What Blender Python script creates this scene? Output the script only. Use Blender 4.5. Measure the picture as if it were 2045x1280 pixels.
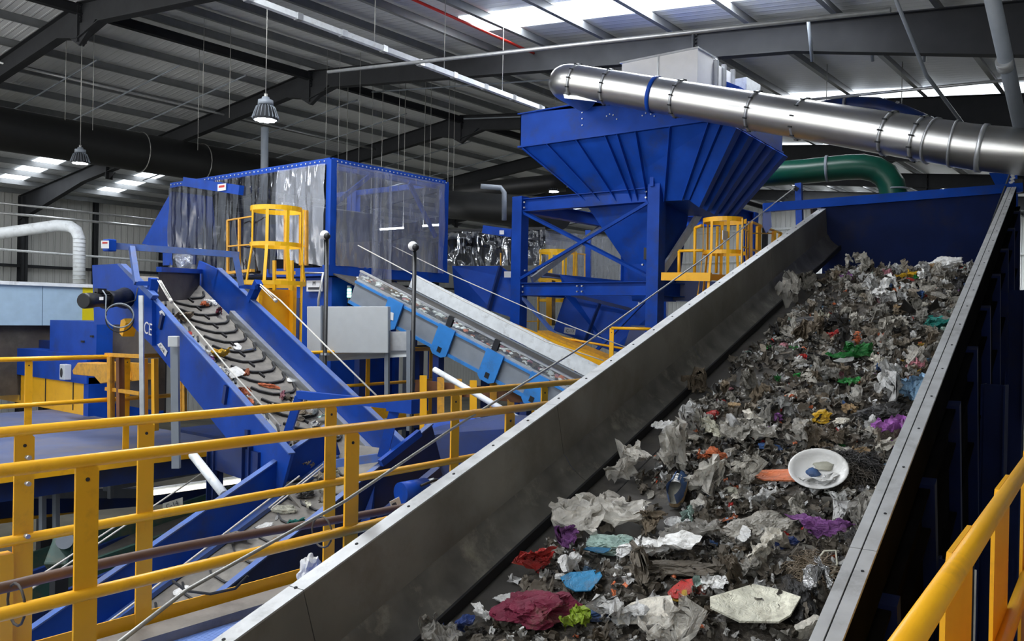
import bpy, bmesh, math, random
from mathutils import Vector, Matrix, noise, Quaternion
for o in list(bpy.data.objects): bpy.data.objects.remove(o)
S = bpy.context.scene
COL = S.collection
R = math.radians
rnd = random.Random(7)

# ------------------------------------------------------------------ camera
F = 1675.0; ZC = 5.6
CAM = Vector((0, 0, ZC))
MC = (Matrix.Rotation(R(38.6), 3, 'Z') @ Matrix.Rotation(math.pi/2 + R(-0.34), 3, 'X') @ Matrix.Rotation(R(1.08), 3, 'Z'))
cd = bpy.data.cameras.new('camera'); cam = bpy.data.objects.new('camera', cd); COL.objects.link(cam)
cam.matrix_world = Matrix.Translation(CAM) @ MC.to_4x4()
cd.sensor_fit = 'HORIZONTAL'; cd.sensor_width = 36.0; cd.lens = F/2045*36.0
cd.clip_start = 0.05; cd.clip_end = 300
S.camera = cam

# ------------------------------------------------------------------ world, lights, exposure
S.view_settings.view_transform = 'Standard'; S.view_settings.look = 'None'
S.view_settings.gamma = 1.0; S.view_settings.use_curve_mapping = False
S.view_settings.exposure = 0.02
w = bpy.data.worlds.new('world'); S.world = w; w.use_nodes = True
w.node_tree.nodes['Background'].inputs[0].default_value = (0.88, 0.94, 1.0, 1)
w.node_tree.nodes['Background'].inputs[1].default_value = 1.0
# daylight outside: overcast sky above; brighter lower half added to light the roof
_n = w.node_tree.nodes; _l = w.node_tree.links
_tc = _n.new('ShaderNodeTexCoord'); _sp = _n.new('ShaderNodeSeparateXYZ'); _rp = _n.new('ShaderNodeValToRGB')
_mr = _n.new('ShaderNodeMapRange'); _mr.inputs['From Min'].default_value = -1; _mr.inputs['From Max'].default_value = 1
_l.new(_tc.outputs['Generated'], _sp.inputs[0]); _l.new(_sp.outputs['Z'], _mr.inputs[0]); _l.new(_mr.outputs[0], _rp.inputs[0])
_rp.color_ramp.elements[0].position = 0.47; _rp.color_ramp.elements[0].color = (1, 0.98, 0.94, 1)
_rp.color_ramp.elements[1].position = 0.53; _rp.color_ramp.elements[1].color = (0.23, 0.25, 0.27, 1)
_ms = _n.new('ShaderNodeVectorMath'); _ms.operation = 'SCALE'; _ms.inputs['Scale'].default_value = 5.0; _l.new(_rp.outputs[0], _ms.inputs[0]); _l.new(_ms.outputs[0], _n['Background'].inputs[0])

RIDGE_X = -19.6; RIDGE_Z = 12.75; SL = 0.105
def roof_z(x): return RIDGE_Z - SL*abs(x - RIDGE_X)
def area(name, x, y, sx, sy, power, col=(0.94, 0.97, 1.0)):
    l = bpy.data.lights.new(name, 'AREA'); l.shape = 'RECTANGLE'; l.size = sx; l.size_y = sy
    l.energy = power; l.color = col
    o = bpy.data.objects.new(name, l); COL.objects.link(o)
    sg = 1 if x > RIDGE_X else -1
    o.location = (x, y, roof_z(x) - 0.045); o.rotation_euler = (0, sg*math.atan(SL), 0)
    return o
# daylight falling through the roof lights: (x centre, y centre, size along slope, size along ridge, power)
SKY = [(-8.3, 13.75, 7.8, 1.0, 460), (-4.8, 22.1, 7.0, 1.0, 420), (-10.0, 29.5, 6.5, 1.0, 300),
       (-35.5, 14.05, 4.6, 0.9, 70), (-35.7, 18.05, 4.4, 0.9, 70), (-9.5, 5.4, 7.0, 1.1, 700), (-6.5, -2.0, 7.0, 1.1, 650), (-27.0, -1.0, 6.0, 1.1, 600),
       (-27.5, 40.0, 6.0, 1.1, 200), (-10.5, 38.8, 9.0, 1.2, 900), (-12.0, 44.2, 10.0, 1.3, 1300), (-30.0, 26.0, 5.0, 0.9, 200)]
for i, (x, y, sx, sy, p) in enumerate(SKY): area('skylight_daylight', x, y, sx, sy, p)

# ------------------------------------------------------------------ pixel to point helpers (image frame 2045 x 1280)
def ray(px, py): return MC @ Vector(((px-1022.5)/F, (640-py)/F, -1.0))
def D(px, py, d): return CAM + ray(px, py)*d
def PX(px, py, x): r = ray(px, py); return CAM + r*(x/r.x)
def PY(px, py, y): r = ray(px, py); return CAM + r*(y/r.y)
def PZ(px, py, z): r = ray(px, py); return CAM + r*((z-ZC)/r.z)

# ------------------------------------------------------------------ materials
def mat(name, col, rough=0.5, metal=0.0, var=0.12, scale=6.0, bump=0.0, bscale=40.0, dirt=None, dirt_amt=0.0, emit=None, spec=0.5, alpha=None, trans=0.0):
    m = bpy.data.materials.new(name); m.use_nodes = True
    nt = m.node_tree; N = nt.nodes; L = nt.links
    b = N['Principled BSDF']
    b.inputs['Roughness'].default_value = rough; b.inputs['Metallic'].default_value = metal
    b.inputs['Specular IOR Level'].default_value = spec
    tc = N.new('ShaderNodeTexCoord')
    n = N.new('ShaderNodeTexNoise'); n.inputs['Scale'].default_value = scale; n.inputs['Detail'].default_value = 5
    L.new(tc.outputs['Object'], n.inputs['Vector'])
    rp = N.new('ShaderNodeValToRGB')
    c0 = [max(0, c*(1-var)) for c in col[:3]]; c1 = [min(1, c*(1+var)) for c in col[:3]]
    rp.color_ramp.elements[0].position = 0.3; rp.color_ramp.elements[1].position = 0.7
    rp.color_ramp.elements[0].color = (*c0, 1); rp.color_ramp.elements[1].color = (*c1, 1)
    L.new(n.outputs['Fac'], rp.inputs['Fac'])
    out = rp.outputs['Color']
    if dirt:
        n2 = N.new('ShaderNodeTexNoise'); n2.inputs['Scale'].default_value = scale*0.6; n2.inputs['Detail'].default_value = 9; n2.inputs['Roughness'].default_value = 0.7
        L.new(tc.outputs['Object'], n2.inputs['Vector'])
        r2 = N.new('ShaderNodeValToRGB'); r2.color_ramp.elements[0].position = 0.52 - dirt_amt*0.3; r2.color_ramp.elements[1].position = 0.75 - dirt_amt*0.2
        L.new(n2.outputs['Fac'], r2.inputs['Fac'])
        mx = N.new('ShaderNodeMixRGB'); mx.inputs['Color2'].default_value = (*dirt, 1)
        L.new(r2.outputs['Color'], mx.inputs['Fac']); L.new(out, mx.inputs['Color1']); out = mx.outputs['Color']
    L.new(out, b.inputs['Base Color'])
    if bump > 0:
        n3 = N.new('ShaderNodeTexNoise'); n3.inputs['Scale'].default_value = bscale; n3.inputs['Detail'].default_value = 4
        L.new(tc.outputs['Object'], n3.inputs['Vector'])
        bp = N.new('ShaderNodeBump'); bp.inputs['Strength'].default_value = bump; bp.inputs['Distance'].default_value = 0.01
        L.new(n3.outputs['Fac'], bp.inputs['Height']); L.new(bp.outputs['Normal'], b.inputs['Normal'])
    if emit:
        b.inputs['Emission Color'].default_value = (*emit[0], 1); b.inputs['Emission Strength'].default_value = emit[1]
    if trans: b.inputs['Transmission Weight'].default_value = trans
    if alpha is not None: b.inputs['Alpha'].default_value = alpha
    return m

BL = (0.007, 0.058, 0.37)
M = {}
M['blue'] = mat('blue_paint', BL, 0.45, spec=0.18, var=0.15, scale=3, bump=0.05, dirt=(0.03, 0.05, 0.14), dirt_amt=0.0)
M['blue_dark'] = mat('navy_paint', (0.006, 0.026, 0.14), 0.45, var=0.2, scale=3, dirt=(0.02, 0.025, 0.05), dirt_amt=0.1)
M['blue_dusty'] = mat('dusty_blue_paint', (0.06, 0.13, 0.40), 0.5, var=0.15, dirt=(0.12, 0.12, 0.14), dirt_amt=0.15)
M['blue_light'] = mat('sky_blue_paint', (0.03, 0.22, 0.62), 0.45, var=0.1, dirt=(0.05, 0.12, 0.25), dirt_amt=0.0)
M['blue_pale'] = mat('pale_blue_panel', (0.38, 0.53, 0.67), 0.5, var=0.06)
M['yellow'] = mat('safety_yellow_paint', (0.98, 0.48, 0.014), 0.36, var=0.06, scale=5, dirt=(0.6, 0.27, 0.02), dirt_amt=-0.15)
M['yellow_worn'] = mat('worn_yellow_paint', (0.70, 0.34, 0.03), 0.5, var=0.12, scale=14, dirt=(0.30, 0.18, 0.07), dirt_amt=0.0, bump=0.1)
M['yellow_bright'] = mat('bright_yellow_paint', (0.85, 0.47, 0.01), 0.35, var=0.05)
M['yellow_lemon'] = mat('lemon_paint', (0.72, 0.60, 0.01), 0.45, var=0.05)
M['steel'] = mat('worn_steel_sheet', (0.27, 0.26, 0.235), 0.48, metal=0.45, var=0.25, scale=1.6, bump=0.05, dirt=(0.16, 0.14, 0.11), dirt_amt=0.1)
M['steel_edge'] = mat('pale_steel_flange', (0.52, 0.53, 0.54), 0.5, metal=0.4, var=0.12, scale=9, dirt=(0.3, 0.3, 0.3), dirt_amt=0.05)
M['rubber_skirt'] = mat('scuffed_skirt_steel', (0.20, 0.19, 0.17), 0.36, metal=0.5, var=0.35, scale=5, dirt=(0.52, 0.49, 0.40), dirt_amt=-0.1, bump=0.06)
M['purlin'] = mat('purlin_steel', (0.20, 0.21, 0.22), 0.45, metal=0.4, var=0.1, scale=4)
M['galv'] = mat('galvanised_steel', (0.55, 0.57, 0.59), 0.38, metal=0.75, var=0.12, scale=10)
M['galv_white'] = mat('bright_galvanised_board', (0.80, 0.84, 0.87), 0.5, metal=0.0, var=0.08, scale=10, dirt=(0.4, 0.4, 0.4), dirt_amt=-0.1)
M['duct'] = mat('duct_steel', (0.60, 0.60, 0.59), 0.34, metal=1.0, var=0.05, scale=4)
M['frame'] = mat('charcoal_steel_paint', (0.024, 0.026, 0.030), 0.75, var=0.15, scale=3, spec=0.25)
M['navy_shaded'] = mat('navy_paint_in_shade', (0.004, 0.012, 0.065), 0.6, var=0.2, scale=3, spec=0.2, dirt=(0.02, 0.02, 0.035), dirt_amt=0.0)  # darker copy of the navy, with shadow put into the base colour
M['shade_black'] = mat('shade_black_matte', (0.008, 0.008, 0.009), 0.95, var=0.3, scale=4, spec=0.0)  # near black: shade right of the wide conveyor put in; also tangle cores
M['plate_dusty'] = mat('dusty_plate', (0.30, 0.30, 0.27), 0.6, var=0.1)
M['black'] = mat('black_paint', (0.012, 0.013, 0.015), 0.45, var=0.2)
M['black_duct'] = mat('black_duct_wrap', (0.010, 0.011, 0.012), 0.5, var=0.2)
M['green'] = mat('green_duct_paint', (0.004, 0.065, 0.042), 0.33, var=0.12, scale=3)
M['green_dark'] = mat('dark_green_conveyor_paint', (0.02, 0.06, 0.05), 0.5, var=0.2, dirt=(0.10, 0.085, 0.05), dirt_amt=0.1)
M['grey_box'] = mat('grey_enclosure_paint', (0.55, 0.58, 0.60), 0.45, var=0.04)
M['grey_post'] = mat('grey_post_paint', (0.22, 0.25, 0.29), 0.5, var=0.08)
M['white'] = mat('white_paint', (0.8, 0.8, 0.8), 0.45, var=0.03)
M['red'] = mat('red_pipe_paint', (0.62, 0.03, 0.02), 0.4, var=0.06)
M['belt'] = mat('grey_belt_rubber', (0.20, 0.185, 0.165), 0.75, var=0.18, scale=8, bump=0.15, dirt=(0.12, 0.11, 0.10), dirt_amt=0.1)
M['belt_dark'] = mat('dark_belt_rubber', (0.060, 0.055, 0.050), 0.65, var=0.25, scale=6, bump=0.15, dirt=(0.11, 0.10, 0.085), dirt_amt=0.05)
M['cleat'] = mat('black_cleat_rubber', (0.018, 0.018, 0.020), 0.6, var=0.2)
M['brown'] = mat('brown_rubber_hose', (0.13, 0.075, 0.055), 0.55, var=0.15)
M['rust'] = mat('rusty_wood_brown_panel', (0.20, 0.085, 0.04), 0.7, var=0.3, scale=3)
M['brown_dark'] = mat('dark_brown_rubber_flap', (0.055, 0.045, 0.038), 0.6, var=0.25, scale=3, dirt=(0.10, 0.09, 0.07), dirt_amt=0.1)
M['floor'] = mat('concrete_floor', (0.17, 0.16, 0.125), 0.7, var=0.25, scale=0.6, dirt=(0.08, 0.07, 0.06), dirt_amt=0.1)
M['beam_grey'] = mat('dusty_grey_channel', (0.24, 0.215, 0.19), 0.65, var=0.15, dirt=(0.14, 0.12, 0.11), dirt_amt=0.1)
M['wire'] = mat('wire_rope_steel', (0.42, 0.42, 0.40), 0.45, metal=0.6, var=0.1, scale=60)
M['cord'] = mat('pale_pull_cord', (0.62, 0.60, 0.56), 0.6, var=0.1, scale=60)
M['label_white'] = mat('white_sticker', (0.75, 0.76, 0.78), 0.4, var=0.03)
M['ink'] = mat('black_ink', (0.02, 0.02, 0.03), 0.5, var=0.05)
M['ink_red'] = mat('red_ink', (0.55, 0.03, 0.02), 0.5, var=0.05)
M['ink_white'] = mat('white_ink', (0.8, 0.8, 0.8), 0.5, var=0.03)
M['skylight'] = mat('skylight_sheet', (0.9, 0.95, 1.0), 0.4, var=0.02, emit=((0.88, 0.95, 1.0), 2.2))
M['led'] = mat('lit_led_lens', (1, 1, 1), 0.3, var=0.0, emit=((0.95, 0.98, 1.0), 18))
M['tube'] = mat('lit_fluorescent_tube', (1, 1, 1), 0.3, var=0.0, emit=((1.0, 0.93, 0.70), 1.7))
M['led_green'] = mat('lit_green_lens', (0.3, 1, 0.7), 0.3, var=0.0, emit=((0.35, 1.0, 0.75), 4))

def sheet_mat(name, c0, pitch, axis, width, rough=0.5, strength=0.6):
    """profiled metal sheet: fine ribs as bump and a faint tone change along one axis"""
    m = mat(name, c0, rough, metal=0.0, var=0.06, scale=0.5)
    nt = m.node_tree; N = nt.nodes; L = nt.links; b = N['Principled BSDF']
    tc = N.new('ShaderNodeTexCoord'); sp = N.new('ShaderNodeSeparateXYZ'); L.new(tc.outputs['Object'], sp.inputs[0])
    mu = N.new('ShaderNodeMath'); mu.operation = 'MULTIPLY'; mu.inputs[1].default_value = 2*math.pi/pitch; L.new(sp.outputs[axis], mu.inputs[0])
    sn = N.new('ShaderNodeMath'); sn.operation = 'SINE'; L.new(mu.outputs[0], sn.inputs[0])
    rp = N.new('ShaderNodeValToRGB'); rp.color_ramp.elements[0].position = 0.5; rp.color_ramp.elements[1].position = 0.5+width
    L.new(sn.outputs[0], rp.inputs[0])
    bp = N.new('ShaderNodeBump'); bp.inputs['Strength'].default_value = strength; bp.inputs['Distance'].default_value = 0.03
    L.new(rp.outputs[0], bp.inputs['Height']); L.new(bp.outputs[0], b.inputs['Normal'])
    return m
M['roof'] = sheet_mat('roof_liner_sheet', (0.78, 0.80, 0.83), 0.20, 'Y', 0.3, 0.45)
M['wall'] = sheet_mat('wall_cladding_sheet', (0.52, 0.53, 0.52), 0.30, 'Y', 0.3, 0.5, 1.0)
M['wall_g'] = sheet_mat('gable_cladding_sheet', (0.78, 0.81, 0.83), 0.30, 'X', 0.3, 0.5, 1.0)

def checker_mat():
    m = mat('blue_tread_plate', (0.18, 0.32, 0.78), 0.5, var=0.15, scale=3, dirt=(0.26, 0.32, 0.5), dirt_amt=0.1)
    nt = m.node_tree; N = nt.nodes; L = nt.links; b = N['Principled BSDF']
    tc = N.new('ShaderNodeTexCoord')
    hs = []
    for rot in (R(45), R(-45)):
        mp = N.new('ShaderNodeMapping'); mp.inputs['Rotation'].default_value = (0, 0, rot); mp.inputs['Scale'].default_value = (60, 25, 25)
        L.new(tc.outputs['Object'], mp.inputs[0])
        v = N.new('ShaderNodeTexVoronoi'); v.inputs['Scale'].default_value = 1; v.inputs['Randomness'].default_value = 0; L.new(mp.outputs[0], v.inputs['Vector']); hs.append(v)
    mi = N.new('ShaderNodeMath'); mi.operation = 'MINIMUM'; L.new(hs[0].outputs['Distance'], mi.inputs[0]); L.new(hs[1].outputs['Distance'], mi.inputs[1])
    rp = N.new('ShaderNodeValToRGB'); rp.color_ramp.elements[0].position = 0.1; rp.color_ramp.elements[0].color = (1, 1, 1, 1); rp.color_ramp.elements[1].position = 0.25; rp.color_ramp.elements[1].color = (0, 0, 0, 1)
    L.new(mi.outputs[0], rp.inputs[0])
    bp = N.new('ShaderNodeBump'); bp.inputs['Strength'].default_value = 0.8; bp.inputs['Distance'].default_value = 0.01
    L.new(rp.outputs[0], bp.inputs['Height']); L.new(bp.outputs[0], b.inputs['Normal'])
    return m
M['tread'] = checker_mat()
M['tread_dusty'] = mat('dusty_blue_deck_paint', (0.11, 0.14, 0.27), 0.6, var=0.2, scale=2, dirt=(0.19, 0.18, 0.20), dirt_amt=0.12)

def pvc_mat(name, tint, base, rough=0.12, gmin=0.08, dmax=0.3):
    m = bpy.data.materials.new(name); m.use_nodes = True
    nt = m.node_tree; N = nt.nodes; L = nt.links
    for n in list(N): N.remove(n)
    out = N.new('ShaderNodeOutputMaterial'); mix = N.new('ShaderNodeMixShader'); mix2 = N.new('ShaderNodeMixShader')
    tr = N.new('ShaderNodeBsdfTransparent'); tr.inputs[0].default_value = (*tint, 1)
    gl = N.new('ShaderNodeBsdfGlossy'); gl.inputs['Roughness'].default_value = rough; gl.inputs[0].default_value = (0.9, 0.93, 1, 1)
    df = N.new('ShaderNodeBsdfDiffuse'); df.inputs[0].default_value = (0.55, 0.58, 0.66, 1)
    lw = N.new('ShaderNodeLayerWeight'); lw.inputs[0].default_value = 0.35
    mp = N.new('ShaderNodeMapRange'); mp.inputs['To Min'].default_value = gmin; mp.inputs['To Max'].default_value = 0.7
    L.new(lw.outputs['Fresnel'], mp.inputs[0])
    tc = N.new('ShaderNodeTexCoord'); ns = N.new('ShaderNodeTexNoise'); ns.inputs['Scale'].default_value = 7; ns.inputs['Detail'].default_value = 8; ns.inputs['Roughness'].default_value = 0.75
    mpp = N.new('ShaderNodeMapping'); mpp.inputs['Scale'].default_value = (1.0, 1.0, 0.22); L.new(tc.outputs['Object'], mpp.inputs[0]); L.new(mpp.outputs[0], ns.inputs[0])
    rp = N.new('ShaderNodeMapRange'); rp.inputs['From Min'].default_value = 0.42; rp.inputs['From Max'].default_value = 0.8; rp.inputs['To Min'].default_value = base; rp.inputs['To Max'].default_value = base+dmax
    L.new(ns.outputs['Fac'], rp.inputs[0])
    L.new(rp.outputs[0], mix2.inputs[0]); L.new(tr.outputs[0], mix2.inputs[1]); L.new(df.outputs[0], mix2.inputs[2])
    L.new(mp.outputs[0], mix.inputs[0]); L.new(mix2.outputs[0], mix.inputs[1]); L.new(gl.outputs[0], mix.inputs[2])
    L.new(mix.outputs[0], out.inputs[0])
    return m
M['pvc'] = pvc_mat('clear_pvc_sheet', (0.90, 0.92, 0.97), 0.22, 0.12, 0.08, 0.4)
M['pvc_shaded'] = pvc_mat('shaded_pvc_sheet', (0.30, 0.31, 0.35), 0.0, 0.07, 0.035, 0.12)  # same clear sheet tinted darker, standing in for the dim cabin interior
M['screen'] = pvc_mat('clear_guard_sheet', (0.86, 0.90, 0.88), 0.06, 0.2, 0.06, 0.05)

# ------------------------------------------------------------------ mesh building
ORG = {}
class MB:
    def __init__(s): s.v = []; s.f = []; s.sm = []
    def add(s, vs, fs, smooth=False):
        k = len(s.v); s.v += [Vector(p) for p in vs]; s.f += [[i+k for i in f] for f in fs]; s.sm += [smooth]*len(fs); return s
    def box(s, a, b):
        x0, y0, z0 = [min(a[i], b[i]) for i in range(3)]; x1, y1, z1 = [max(a[i], b[i]) for i in range(3)]
        vs = [(x, y, z) for z in (z0, z1) for y in (y0, y1) for x in (x0, x1)]
        return s.add(vs, [(0, 2, 3, 1), (4, 5, 7, 6), (0, 1, 5, 4), (2, 6, 7, 3), (0, 4, 6, 2), (1, 3, 7, 5)])
    def hexa(s, q0, q1):
        """two matching quads -> solid"""
        return s.add(list(q0)+list(q1), [(3, 2, 1, 0), (4, 5, 6, 7), (0, 1, 5, 4), (1, 2, 6, 5), (2, 3, 7, 6), (3, 0, 4, 7)])
    def prism(s, pts, off):
        off = Vector(off); n = len(pts); a = [Vector(p) for p in pts]; b = [p+off for p in a]
        return s.add(a+b, [tuple(range(n-1, -1, -1)), tuple(range(n, 2*n))] + [(i, (i+1) % n, (i+1) % n+n, i+n) for i in range(n)])
    def bar(s, p, q, w, h, up=(0, 0, 1)):
        p = Vector(p); q = Vector(q); d = (q-p).normalized(); up = Vector(up)
        sd = d.cross(up)
        if sd.length < 1e-4: sd = d.cross(Vector((1, 0, 0)))
        sd.normalize(); u = sd.cross(d).normalized(); sd *= w/2; u *= h/2
        return s.hexa([p-sd-u, p+sd-u, p+sd+u, p-sd+u], [q-sd-u, q+sd-u, q+sd+u, q-sd+u])
    def ibeam(s, p, q, w, h, t=0.02, up=(0, 0, 1)):
        p = Vector(p); q = Vector(q); d = (q-p).normalized(); up = Vector(up); sd = d.cross(up)
        if sd.length < 1e-4: sd = d.cross(Vector((1, 0, 0)))
        sd.normalize(); u = sd.cross(d).normalized()
        s.bar(p, q, t, h, up)
        for k in (-1, 1): s.bar(p+u*k*(h/2-t/2), q+u*k*(h/2-t/2), w, t, up)
        return s
    def tube(s, p, q, r, n=12, r2=None, cap=True):
        return s.path([p, q], r, n, cap, [r, r2 if r2 is not None else r])
    def path(s, pts, r, n=10, cap=True, rs=None, closed=False):
        pts = [Vector(p) for p in pts]; m = len(pts); rs = rs or [r]*m
        vs = []; nrm = None
        for i, p in enumerate(pts):
            a = pts[(i-1) % m] if (i > 0 or closed) else p; b = pts[(i+1) % m] if (i < m-1 or closed) else p
            d = (b-a).normalized()
            if nrm is None:
                nrm = d.cross(Vector((0, 0, 1)))
                if nrm.length < 1e-3: nrm = d.cross(Vector((1, 0, 0)))
            nrm = (nrm - d*nrm.dot(d)).normalized(); bn = d.cross(nrm)
            sc = 1.0
            if 0 < i < m-1 or closed:
                c = (p-a).normalized().dot((b-p).normalized()); sc = 1/max(0.5, math.sqrt((1+c)/2))
            for k in range(n):
                t = 2*math.pi*k/n; vs.append(p + (nrm*math.cos(t)+bn*math.sin(t))*rs[i]*(sc if n < 0 else 1))
        fs = []
        for i in range(m if closed else m-1):
            j = (i+1) % m
            for k in range(n): fs.append((i*n+k, i*n+(k+1) % n, j*n+(k+1) % n, j*n+k))
        s.add(vs, fs, True)
        if cap and not closed:
            k0 = len(s.v)-len(vs)
            s.f += [[k0+k for k in range(n)][::-1], [k0+(m-1)*n+k for k in range(n)]]; s.sm += [False, False]
        return s
    def build(s, name, m, parent=None, bevel=0.0):
        vs = s.v
        if parent is None:
            lo = Vector((min(v.x for v in vs), min(v.y for v in vs), min(v.z for v in vs))); hi = Vector((max(v.x for v in vs), max(v.y for v in vs), max(v.z for v in vs)))
            org = Vector(((lo.x+hi.x)/2, (lo.y+hi.y)/2, lo.z))
        else: org = ORG[parent.name]
        me = bpy.data.meshes.new(name); me.from_pydata([v-org for v in vs], [], s.f)
        me.polygons.foreach_set('use_smooth', s.sm); me.update()
        bm = bmesh.new(); bm.from_mesh(me); bmesh.ops.recalc_face_normals(bm, faces=bm.faces); bm.to_mesh(me); bm.free()
        o = bpy.data.objects.new(name, me); COL.objects.link(o)
        me.materials.append(M[m] if isinstance(m, str) else m)
        if parent is None: o.location = org
        else: o.parent = parent
        ORG[o.name] = org
        if bevel:
            b = o.modifiers.new('bevel', 'BEVEL'); b.width = bevel; b.segments = 2; b.limit_method = 'ANGLE'
        return o
def tag(o, label=None, cat=None, group=None, kind=None):
    if label: o['label'] = label
    if cat: o['category'] = cat
    if group: o['group'] = group
    if kind: o['kind'] = kind
    return o
def thing(name, label, cat, loc, group=None):
    o = bpy.data.objects.new(name, None); COL.objects.link(o); o.location = loc; o.empty_display_size = 0.1
    ORG[o.name] = Vector(loc); return tag(o, label, cat, group)
def struct(mb, name, m, parent=None):
    o = mb.build(name, m, parent)
    if parent is None: o['kind'] = 'structure'
    return o
def arc(c, a0, a1, r, ex, ey, n=8):
    c = Vector(c); ex = Vector(ex); ey = Vector(ey)
    return [c+(ex*math.cos(a0+(a1-a0)*i/n)+ey*math.sin(a0+(a1-a0)*i/n))*r for i in range(n+1)]
def text_part(body, origin, ex, ey, size, m, parent, name='lettering', align='CENTER'):
    cu = bpy.data.curves.new(name, 'FONT'); cu.body = body; cu.size = size; cu.align_x = align; cu.align_y = 'CENTER'; cu.extrude = 0.0008
    t = bpy.data.objects.new('tmp_text', cu); COL.objects.link(t)
    dg = bpy.context.evaluated_depsgraph_get(); me = bpy.data.meshes.new_from_object(t.evaluated_get(dg))
    bpy.data.objects.remove(t)
    ex = Vector(ex).normalized(); ey = Vector(ey); ey = (ey-ex*ey.dot(ex)).normalized(); nz = ex.cross(ey)
    o = bpy.data.objects.new(name, me); COL.objects.link(o); o.parent = parent
    mw = Matrix((ex, ey, nz)).transposed().to_4x4(); mw.translation = Vector(origin)+nz*0.004 - ORG[parent.name]
    me.transform(mw); me.materials.clear(); me.materials.append(M[m]); ORG[o.name] = ORG[parent.name]
    return o

# ------------------------------------------------------------------ hall
DK = ZC-1.67       # deck level of the walkways
Y0, Y1 = -8.0, 50.0; XL, XR = -39.6, 3.6
for sg, xe, nm in ((1, XR, 'ceiling'), (-1, XL, 'ceiling')):
    a = (RIDGE_X, Y0, RIDGE_Z); b = (xe, Y0, roof_z(xe)); c = (xe, Y1, roof_z(xe)); d = (RIDGE_X, Y1, RIDGE_Z)
    struct(MB().prism([a, b, c, d], (0, 0, 0.08)), nm, 'roof')
struct(MB().box((XL-3, Y0, -0.2), (XR+3, Y1+3, 0)), 'floor', 'floor')
struct(MB().box((XL-0.15, Y0, 0), (XL, Y1, roof_z(XL))), 'wall_left', 'wall')
struct(MB().box((XR, Y0, 0), (XR+0.15, Y1, roof_z(XR))), 'wall_right', 'wall')
struct(MB().prism([(XL, Y1, 0), (XR, Y1, 0), (XR, Y1, roof_z(XR)), (RIDGE_X, Y1, RIDGE_Z), (XL, Y1, roof_z(XL))], (0, 0.15, 0)), 'wall_gable', 'wall_g')
struct(MB().box((XL, Y0-0.15, 0), (XR, Y0, 5.2)), 'wall_light_block', 'wall_g')   # unseen low wall, added to keep outside light off the low machines

for i, (x, y, sx, sy, p) in enumerate(SKY):
    mb = MB()
    x0, x1 = x-sx/2, x+sx/2
    mb.prism([(x0, y-sy/2, roof_z(x0)-0.035), (x1, y-sy/2, roof_z(x1)-0.035), (x1, y+sy/2, roof_z(x1)-0.035), (x0, y+sy/2, roof_z(x0)-0.035)], (0, 0, 0.03))
    struct(mb, 'window_%d' % (i+1), 'skylight')
# purlins: Z sections along the hall
for k in range(-13, 15):
    x = RIDGE_X + 1.6*k + (0.35 if k >= 0 else -0.35) - (0.0 if k else 0.0)
    if x < XL or x > XR: continue
    z = roof_z(x)-0.06; mb = MB()
    mb.box((x-0.004, Y0, z-0.20), (x+0.004, Y1, z)); mb.box((x-0.09, Y0, z-0.008), (x+0.004, Y1, z)); mb.box((x-0.004, Y0, z-0.208), (x+0.09, Y1, z-0.2))
    struct(mb, 'purlin', 'purlin')
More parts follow.
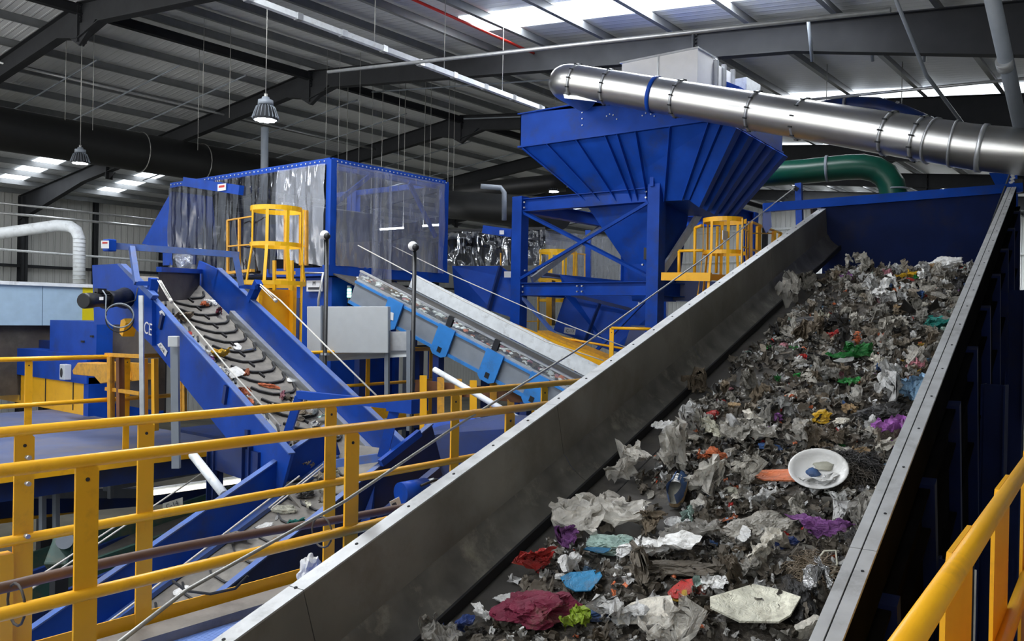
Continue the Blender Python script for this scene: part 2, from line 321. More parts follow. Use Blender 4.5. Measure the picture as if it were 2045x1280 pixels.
# ridge tie and dark longitudinal beams at the apex haunches
for j in range(-1, 6):
    y = 8.72 + 6.43*j; mb = MB()
    ht, bt = 0.50, 0.22
    for sg, xe in ((1, XR), (-1, XL)):
        top = lambda x: roof_z(x)-0.28
        def dep(x):
            t = abs(x-RIDGE_X)/20.0
            return ht + (0.55*max(0, (t-0.72)/0.28)) + 0.30*max(0, 1-abs(x-RIDGE_X)/1.0)
        xs = [RIDGE_X, RIDGE_X+sg*1.0, RIDGE_X+sg*14.0, xe]
        for a, b in zip(xs[:-1], xs[1:]):
            mb.hexa([(a, y-0.008, top(a)-dep(a)), (b, y-0.008, top(b)-dep(b)), (b, y-0.008, top(b)), (a, y-0.008, top(a))],
                    [(a, y+0.008, top(a)-dep(a)), (b, y+0.008, top(b)-dep(b)), (b, y+0.008, top(b)), (a, y+0.008, top(a))])
            mb.hexa([(a, y-bt/2, top(a)), (b, y-bt/2, top(b)), (b, y-bt/2, top(b)+0.02), (a, y-bt/2, top(a)+0.02)], [(a, y+bt/2, top(a)), (b, y+bt/2, top(b)), (b, y+bt/2, top(b)+0.02), (a, y+bt/2, top(a)+0.02)])
            mb.hexa([(a, y-bt/2, top(a)-dep(a)), (b, y-bt/2, top(b)-dep(b)), (b, y-bt/2, top(b)-dep(b)+0.02), (a, y-bt/2, top(a)-dep(a)+0.02)], [(a, y+bt/2, top(a)-dep(a)), (b, y+bt/2, top(b)-dep(b)), (b, y+bt/2, top(b)-dep(b)+0.02), (a, y+bt/2, top(a)-dep(a)+0.02)])
        # splice plate with bolts half way along the slope
        xs_ = RIDGE_X+sg*12.0; zt = top(xs_)
        mb.box((xs_-0.02, y-bt/2-0.02, zt-ht-0.28), (xs_+0.02, y+bt/2+0.02, zt+0.02))
        mb.prism([(xs_-0.02, y-0.01, zt-ht-0.28), (xs_-0.55, y-0.01, zt-ht+0.06), (xs_+0.5, y-0.01, zt-ht-0.06)], (0, 0.02, 0))
        for q in range(8): mb.tube((xs_+0.02, y-0.05, zt-0.03-q*0.07), (xs_+0.06, y-0.05, zt-0.03-q*0.07), 0.016, 6)
        for q in range(8): mb.tube((RIDGE_X+0.02*sg, y-0.05, RIDGE_Z-0.35-q*0.08), (RIDGE_X+0.06*sg, y-0.05, RIDGE_Z-0.35-q*0.08), 0.016, 6)
        # haunch knee at the apex
        mb.prism([(RIDGE_X, y-0.06, RIDGE_Z-0.28-ht-0.45), (RIDGE_X+sg*0.8, y-0.06, RIDGE_Z-0.28-ht-0.02), (RIDGE_X, y-0.06, RIDGE_Z-0.28-ht+0.05)], (0, 0.12, 0))
        mb.ibeam((xe-sg*0.3, y, 0), (xe-sg*0.3, y, roof_z(xe)-0.3), 0.25, 0.5, 0.02, up=(1, 0, 0))
    mb.box((RIDGE_X-0.03, y-bt/2, RIDGE_Z-1.15), (RIDGE_X+0.03, y+bt/2, RIDGE_Z-0.26))
    struct(mb, 'portal_frame', 'frame')
# ridge beam between frames
struct(MB().ibeam((RIDGE_X, Y0, RIDGE_Z-0.42), (RIDGE_X, Y1, RIDGE_Z-0.42), 0.15, 0.22, 0.015), 'ridge_beam', 'frame')
# intermediate posts and rails of the left wall
for y in (11.9, 18.3, 24.8): struct(MB().ibeam((XL+0.2, y, 0), (XL+0.2, y, roof_z(XL)), 0.2, 0.2), 'wall_post', 'frame')
for z in (7.3, 3.4): struct(MB().box((XL+0.02, Y0, z), (XL+0.2, Y1, z+0.12)), 'wall_rail', 'frame')
for x in (-28, -20, -14, -9, -4): struct(MB().ibeam((x, Y1-0.3, 0), (x, Y1-0.3, roof_z(x)-0.3), 0.2, 0.3), 'wall_post', 'frame')
for z in (4.2, 6.8, 9.2, 11.1): struct(MB().box((XL, Y1-0.22, z), (XR, Y1-0.03, z+0.12)), 'wall_rail', 'galv_white')

# sag rods / bracing under the roof running down the slope
def wall_tie(pts, r, m, label, cat='pipe', name='conduit', group=None, n=8):
    o = MB().path(pts, r, n).build(name, m); return tag(o, label, cat, group)
for (y, zo, xa, xb) in ((10.2, 0.5, -33, -22), (11.9, 0.5, -31, -21), (13.6, 0.5, -29.5, -20.5), (17.2, 0.55, -33, -20), (19.3, 0.55, -33, -20), (23.6, 0.5, -33, -21), (26.3, 0.5, -33, -21), (21.0, 0.5, -19, -9), (16.9, 0.5, -19, -8)):
    n_ = 10
    wall_tie([(xa+(xb-xa)*i/n_, y, roof_z(xa+(xb-xa)*i/n_)-zo) for i in range(n_+1)], 0.022, 'grey_post', 'thin grey rod running down the slope under the purlins', 'rod', 'sag_rod', 'thin rods under the roof purlins')

# conduit crossing in front of the roof, cable tray, red pipe
def roofline(p0, p1, y, off, r, m, label, cat, name):
    a = PY(*p0, y); b = PY(*p1, y)
    d = (b-a); a = a-d*0.05; b = b+d*0.35
    return wall_tie([a, b], r, m, label, cat, name)
roofline((680, 141), (1380, 64), 9.6, 0.5, 0.03, 'galv', 'pale grey conduit pipe crossing under the roof above the large blue hopper', 'pipe', 'conduit_pipe')
roofline((1560, 205), (1990, 162), 17.5, 0.5, 0.03, 'galv', 'thin pale conduit crossing behind the upper right rafter', 'pipe', 'conduit_pipe')
tray = thing('cable_tray', 'long white cable trunking hung under the roof on thin wires, descending towards the hopper', 'cable tray', PX(480, 0, -11.0))
a = PX(440, -25, -11.0); b = PX(1085, 218, -11.0)
MB().bar(a, b, 0.09, 0.09).build('trunking', 'galv_white', tray)
for px in (748, 887, 1003):
    p = a + (b-a)*((px-440)/645.0)*0.86
    q = PX(px, 0, -11.0); t = (px-440)/(1085-440)
    lo, hi = 0.0, 1.0
    for _ in range(30):
        mid = (lo+hi)/2; c = a+(b-a)*mid; rel = MC.transposed() @ (c-CAM); xx = 1022.5+F*rel.x/-rel.z
        if xx < px: lo = mid
        else: hi = mid
    MB().tube(c, (c.x, c.y, roof_z(c.x)), 0.008, 5).build('hanger_wire', 'wire', tray)
for k in range(9):
    c = a+(b-a)*(0.06+k*0.115); d = (b-a).normalized()*0.05
    MB().bar(c-d, c+d, 0.11, 0.11).build('joint_clip', 'galv', tray)
a = PX(810, -8, -11.6); b = PX(1092, 118, -11.6); wall_tie([a-(b-a)*0.2, b], 0.03, 'red', 'red sprinkler pipe running under the roof beside a skylight', 'pipe', 'sprinkler_pipe')
a = PX(0, 125, -24); b = PX(690, 285, -24); wall_tie([a-(b-a)*0.2, b+(b-a)*0.3], 0.035, 'galv', 'thin pale conduit running along the left roof slope above the black duct', 'pipe', 'conduit_pipe')
a = PX(0, 498, -37.5); b = PX(290, 520, -37.5); wall_tie([a-(b-a)*0.3, b+(b-a)*0.2], 0.05, 'galv_white', 'pale pipe running along the left wall behind the pale blue machine', 'pipe', 'wall_pipe')
a = PX(0, 405, -33); b = PX(300, 438, -33); wall_tie([a-(b-a)*0.3, b+(b-a)*1.6], 0.04, 'galv', 'upper thin pipe under the eaves above the left wall', 'pipe', 'wall_pipe')
a = PX(0, 425, -35); b = PX(300, 453, -35); wall_tie([a-(b-a)*0.3, b+(b-a)*1.6], 0.05, 'galv', 'lower thicker pipe under the eaves above the left wall', 'pipe', 'wall_pipe')
# hanging wires over the middle of the hall
for i, (px, d, pyb) in enumerate(((185, 20, 260), (130, 20, 240), (405, 20, 215), (458, 20, 235), (395, 22, 300), (650, 22, 330), (675, 22, 345), (716, 22, 345), (795, 22, 360), (858, 24, 380), (905, 24, 385))):
    p = D(px, pyb, d)
    wall_tie([p, (p.x, p.y, roof_z(p.x)-0.05)], 0.007, 'wire', 'thin suspension wire hanging from the roof', 'wire', 'hanging_wire', 'thin wires hanging from the left roof slope', 5)
# diagonal brace tube top right, thin rods
br = thing('wind_brace', 'thick grey diagonal brace tube reaching down at the top right corner', 'brace', D(2038, 262, 9.5))
MB().tube(D(1978, -20, 8.3), D(2040, 262, 9.5), 0.075, 16).build('tube', 'grey_post', br)
MB().tube(D(2005, 115, 8.84)-Vector((0, 0, 0.03)), D(2009, 135, 8.92), 0.085, 16).build('collar', 'galv', br)
wall_tie([D(1785, -10, 12), D(1850, 150, 13), D(1925, 250, 14)], 0.03, 'grey_post', 'slim grey brace rod crossing the upper right rafter', 'rod', 'brace_rod')
for i, px in enumerate((1614, 1735, 1850)):
    a = D(px, (52, 45, 40)[i]-12, (14.6, 14.6, 14.3)[i]); b = D(px+8 if i < 2 else px-4, 122, 15.05)
    wall_tie([a, b], 0.03, 'grey_post', ('left', 'middle', 'right')[i]+' one of three short grey stays on the upper right rafter', 'stay', 'rafter_stay')

# ------------------------------------------------------------------ ducts
def duct(name, label, cat, pts, rs, m, rings=(), ring_r=1.07, ringm=None, n=28):
    t = thing(name, label, cat, pts[0])
    MB().path(pts, rs[0], n, True, rs).build('duct_run', m, t)
    for (p, d, w_) in rings:
        d = Vector(d).normalized(); rr = rs[0]*ring_r if ring_r < 2 else ring_r
        MB().tube(Vector(p)-d*w_/2, Vector(p)+d*w_/2, rr, n).build('flange_ring', ringm or 'galv', t)
    return t
def lerp_depth(px, tab):
    for (a, da), (b, db) in zip(tab[:-1], tab[1:]):
        if px <= b: return 1/(1/da+(1/db-1/da)*(px-a)/(b-a))
    return tab[-1][1]
tabd = [(1100, 13.6), (1350, 12.5), (1600, 11.3), (1900, 9.9), (2100, 9.3)]
cy = lambda px: 163+(px-1150)*0.166 if px < 1900 else 287+(px-1900)*0.07
DR = 0.262
ctrl = []
e0 = D(1150, 163, lerp_depth(1150, tabd)); e1 = D(1350, cy(1350), lerp_depth(1350, tabd)); dd = (e1-e0).normalized()
back = Vector((-0.55, 0.83, -0.1)).normalized()
c0 = e0
for t_ in range(7, 0, -1):
    a = R(11)*t_
    ctrl.append(c0 - dd*0.42*math.sin(a) + Vector((0.1, 1, -0.15)).normalized()*0.42*(1-math.cos(a)))
ctrl = [ctrl[0]+Vector((0.05, 0.5, -0.08))] + ctrl
for px in (1150, 1250, 1350, 1450, 1550, 1650, 1750, 1850): ctrl.append(D(px, cy(px), lerp_depth(px, tabd)))
for px, y_ in ((1895, 286), (1930, 292), (1965, 296), (2010, 300), (2070, 306), (2130, 312)): ctrl.append(D(px, y_, lerp_depth(px, tabd)))
rings = []
def ring_at(px, w_=0.03):
    p = D(px, cy(px), lerp_depth(px, tabd)); q = D(px+10, cy(px+10), lerp_depth(px+10, tabd)); rings.append((p, q-p, w_))
for px in (1150, 1215, 1357, 1507, 1602, 1776, 1838, 1862, 1905): ring_at(px, 0.025)
p = D(1962, 296, lerp_depth(1962, tabd)); rings.append((p, D(1975, 297, lerp_depth(1975, tabd))-p, 0.05))
sd = duct('silver_duct', 'large shiny spiral steel duct crossing in front of the blue hopper', 'duct', ctrl, [DR]*len(ctrl), 'duct', rings)
for px in (1150, 1215, 1357, 1507, 1602, 1776, 1838):     # bolts around each flange
    p = D(px, cy(px), lerp_depth(px, tabd)); q = D(px+10, cy(px+10), lerp_depth(px+10, tabd)); d = (q-p).normalized(); s1 = d.cross(Vector((0, 0, 1))).normalized(); s2 = s1.cross(d); mb = MB()
    fr_ = MB().tube(p-d*0.016, p+d*0.016, DR*1.075, 28).build('bolted_flange', 'galv', sd)
    for k in range(12):
        a = 2*math.pi*k/12; c = p+(s1*math.cos(a)+s2*math.sin(a))*DR*1.07
        MB().tube(c-d*0.03, c+d*0.03, 0.011, 6).build('bolt', 'frame', fr_)
p = D(1307, cy(1307), lerp_depth(1307, tabd)); q = D(1317, cy(1317), lerp_depth(1317, tabd)); d = (q-p).normalized()
MB().tube(p-d*0.03, p+d*0.03, DR*1.05, 28).build('support_strap', 'blue', sd)
# brown smear of extra elbow inspection hatch under the left end
MB().hexa([D(1125, 188, 13.3), D(1190, 196, 13.1), D(1192, 203, 13.1), D(1127, 196, 13.3)], [D(1125, 188, 13.5), D(1190, 196, 13.3), D(1192, 203, 13.3), D(1127, 196, 13.5)]).build('hatch_flange', 'galv', sd)

gp = [D(1480, 352, 17.2), D(1600, 343, 16.8), D(1690, 334, 16.4)] + [D(1722, 333, 16.3), D(1748, 338, 16.2), D(1768, 350, 16.15), D(1780, 368, 16.1), D(1785, 392, 16.1), D(1786, 460, 16.1)]
gt = duct('green_duct', 'dark green duct bending down behind the top of the wide conveyor', 'duct', gp, [0.245]*len(gp), 'green', [(D(1652, 337, 16.55), D(1600, 343, 16.8)-D(1690, 334, 16.4), 0.05), (D(1785, 378, 16.1), (0, 0, 1), 0.03)], ringm='grey_post')
bp_ = [D(1590, 232, 19), D(1650, 218, 18.6), D(1700, 211, 18.2), D(1750, 213, 18), D(1800, 228, 17.8), D(1850, 250, 17.6), D(1900, 275, 17.4)]
bd_ = duct('blue_duct', 'dark blue duct partly hidden behind the shiny steel duct', 'duct', bp_, [0.20]*7, 'blue_dark', [(D(1690, 212, 18.2), (1, 0, 0), 0.05), (D(1760, 216, 18), D(1800, 228, 17.8)-D(1750, 213, 18), 0.06), (D(1785, 222, 17.9), D(1800, 228, 17.8)-D(1750, 213, 18), 0.06)])
for q in (bp_[1], bp_[4]): MB().tube(q, Vector((q.x, q.y, roof_z(q.x)-0.05)), 0.01, 6).build('hanger_rod', 'wire', bd_)
# black duct on the left slope, round, running along the hall
bz = 10.45; a = PX(0, 257, -25.6); b = Vector((-25.6+0.0, 46, a.z))
pts = [a + Vector((0, -6, 0)), a, a+Vector((0, 6, 0)), a+Vector((0, 14, 0))]
kd = duct('black_duct', 'huge round black duct hanging under the left roof slope', 'duct', pts, [0.60]*4, 'black_duct', [(a+Vector((0, 4.0+2.1*k, 0)), (0, 1, 0), 0.04) for k in range(3)], 1.04, 'frame')
for k in range(3):
    p = a+Vector((0, 4+2.1*k, 0))
    MB().path(arc(p, 0, 2*math.pi, 0.63, (1, 0, 0), (0, 0, 1), 20), 0.015, 6).build('hanger_hoop', 'wire', kd)
p1 = [D(890, 408, 22), D(960, 414, 21), D(1040, 420, 20), D(1120, 428, 19)]
duct('black_duct', 'black duct passing behind the curtained cabin towards the hopper frame', 'duct', p1, [0.36]*4, 'black_duct')
p1 = [D(880, 388, 25), D(960, 380, 24.5), D(1100, 366, 24), D(1130, 365, 24)]
duct('black_duct', 'thin black duct under the rafters left of the hopper', 'duct', p1, [0.25]*4, 'black_duct')
wall_tie([D(960, 372, 18), D(1000, 375, 18), D(1007, 384, 18), D(1007, 440, 18)], 0.055, 'grey_post', 'grey pipe bending down left of the hopper frame', 'pipe', 'drop_pipe')
# dark down pipe under the near lamp
wall_tie([D(529, 255, 20), D(528, 345, 20), D(528, 400, 20)], 0.09, 'grey_post', 'dark grey pipe dropping behind the near lamp', 'pipe', 'drop_pipe', n=14)
# small ribbed duct far left
sp = [D(-30, 470, 17), D(60, 458, 17), D(115, 450, 17), D(140, 452, 17), D(152, 460, 17), D(158, 475, 17), D(158, 575, 17)]
t = duct('spiral_duct', 'pale spiral duct bending down behind the pale blue machine at far left', 'duct', sp, [0.115]*7, 'galv_white', n=18)
for k in range(12): p = D(158, 478+k*8, 17); MB().tube(p, p+Vector((0, 0, 0.012)), 0.122, 18).build('spiral_seam', 'galv', t)

# ------------------------------------------------------------------ lamps
def lamp(px, py, d, label, s=1.0):
    c = D(px, py, d); t = thing('high_bay_lamp', label, 'lamp', c, 'hanging high bay lamps')
    def lathe(prof, n=24):
        mb = MB(); vs = []; m_ = len(prof)
        for (r_, z_) in prof:
            for k in range(n): a = 2*math.pi*k/n; vs.append(c+Vector((r_*s*math.cos(a), r_*s*math.sin(a), z_*s*1.35)))
        fs = [(i*n+k, i*n+(k+1) % n, (i+1)*n+(k+1) % n, (i+1)*n+k) for i in range(m_-1) for k in range(n)]
        return mb.add(vs, fs, True)
    lathe([(0.20, -0.02), (0.21, 0.0), (0.19, 0.07), (0.15, 0.14), (0.10, 0.17)]).build('housing', 'frame', t)
    hs_ = bpy.data.objects['housing'] if False else t.children[0]
    for k in range(20):
        a = 2*math.pi*k/20; u = Vector((math.cos(a), math.sin(a), 0))
        MB().prism([c+u*0.11*s+Vector((0, 0, 0.23*s)), c+u*0.16*s+Vector((0, 0, 0.20*s)), c+u*0.23*s+Vector((0, 0, 0.01*s)), c+u*0.20*s], u.cross(Vector((0, 0, 1)))*0.006).build('cooling_fin', 'grey_post', hs_)
    lathe([(0.0, 0.27), (0.06, 0.27), (0.07, 0.24), (0.125, 0.23), (0.13, 0.17), (0.10, 0.17)]).build('driver_cap', 'grey_post', t)
    MB().tube(c+Vector((0, 0, 0.34*s)), c+Vector((0, 0, 0.42*s)), 0.03*s, 10).build('hook', 'wire', t)
    MB().tube(c+Vector((0, 0, 0.41*s)), Vector((c.x, c.y, roof_z(c.x)-0.1)), 0.008, 6).build('suspension_wire', 'wire', t)
    MB().tube(c+Vector((0, 0, -0.022*s)), c+Vector((0, 0, -0.012*s)), 0.20*s, 24).build('reflector_plate', 'grey_box', t)
    rp_ = t.children[-1]
    for k in range(9):
        a = 2*math.pi*k/8; rr = 0.13 if k < 8 else 0
        q = c+Vector((rr*math.cos(a)*s, rr*math.sin(a)*s, -0.035*s)); MB().tube(q, q+Vector((0, 0, 0.012*s)), 0.045*s, 12).build('led_lens', 'led', rp_)
    return t
lamp(530, 237, 14.2, 'lit grey finned lamp hanging left of the curtained cabin, nearest of the lamps', 1.0)
lamp(160, 324, 19.0, 'lit dark finned lamp hanging at far left in front of the black duct', 0.92)
lamp(1105, 381, 24.0, 'small lit lamp far behind, just left of the blue hopper', 0.9)
for i, (px, py, px2) in enumerate(((690, 462, 740), (760, 458, 805), (845, 451, 893))):
    a = D(px, py, 24); b = D(px2, py-3, 24.5)
    t = thing('strip_light', ('left', 'middle', 'right')[i]+' one of three lit strip lights seen far behind the cabin curtains', 'lamp', a, 'far strip lights')
    MB().bar(a, b, 0.08, 0.05).build('tube', 'led', t)
    for q in (a, b): MB().tube(q+Vector((0, 0, 0.02)), Vector((q.x, q.y, roof_z(q.x)-0.05)), 0.01, 5).build('hanger_wire', 'wire', t)

# ------------------------------------------------------------------ railings
def railing(label, pts, posts, deck=DK, gap=0.5, r=0.024, m='yellow', toe=True, flat=True, group=None, h=1.1, post_w=0.075, toe_side=0, cat='railing'):
    pts = [Vector(p) for p in pts]
    t = thing('guard_rail', label, cat, (pts[0].x, pts[0].y, deck), group)
    MB().path([(p.x, p.y, deck+h) for p in pts], r, 16).build('top_rail', m, t)
    MB().path([(p.x, p.y, deck+h-gap) for p in pts], r, 16).build('mid_rail', m, t)
    for p in posts:
        p = Vector(p); 
        d = (pts[1]-pts[0]); d.z = 0; d.normalize(); nn = Vector((d.y, -d.x, 0))
        mb = MB(); w_ = post_w/2
        q = Vector((p.x, p.y, 0))
        prof = [(-w_, deck-0.12), (w_, deck-0.12), (w_, deck+h-0.035), (w_*0.2, deck+h-0.0), (-w_, deck+h-0.0)]
        mb.prism([q+d*a+nn*0.006+Vector((0, 0, z)) for a, z in prof], -nn*0.012)
        po = mb.build('post', m, t)
        MB().tube(q+d*0+nn*0.006+Vector((0, 0, deck+h-0.07)), q+nn*0.009+Vector((0, 0, deck+h-0.07)), 0.008, 8).build('bolt_hole', 'ink', po)
    if toe:
        for a, b in zip(pts[:-1], pts[1:]):
            MB().bar((a.x, a.y, deck+0.05), (b.x, b.y, deck+0.05), 0.008, 0.12).build('toe_board', m, t)
    return t
XN, XF = -3.18, -4.15
railing('nearer yellow handrail along the walkway left of the wide conveyor', [(XN, -0.9, 0), (XN, 4.9, 0)], [(XN, y, 0) for y in (0.2, 1.46, 2.74, 3.98)], toe=False, r=0.0245, post_w=0.085)
farr = railing('yellow handrail on the far side of the walkway with toe board, behind the nearer rail', [(XF, -0.9, 0), (XF, 7.2, 0)], [(XF, y, 0) for y in (1.62, 2.2, 3.4, 4.55, 5.65)], r=0.0245, post_w=0.085)
MB().bar((XF, 1.54, DK+0.55), (XF, 1.54, DK-0.2), 0.06, 0.07).build('post_splice', 'yellow', farr)
for z in (0.98, 0.86, 0.62, 0.4): MB().tube((XF+0.03, 1.62, DK+z), (XF+0.06, 1.62, DK+z), 0.011, 6).build('bolt', 'galv', farr)
deck = thing('walkway_deck', 'blue tread plate walkway between the two near handrails', 'walkway', (-3.6, 3, DK-0.2))
MB().box((XF+0.02, -1.2, DK-0.03), (-2.9, 7.0, DK)).build('tread_plate', 'tread', deck)
MB().box((XF-0.02, -1.2, DK-0.22), (XF+0.01, 7.0, DK-0.0)).build('edge_channel', 'yellow', deck)
tag(MB().box((XF+0.04, 0.2, DK+0.0), (XF+0.21, 7.0, DK+0.05)).build('timber_plank', 'beam_grey'), 'dusty grey plank lying along the walkway beside the toe board', 'plank')
# brown hose tied along the mid rail
hose = thing('rubber_hose', 'brown rubber hose strapped along the lower bar of the nearer handrail', 'hose', (XN-0.12, 0, DK+0.5))
hp = []
for i in range(40):
    y = -0.8+i*0.148; hp.append((XN-0.13-0.18*abs(math.sin((y-1.2)*0.75)), y, DK+0.60+0.05*math.sin(y*1.3)))
MB().path(hp, 0.022, 12).build('hose', 'brown', hose)
for y in (1.25, 2.62): MB().path(arc((XN-0.07, y, DK+0.6), 0, 2*math.pi, 0.075, (1, 0, 0), (0, 0, 1), 14), 0.005, 5).build('tie', 'brown_dark', hose)
# right hand railing beside the camera
def skew_rail():
    a = Vector((-0.36, 1.35, 0)); b = Vector((-0.53, 4.9, 0)); d = (b-a).normalized()
    t = railing('thick yellow handrail on flat posts at the lower right corner', [a-d*0.8, b], [], toe=False, r=0.026)
    nn = Vector((d.y, -d.x, 0))
    for y in (2.58, 3.55, 4.6):
        c = a+d*(y-1.35)-nn*0.03
        mb = MB(); mb.prism([c+d*q+Vector((0, 0, z)) for q, z in ((-0.42, 3.0), (0.03, 3.0), (0.03, DK+1.07), (0.0, DK+1.12), (-0.34, DK+1.12), (-0.42, DK+1.02))], nn*0.012)
        po = mb.build('post', 'yellow', t)
        MB().tube(c+d*0.02+Vector((0, 0, DK+1.085))-nn*0.002, c+d*0.02+Vector((0, 0, DK+1.085))+nn*0.014, 0.009, 8).build('bolt_hole', 'ink', po)
    k = a+nn*0.16
    MB().path([k-d*0.3+Vector((0, 0, DK+0.55)), k+d*1.1+Vector((0, 0, DK+0.55))], 0.024, 14).build('sleeve_rail', 'yellow_worn', t)
    MB().path([k+d*1.0+Vector((0, 0, DK+0.55)), k+d*3.4+Vector((0, 0, DK+0.55))], 0.027, 14).build('sleeve_rail', 'yellow_worn', t)
    MB().prism([k+nn*0.1+Vector((0, 0, 2.6)), k+nn*0.1+d*3.5+Vector((0, 0, 2.6)), k+nn*0.1+d*3.5+Vector((0, 0, DK+0.9)), k+nn*0.1+Vector((0, 0, DK+0.9))], nn*0.01).build('side_plate', 'yellow', t)
    for q, z in ((2.4, 0.75), (2.45, 0.35), (1.9, 0.6)): MB().tube(k+nn*0.09+d*q+Vector((0, 0, DK+z)), k+nn*0.1+d*q+Vector((0, 0, DK+z)), 0.014, 8).build('bolt', 'galv', t)
skew_rail()

# ------------------------------------------------------------------ conveyor frames
class Frame:
    """a sloping conveyor: u up the slope, v level across, w square to the belt; origin at eye point"""
    def __init__(s, U, flip=False):
        s.U = Vector(U).normalized(); s.V = Vector((s.U.y, -s.U.x, 0)).normalized()
        if flip: s.V = -s.V
        s.W = s.V.cross(s.U); 
        if s.W.z < 0: s.W = -s.W
    def __call__(s, u, v, w): return CAM + s.U*u + s.V*v + s.W*w
    def box(s, mb, u0, u1, v0, v1, w0, w1):
        return mb.hexa([s(u0, v0, w0), s(u0, v1, w0), s(u0, v1, w1), s(u0, v0, w1)], [s(u1, v0, w0), s(u1, v1, w0), s(u1, v1, w1), s(u1, v0, w1)])
    def hit(s, px, py, w):
        """(u, v) where the sight line meets the plane w"""
        r = ray(px, py); t = w/r.dot(s.W); q = r*t; return q.dot(s.U), q.dot(s.V)
    def hitv(s, px, py, v):
        r = ray(px, py); t = v/r.dot(s.V); q = r*t; return q.dot(s.U), q.dot(s.W)

# ---- wide conveyor
A = Frame(ray(2154, 48))
VL, VR, WT, WB = -2.62, -0.69, -1.8, -2.34
UE = 11.35
wide = thing('wide_conveyor', 'wide steel-sided sloping conveyor carrying the heap of mixed litter, largest thing in the picture', 'conveyor', A(1, -1.6, -3.4))
n_ = 0
u = 0.2; seams = [0.2, 1.98, 4.1, 6.3, 8.6, 11.0]
for a, b in zip(seams[:-1], seams[1:]):
    A.box(MB(), a+0.002, b-0.002, VL-0.006, VL, WT, -2.12).build('side_panel', 'steel', wide)
    A.box(MB(), a+0.002, b-0.002, VL-0.085, VL+0.001, WT, WT+0.008).build('top_flange', 'steel_edge', wide)
    # rounded skirt below the fold
    prof = [(VL, -2.12), (VL+0.02, -2.15), (VL+0.035, -2.19), (VL+0.065, -2.225), (VL+0.10, -2.26), (VL+0.145, -2.29)]
    mb = MB(); vs = [A(a+0.001, v_, w_) for v_, w_ in prof]+[A(b-0.001, v_, w_) for v_, w_ in prof]; k = len(prof)
    mb.add(vs, [(i, i+1, k+i+1, k+i) for i in range(k-1)], True); mb.build('skirt_plate', 'rubber_skirt', wide)
A.box(MB(), 0.2, 11.1, VL+0.138, VL+0.155, -2.335, -2.28).build('rubber_lip', 'cleat', wide)
A.box(MB(), 0.2, 11.3, VL-0.085, VL-0.075, WT-0.55, WT).build('outer_side', 'blue', wide)
b0_ = [A(0.2, VL-0.08, WB), A(0.2, VR+0.04, WB)]; b1_ = [A(9.75, VL-0.08, WB), A(9.75, VR+0.04, WB)]; fl_ = Vector((A.U.x, A.U.y, 0))*1.75
dz_ = -A.W*0.012
mb = MB(); mb.hexa([b0_[0]+dz_, b0_[1]+dz_, b0_[1], b0_[0]], [b1_[0]+dz_, b1_[1]+dz_, b1_[1], b1_[0]]); mb.hexa([b1_[0]+dz_, b1_[1]+dz_, b1_[1], b1_[0]], [q+fl_ for q in (b1_[0]+dz_, b1_[1]+dz_, b1_[1], b1_[0])])
mb.build('belt', 'belt_dark', wide)
A.box(MB(), 0.2, 9.7, VL+0.33, VL+0.336, WB, WB+0.003).build('belt_seam', 'cleat', wide)
for k in range(30):
    c = A(0.5+k*0.37, VL-0.045, WT+0.008); MB().tube(c, c+A.W*0.003, 0.008, 8).build('bolt', 'frame', wide)
# right side: double flange with groove, ribbed outer face
for a, b in ((0.2, 3.0), (3.005, 6.4), (6.405, 11.9)):
    A.box(MB(), a, b, VR, VR+0.040, WT-0.004, WT+0.004).build('top_flange', 'steel_edge', wide)
    A.box(MB(), a, b, VR+0.046, VR+0.096, WT-0.01, WT+0.004).build('top_flange', 'steel_edge', wide)
A.box(MB(), 0.2, 11.9, VR, VR+0.008, WB, WT-0.004).build('side_panel', 'steel', wide)
A.box(MB(), 0.2, 11.9, VR+0.03, VR+0.055, WT-0.06, WT-0.012).build('rubber_seal', 'cleat', wide)
A.box(MB(), 0.2, 11.9, VR+0.088, VR+0.096, WT-0.22, WT-0.008).build('outer_side', 'shade_black', wide)
A.box(MB(), 0.2, 11.9, VR+0.08, VR+0.10, WT-1.9, WT-0.24).build('outer_side', 'shade_black', wide)  # added dark panel, fills the right gap with shade and hides the legs
for w_ in (-0.24, -0.45, -0.9): A.box(MB(), 0.2, 11.9, VR+0.08, VR+0.14, WT+w_-0.015, WT+w_).build('side_rail', 'shade_black', wide)
for k in range(11): A.box(MB(), 0.9+k*1.05, 0.98+k*1.05, VR+0.09, VR+0.16, WT-1.9, WT-0.22).build('side_rib', 'navy_shaded', wide)
for k in range(26): c = A(0.6+k*0.45, VR+0.075, WT+0.004); MB().tube(c, c+A.W*0.003, 0.006, 8).build('bolt', 'frame', wide)
# head plate
hl = A(11.1, VL-0.05, WT+0.03); hr = A(12.0, VR+0.05, WT-0.06)
dn = Vector((0, 0, -2.3))
tn = (hr-hl).cross(Vector((0, 0, 1))).normalized()
if tn.y < 0: tn = -tn
MB().prism([hl, hr, hr+dn, hl+dn], tn*0.02).build('head_plate', 'navy_shaded', wide)
hx = D(1557, 404, 12.6)
bb = hl+(hl-hr).normalized()*0.75
MB().bar(bb+Vector((0, 0, 0.03)), hr+(hr-hl).normalized()*0.1+Vector((0, 0, 0.03)), 0.10, 0.11).build('head_beam', 'blue', wide)
MB().prism([bb+Vector((0, 0, 0.03)), bb+Vector((0.10, 0, 0.03)), bb+Vector((0.12, 0.0, -0.22)), bb+Vector((0.05, 0, -0.30)), bb+Vector((0.0, 0, -0.2))], tn*0.04).build('hook_lug', 'blue_dark', wide)
pl = D(1598, 440, 12.1); 
mb = MB(); mb.bar(D(1598, 470, 11.6), D(1595, 366, 11.6), 0.085, 0.085, up=A.U); mb.build('cord_post', 'blue', wide)
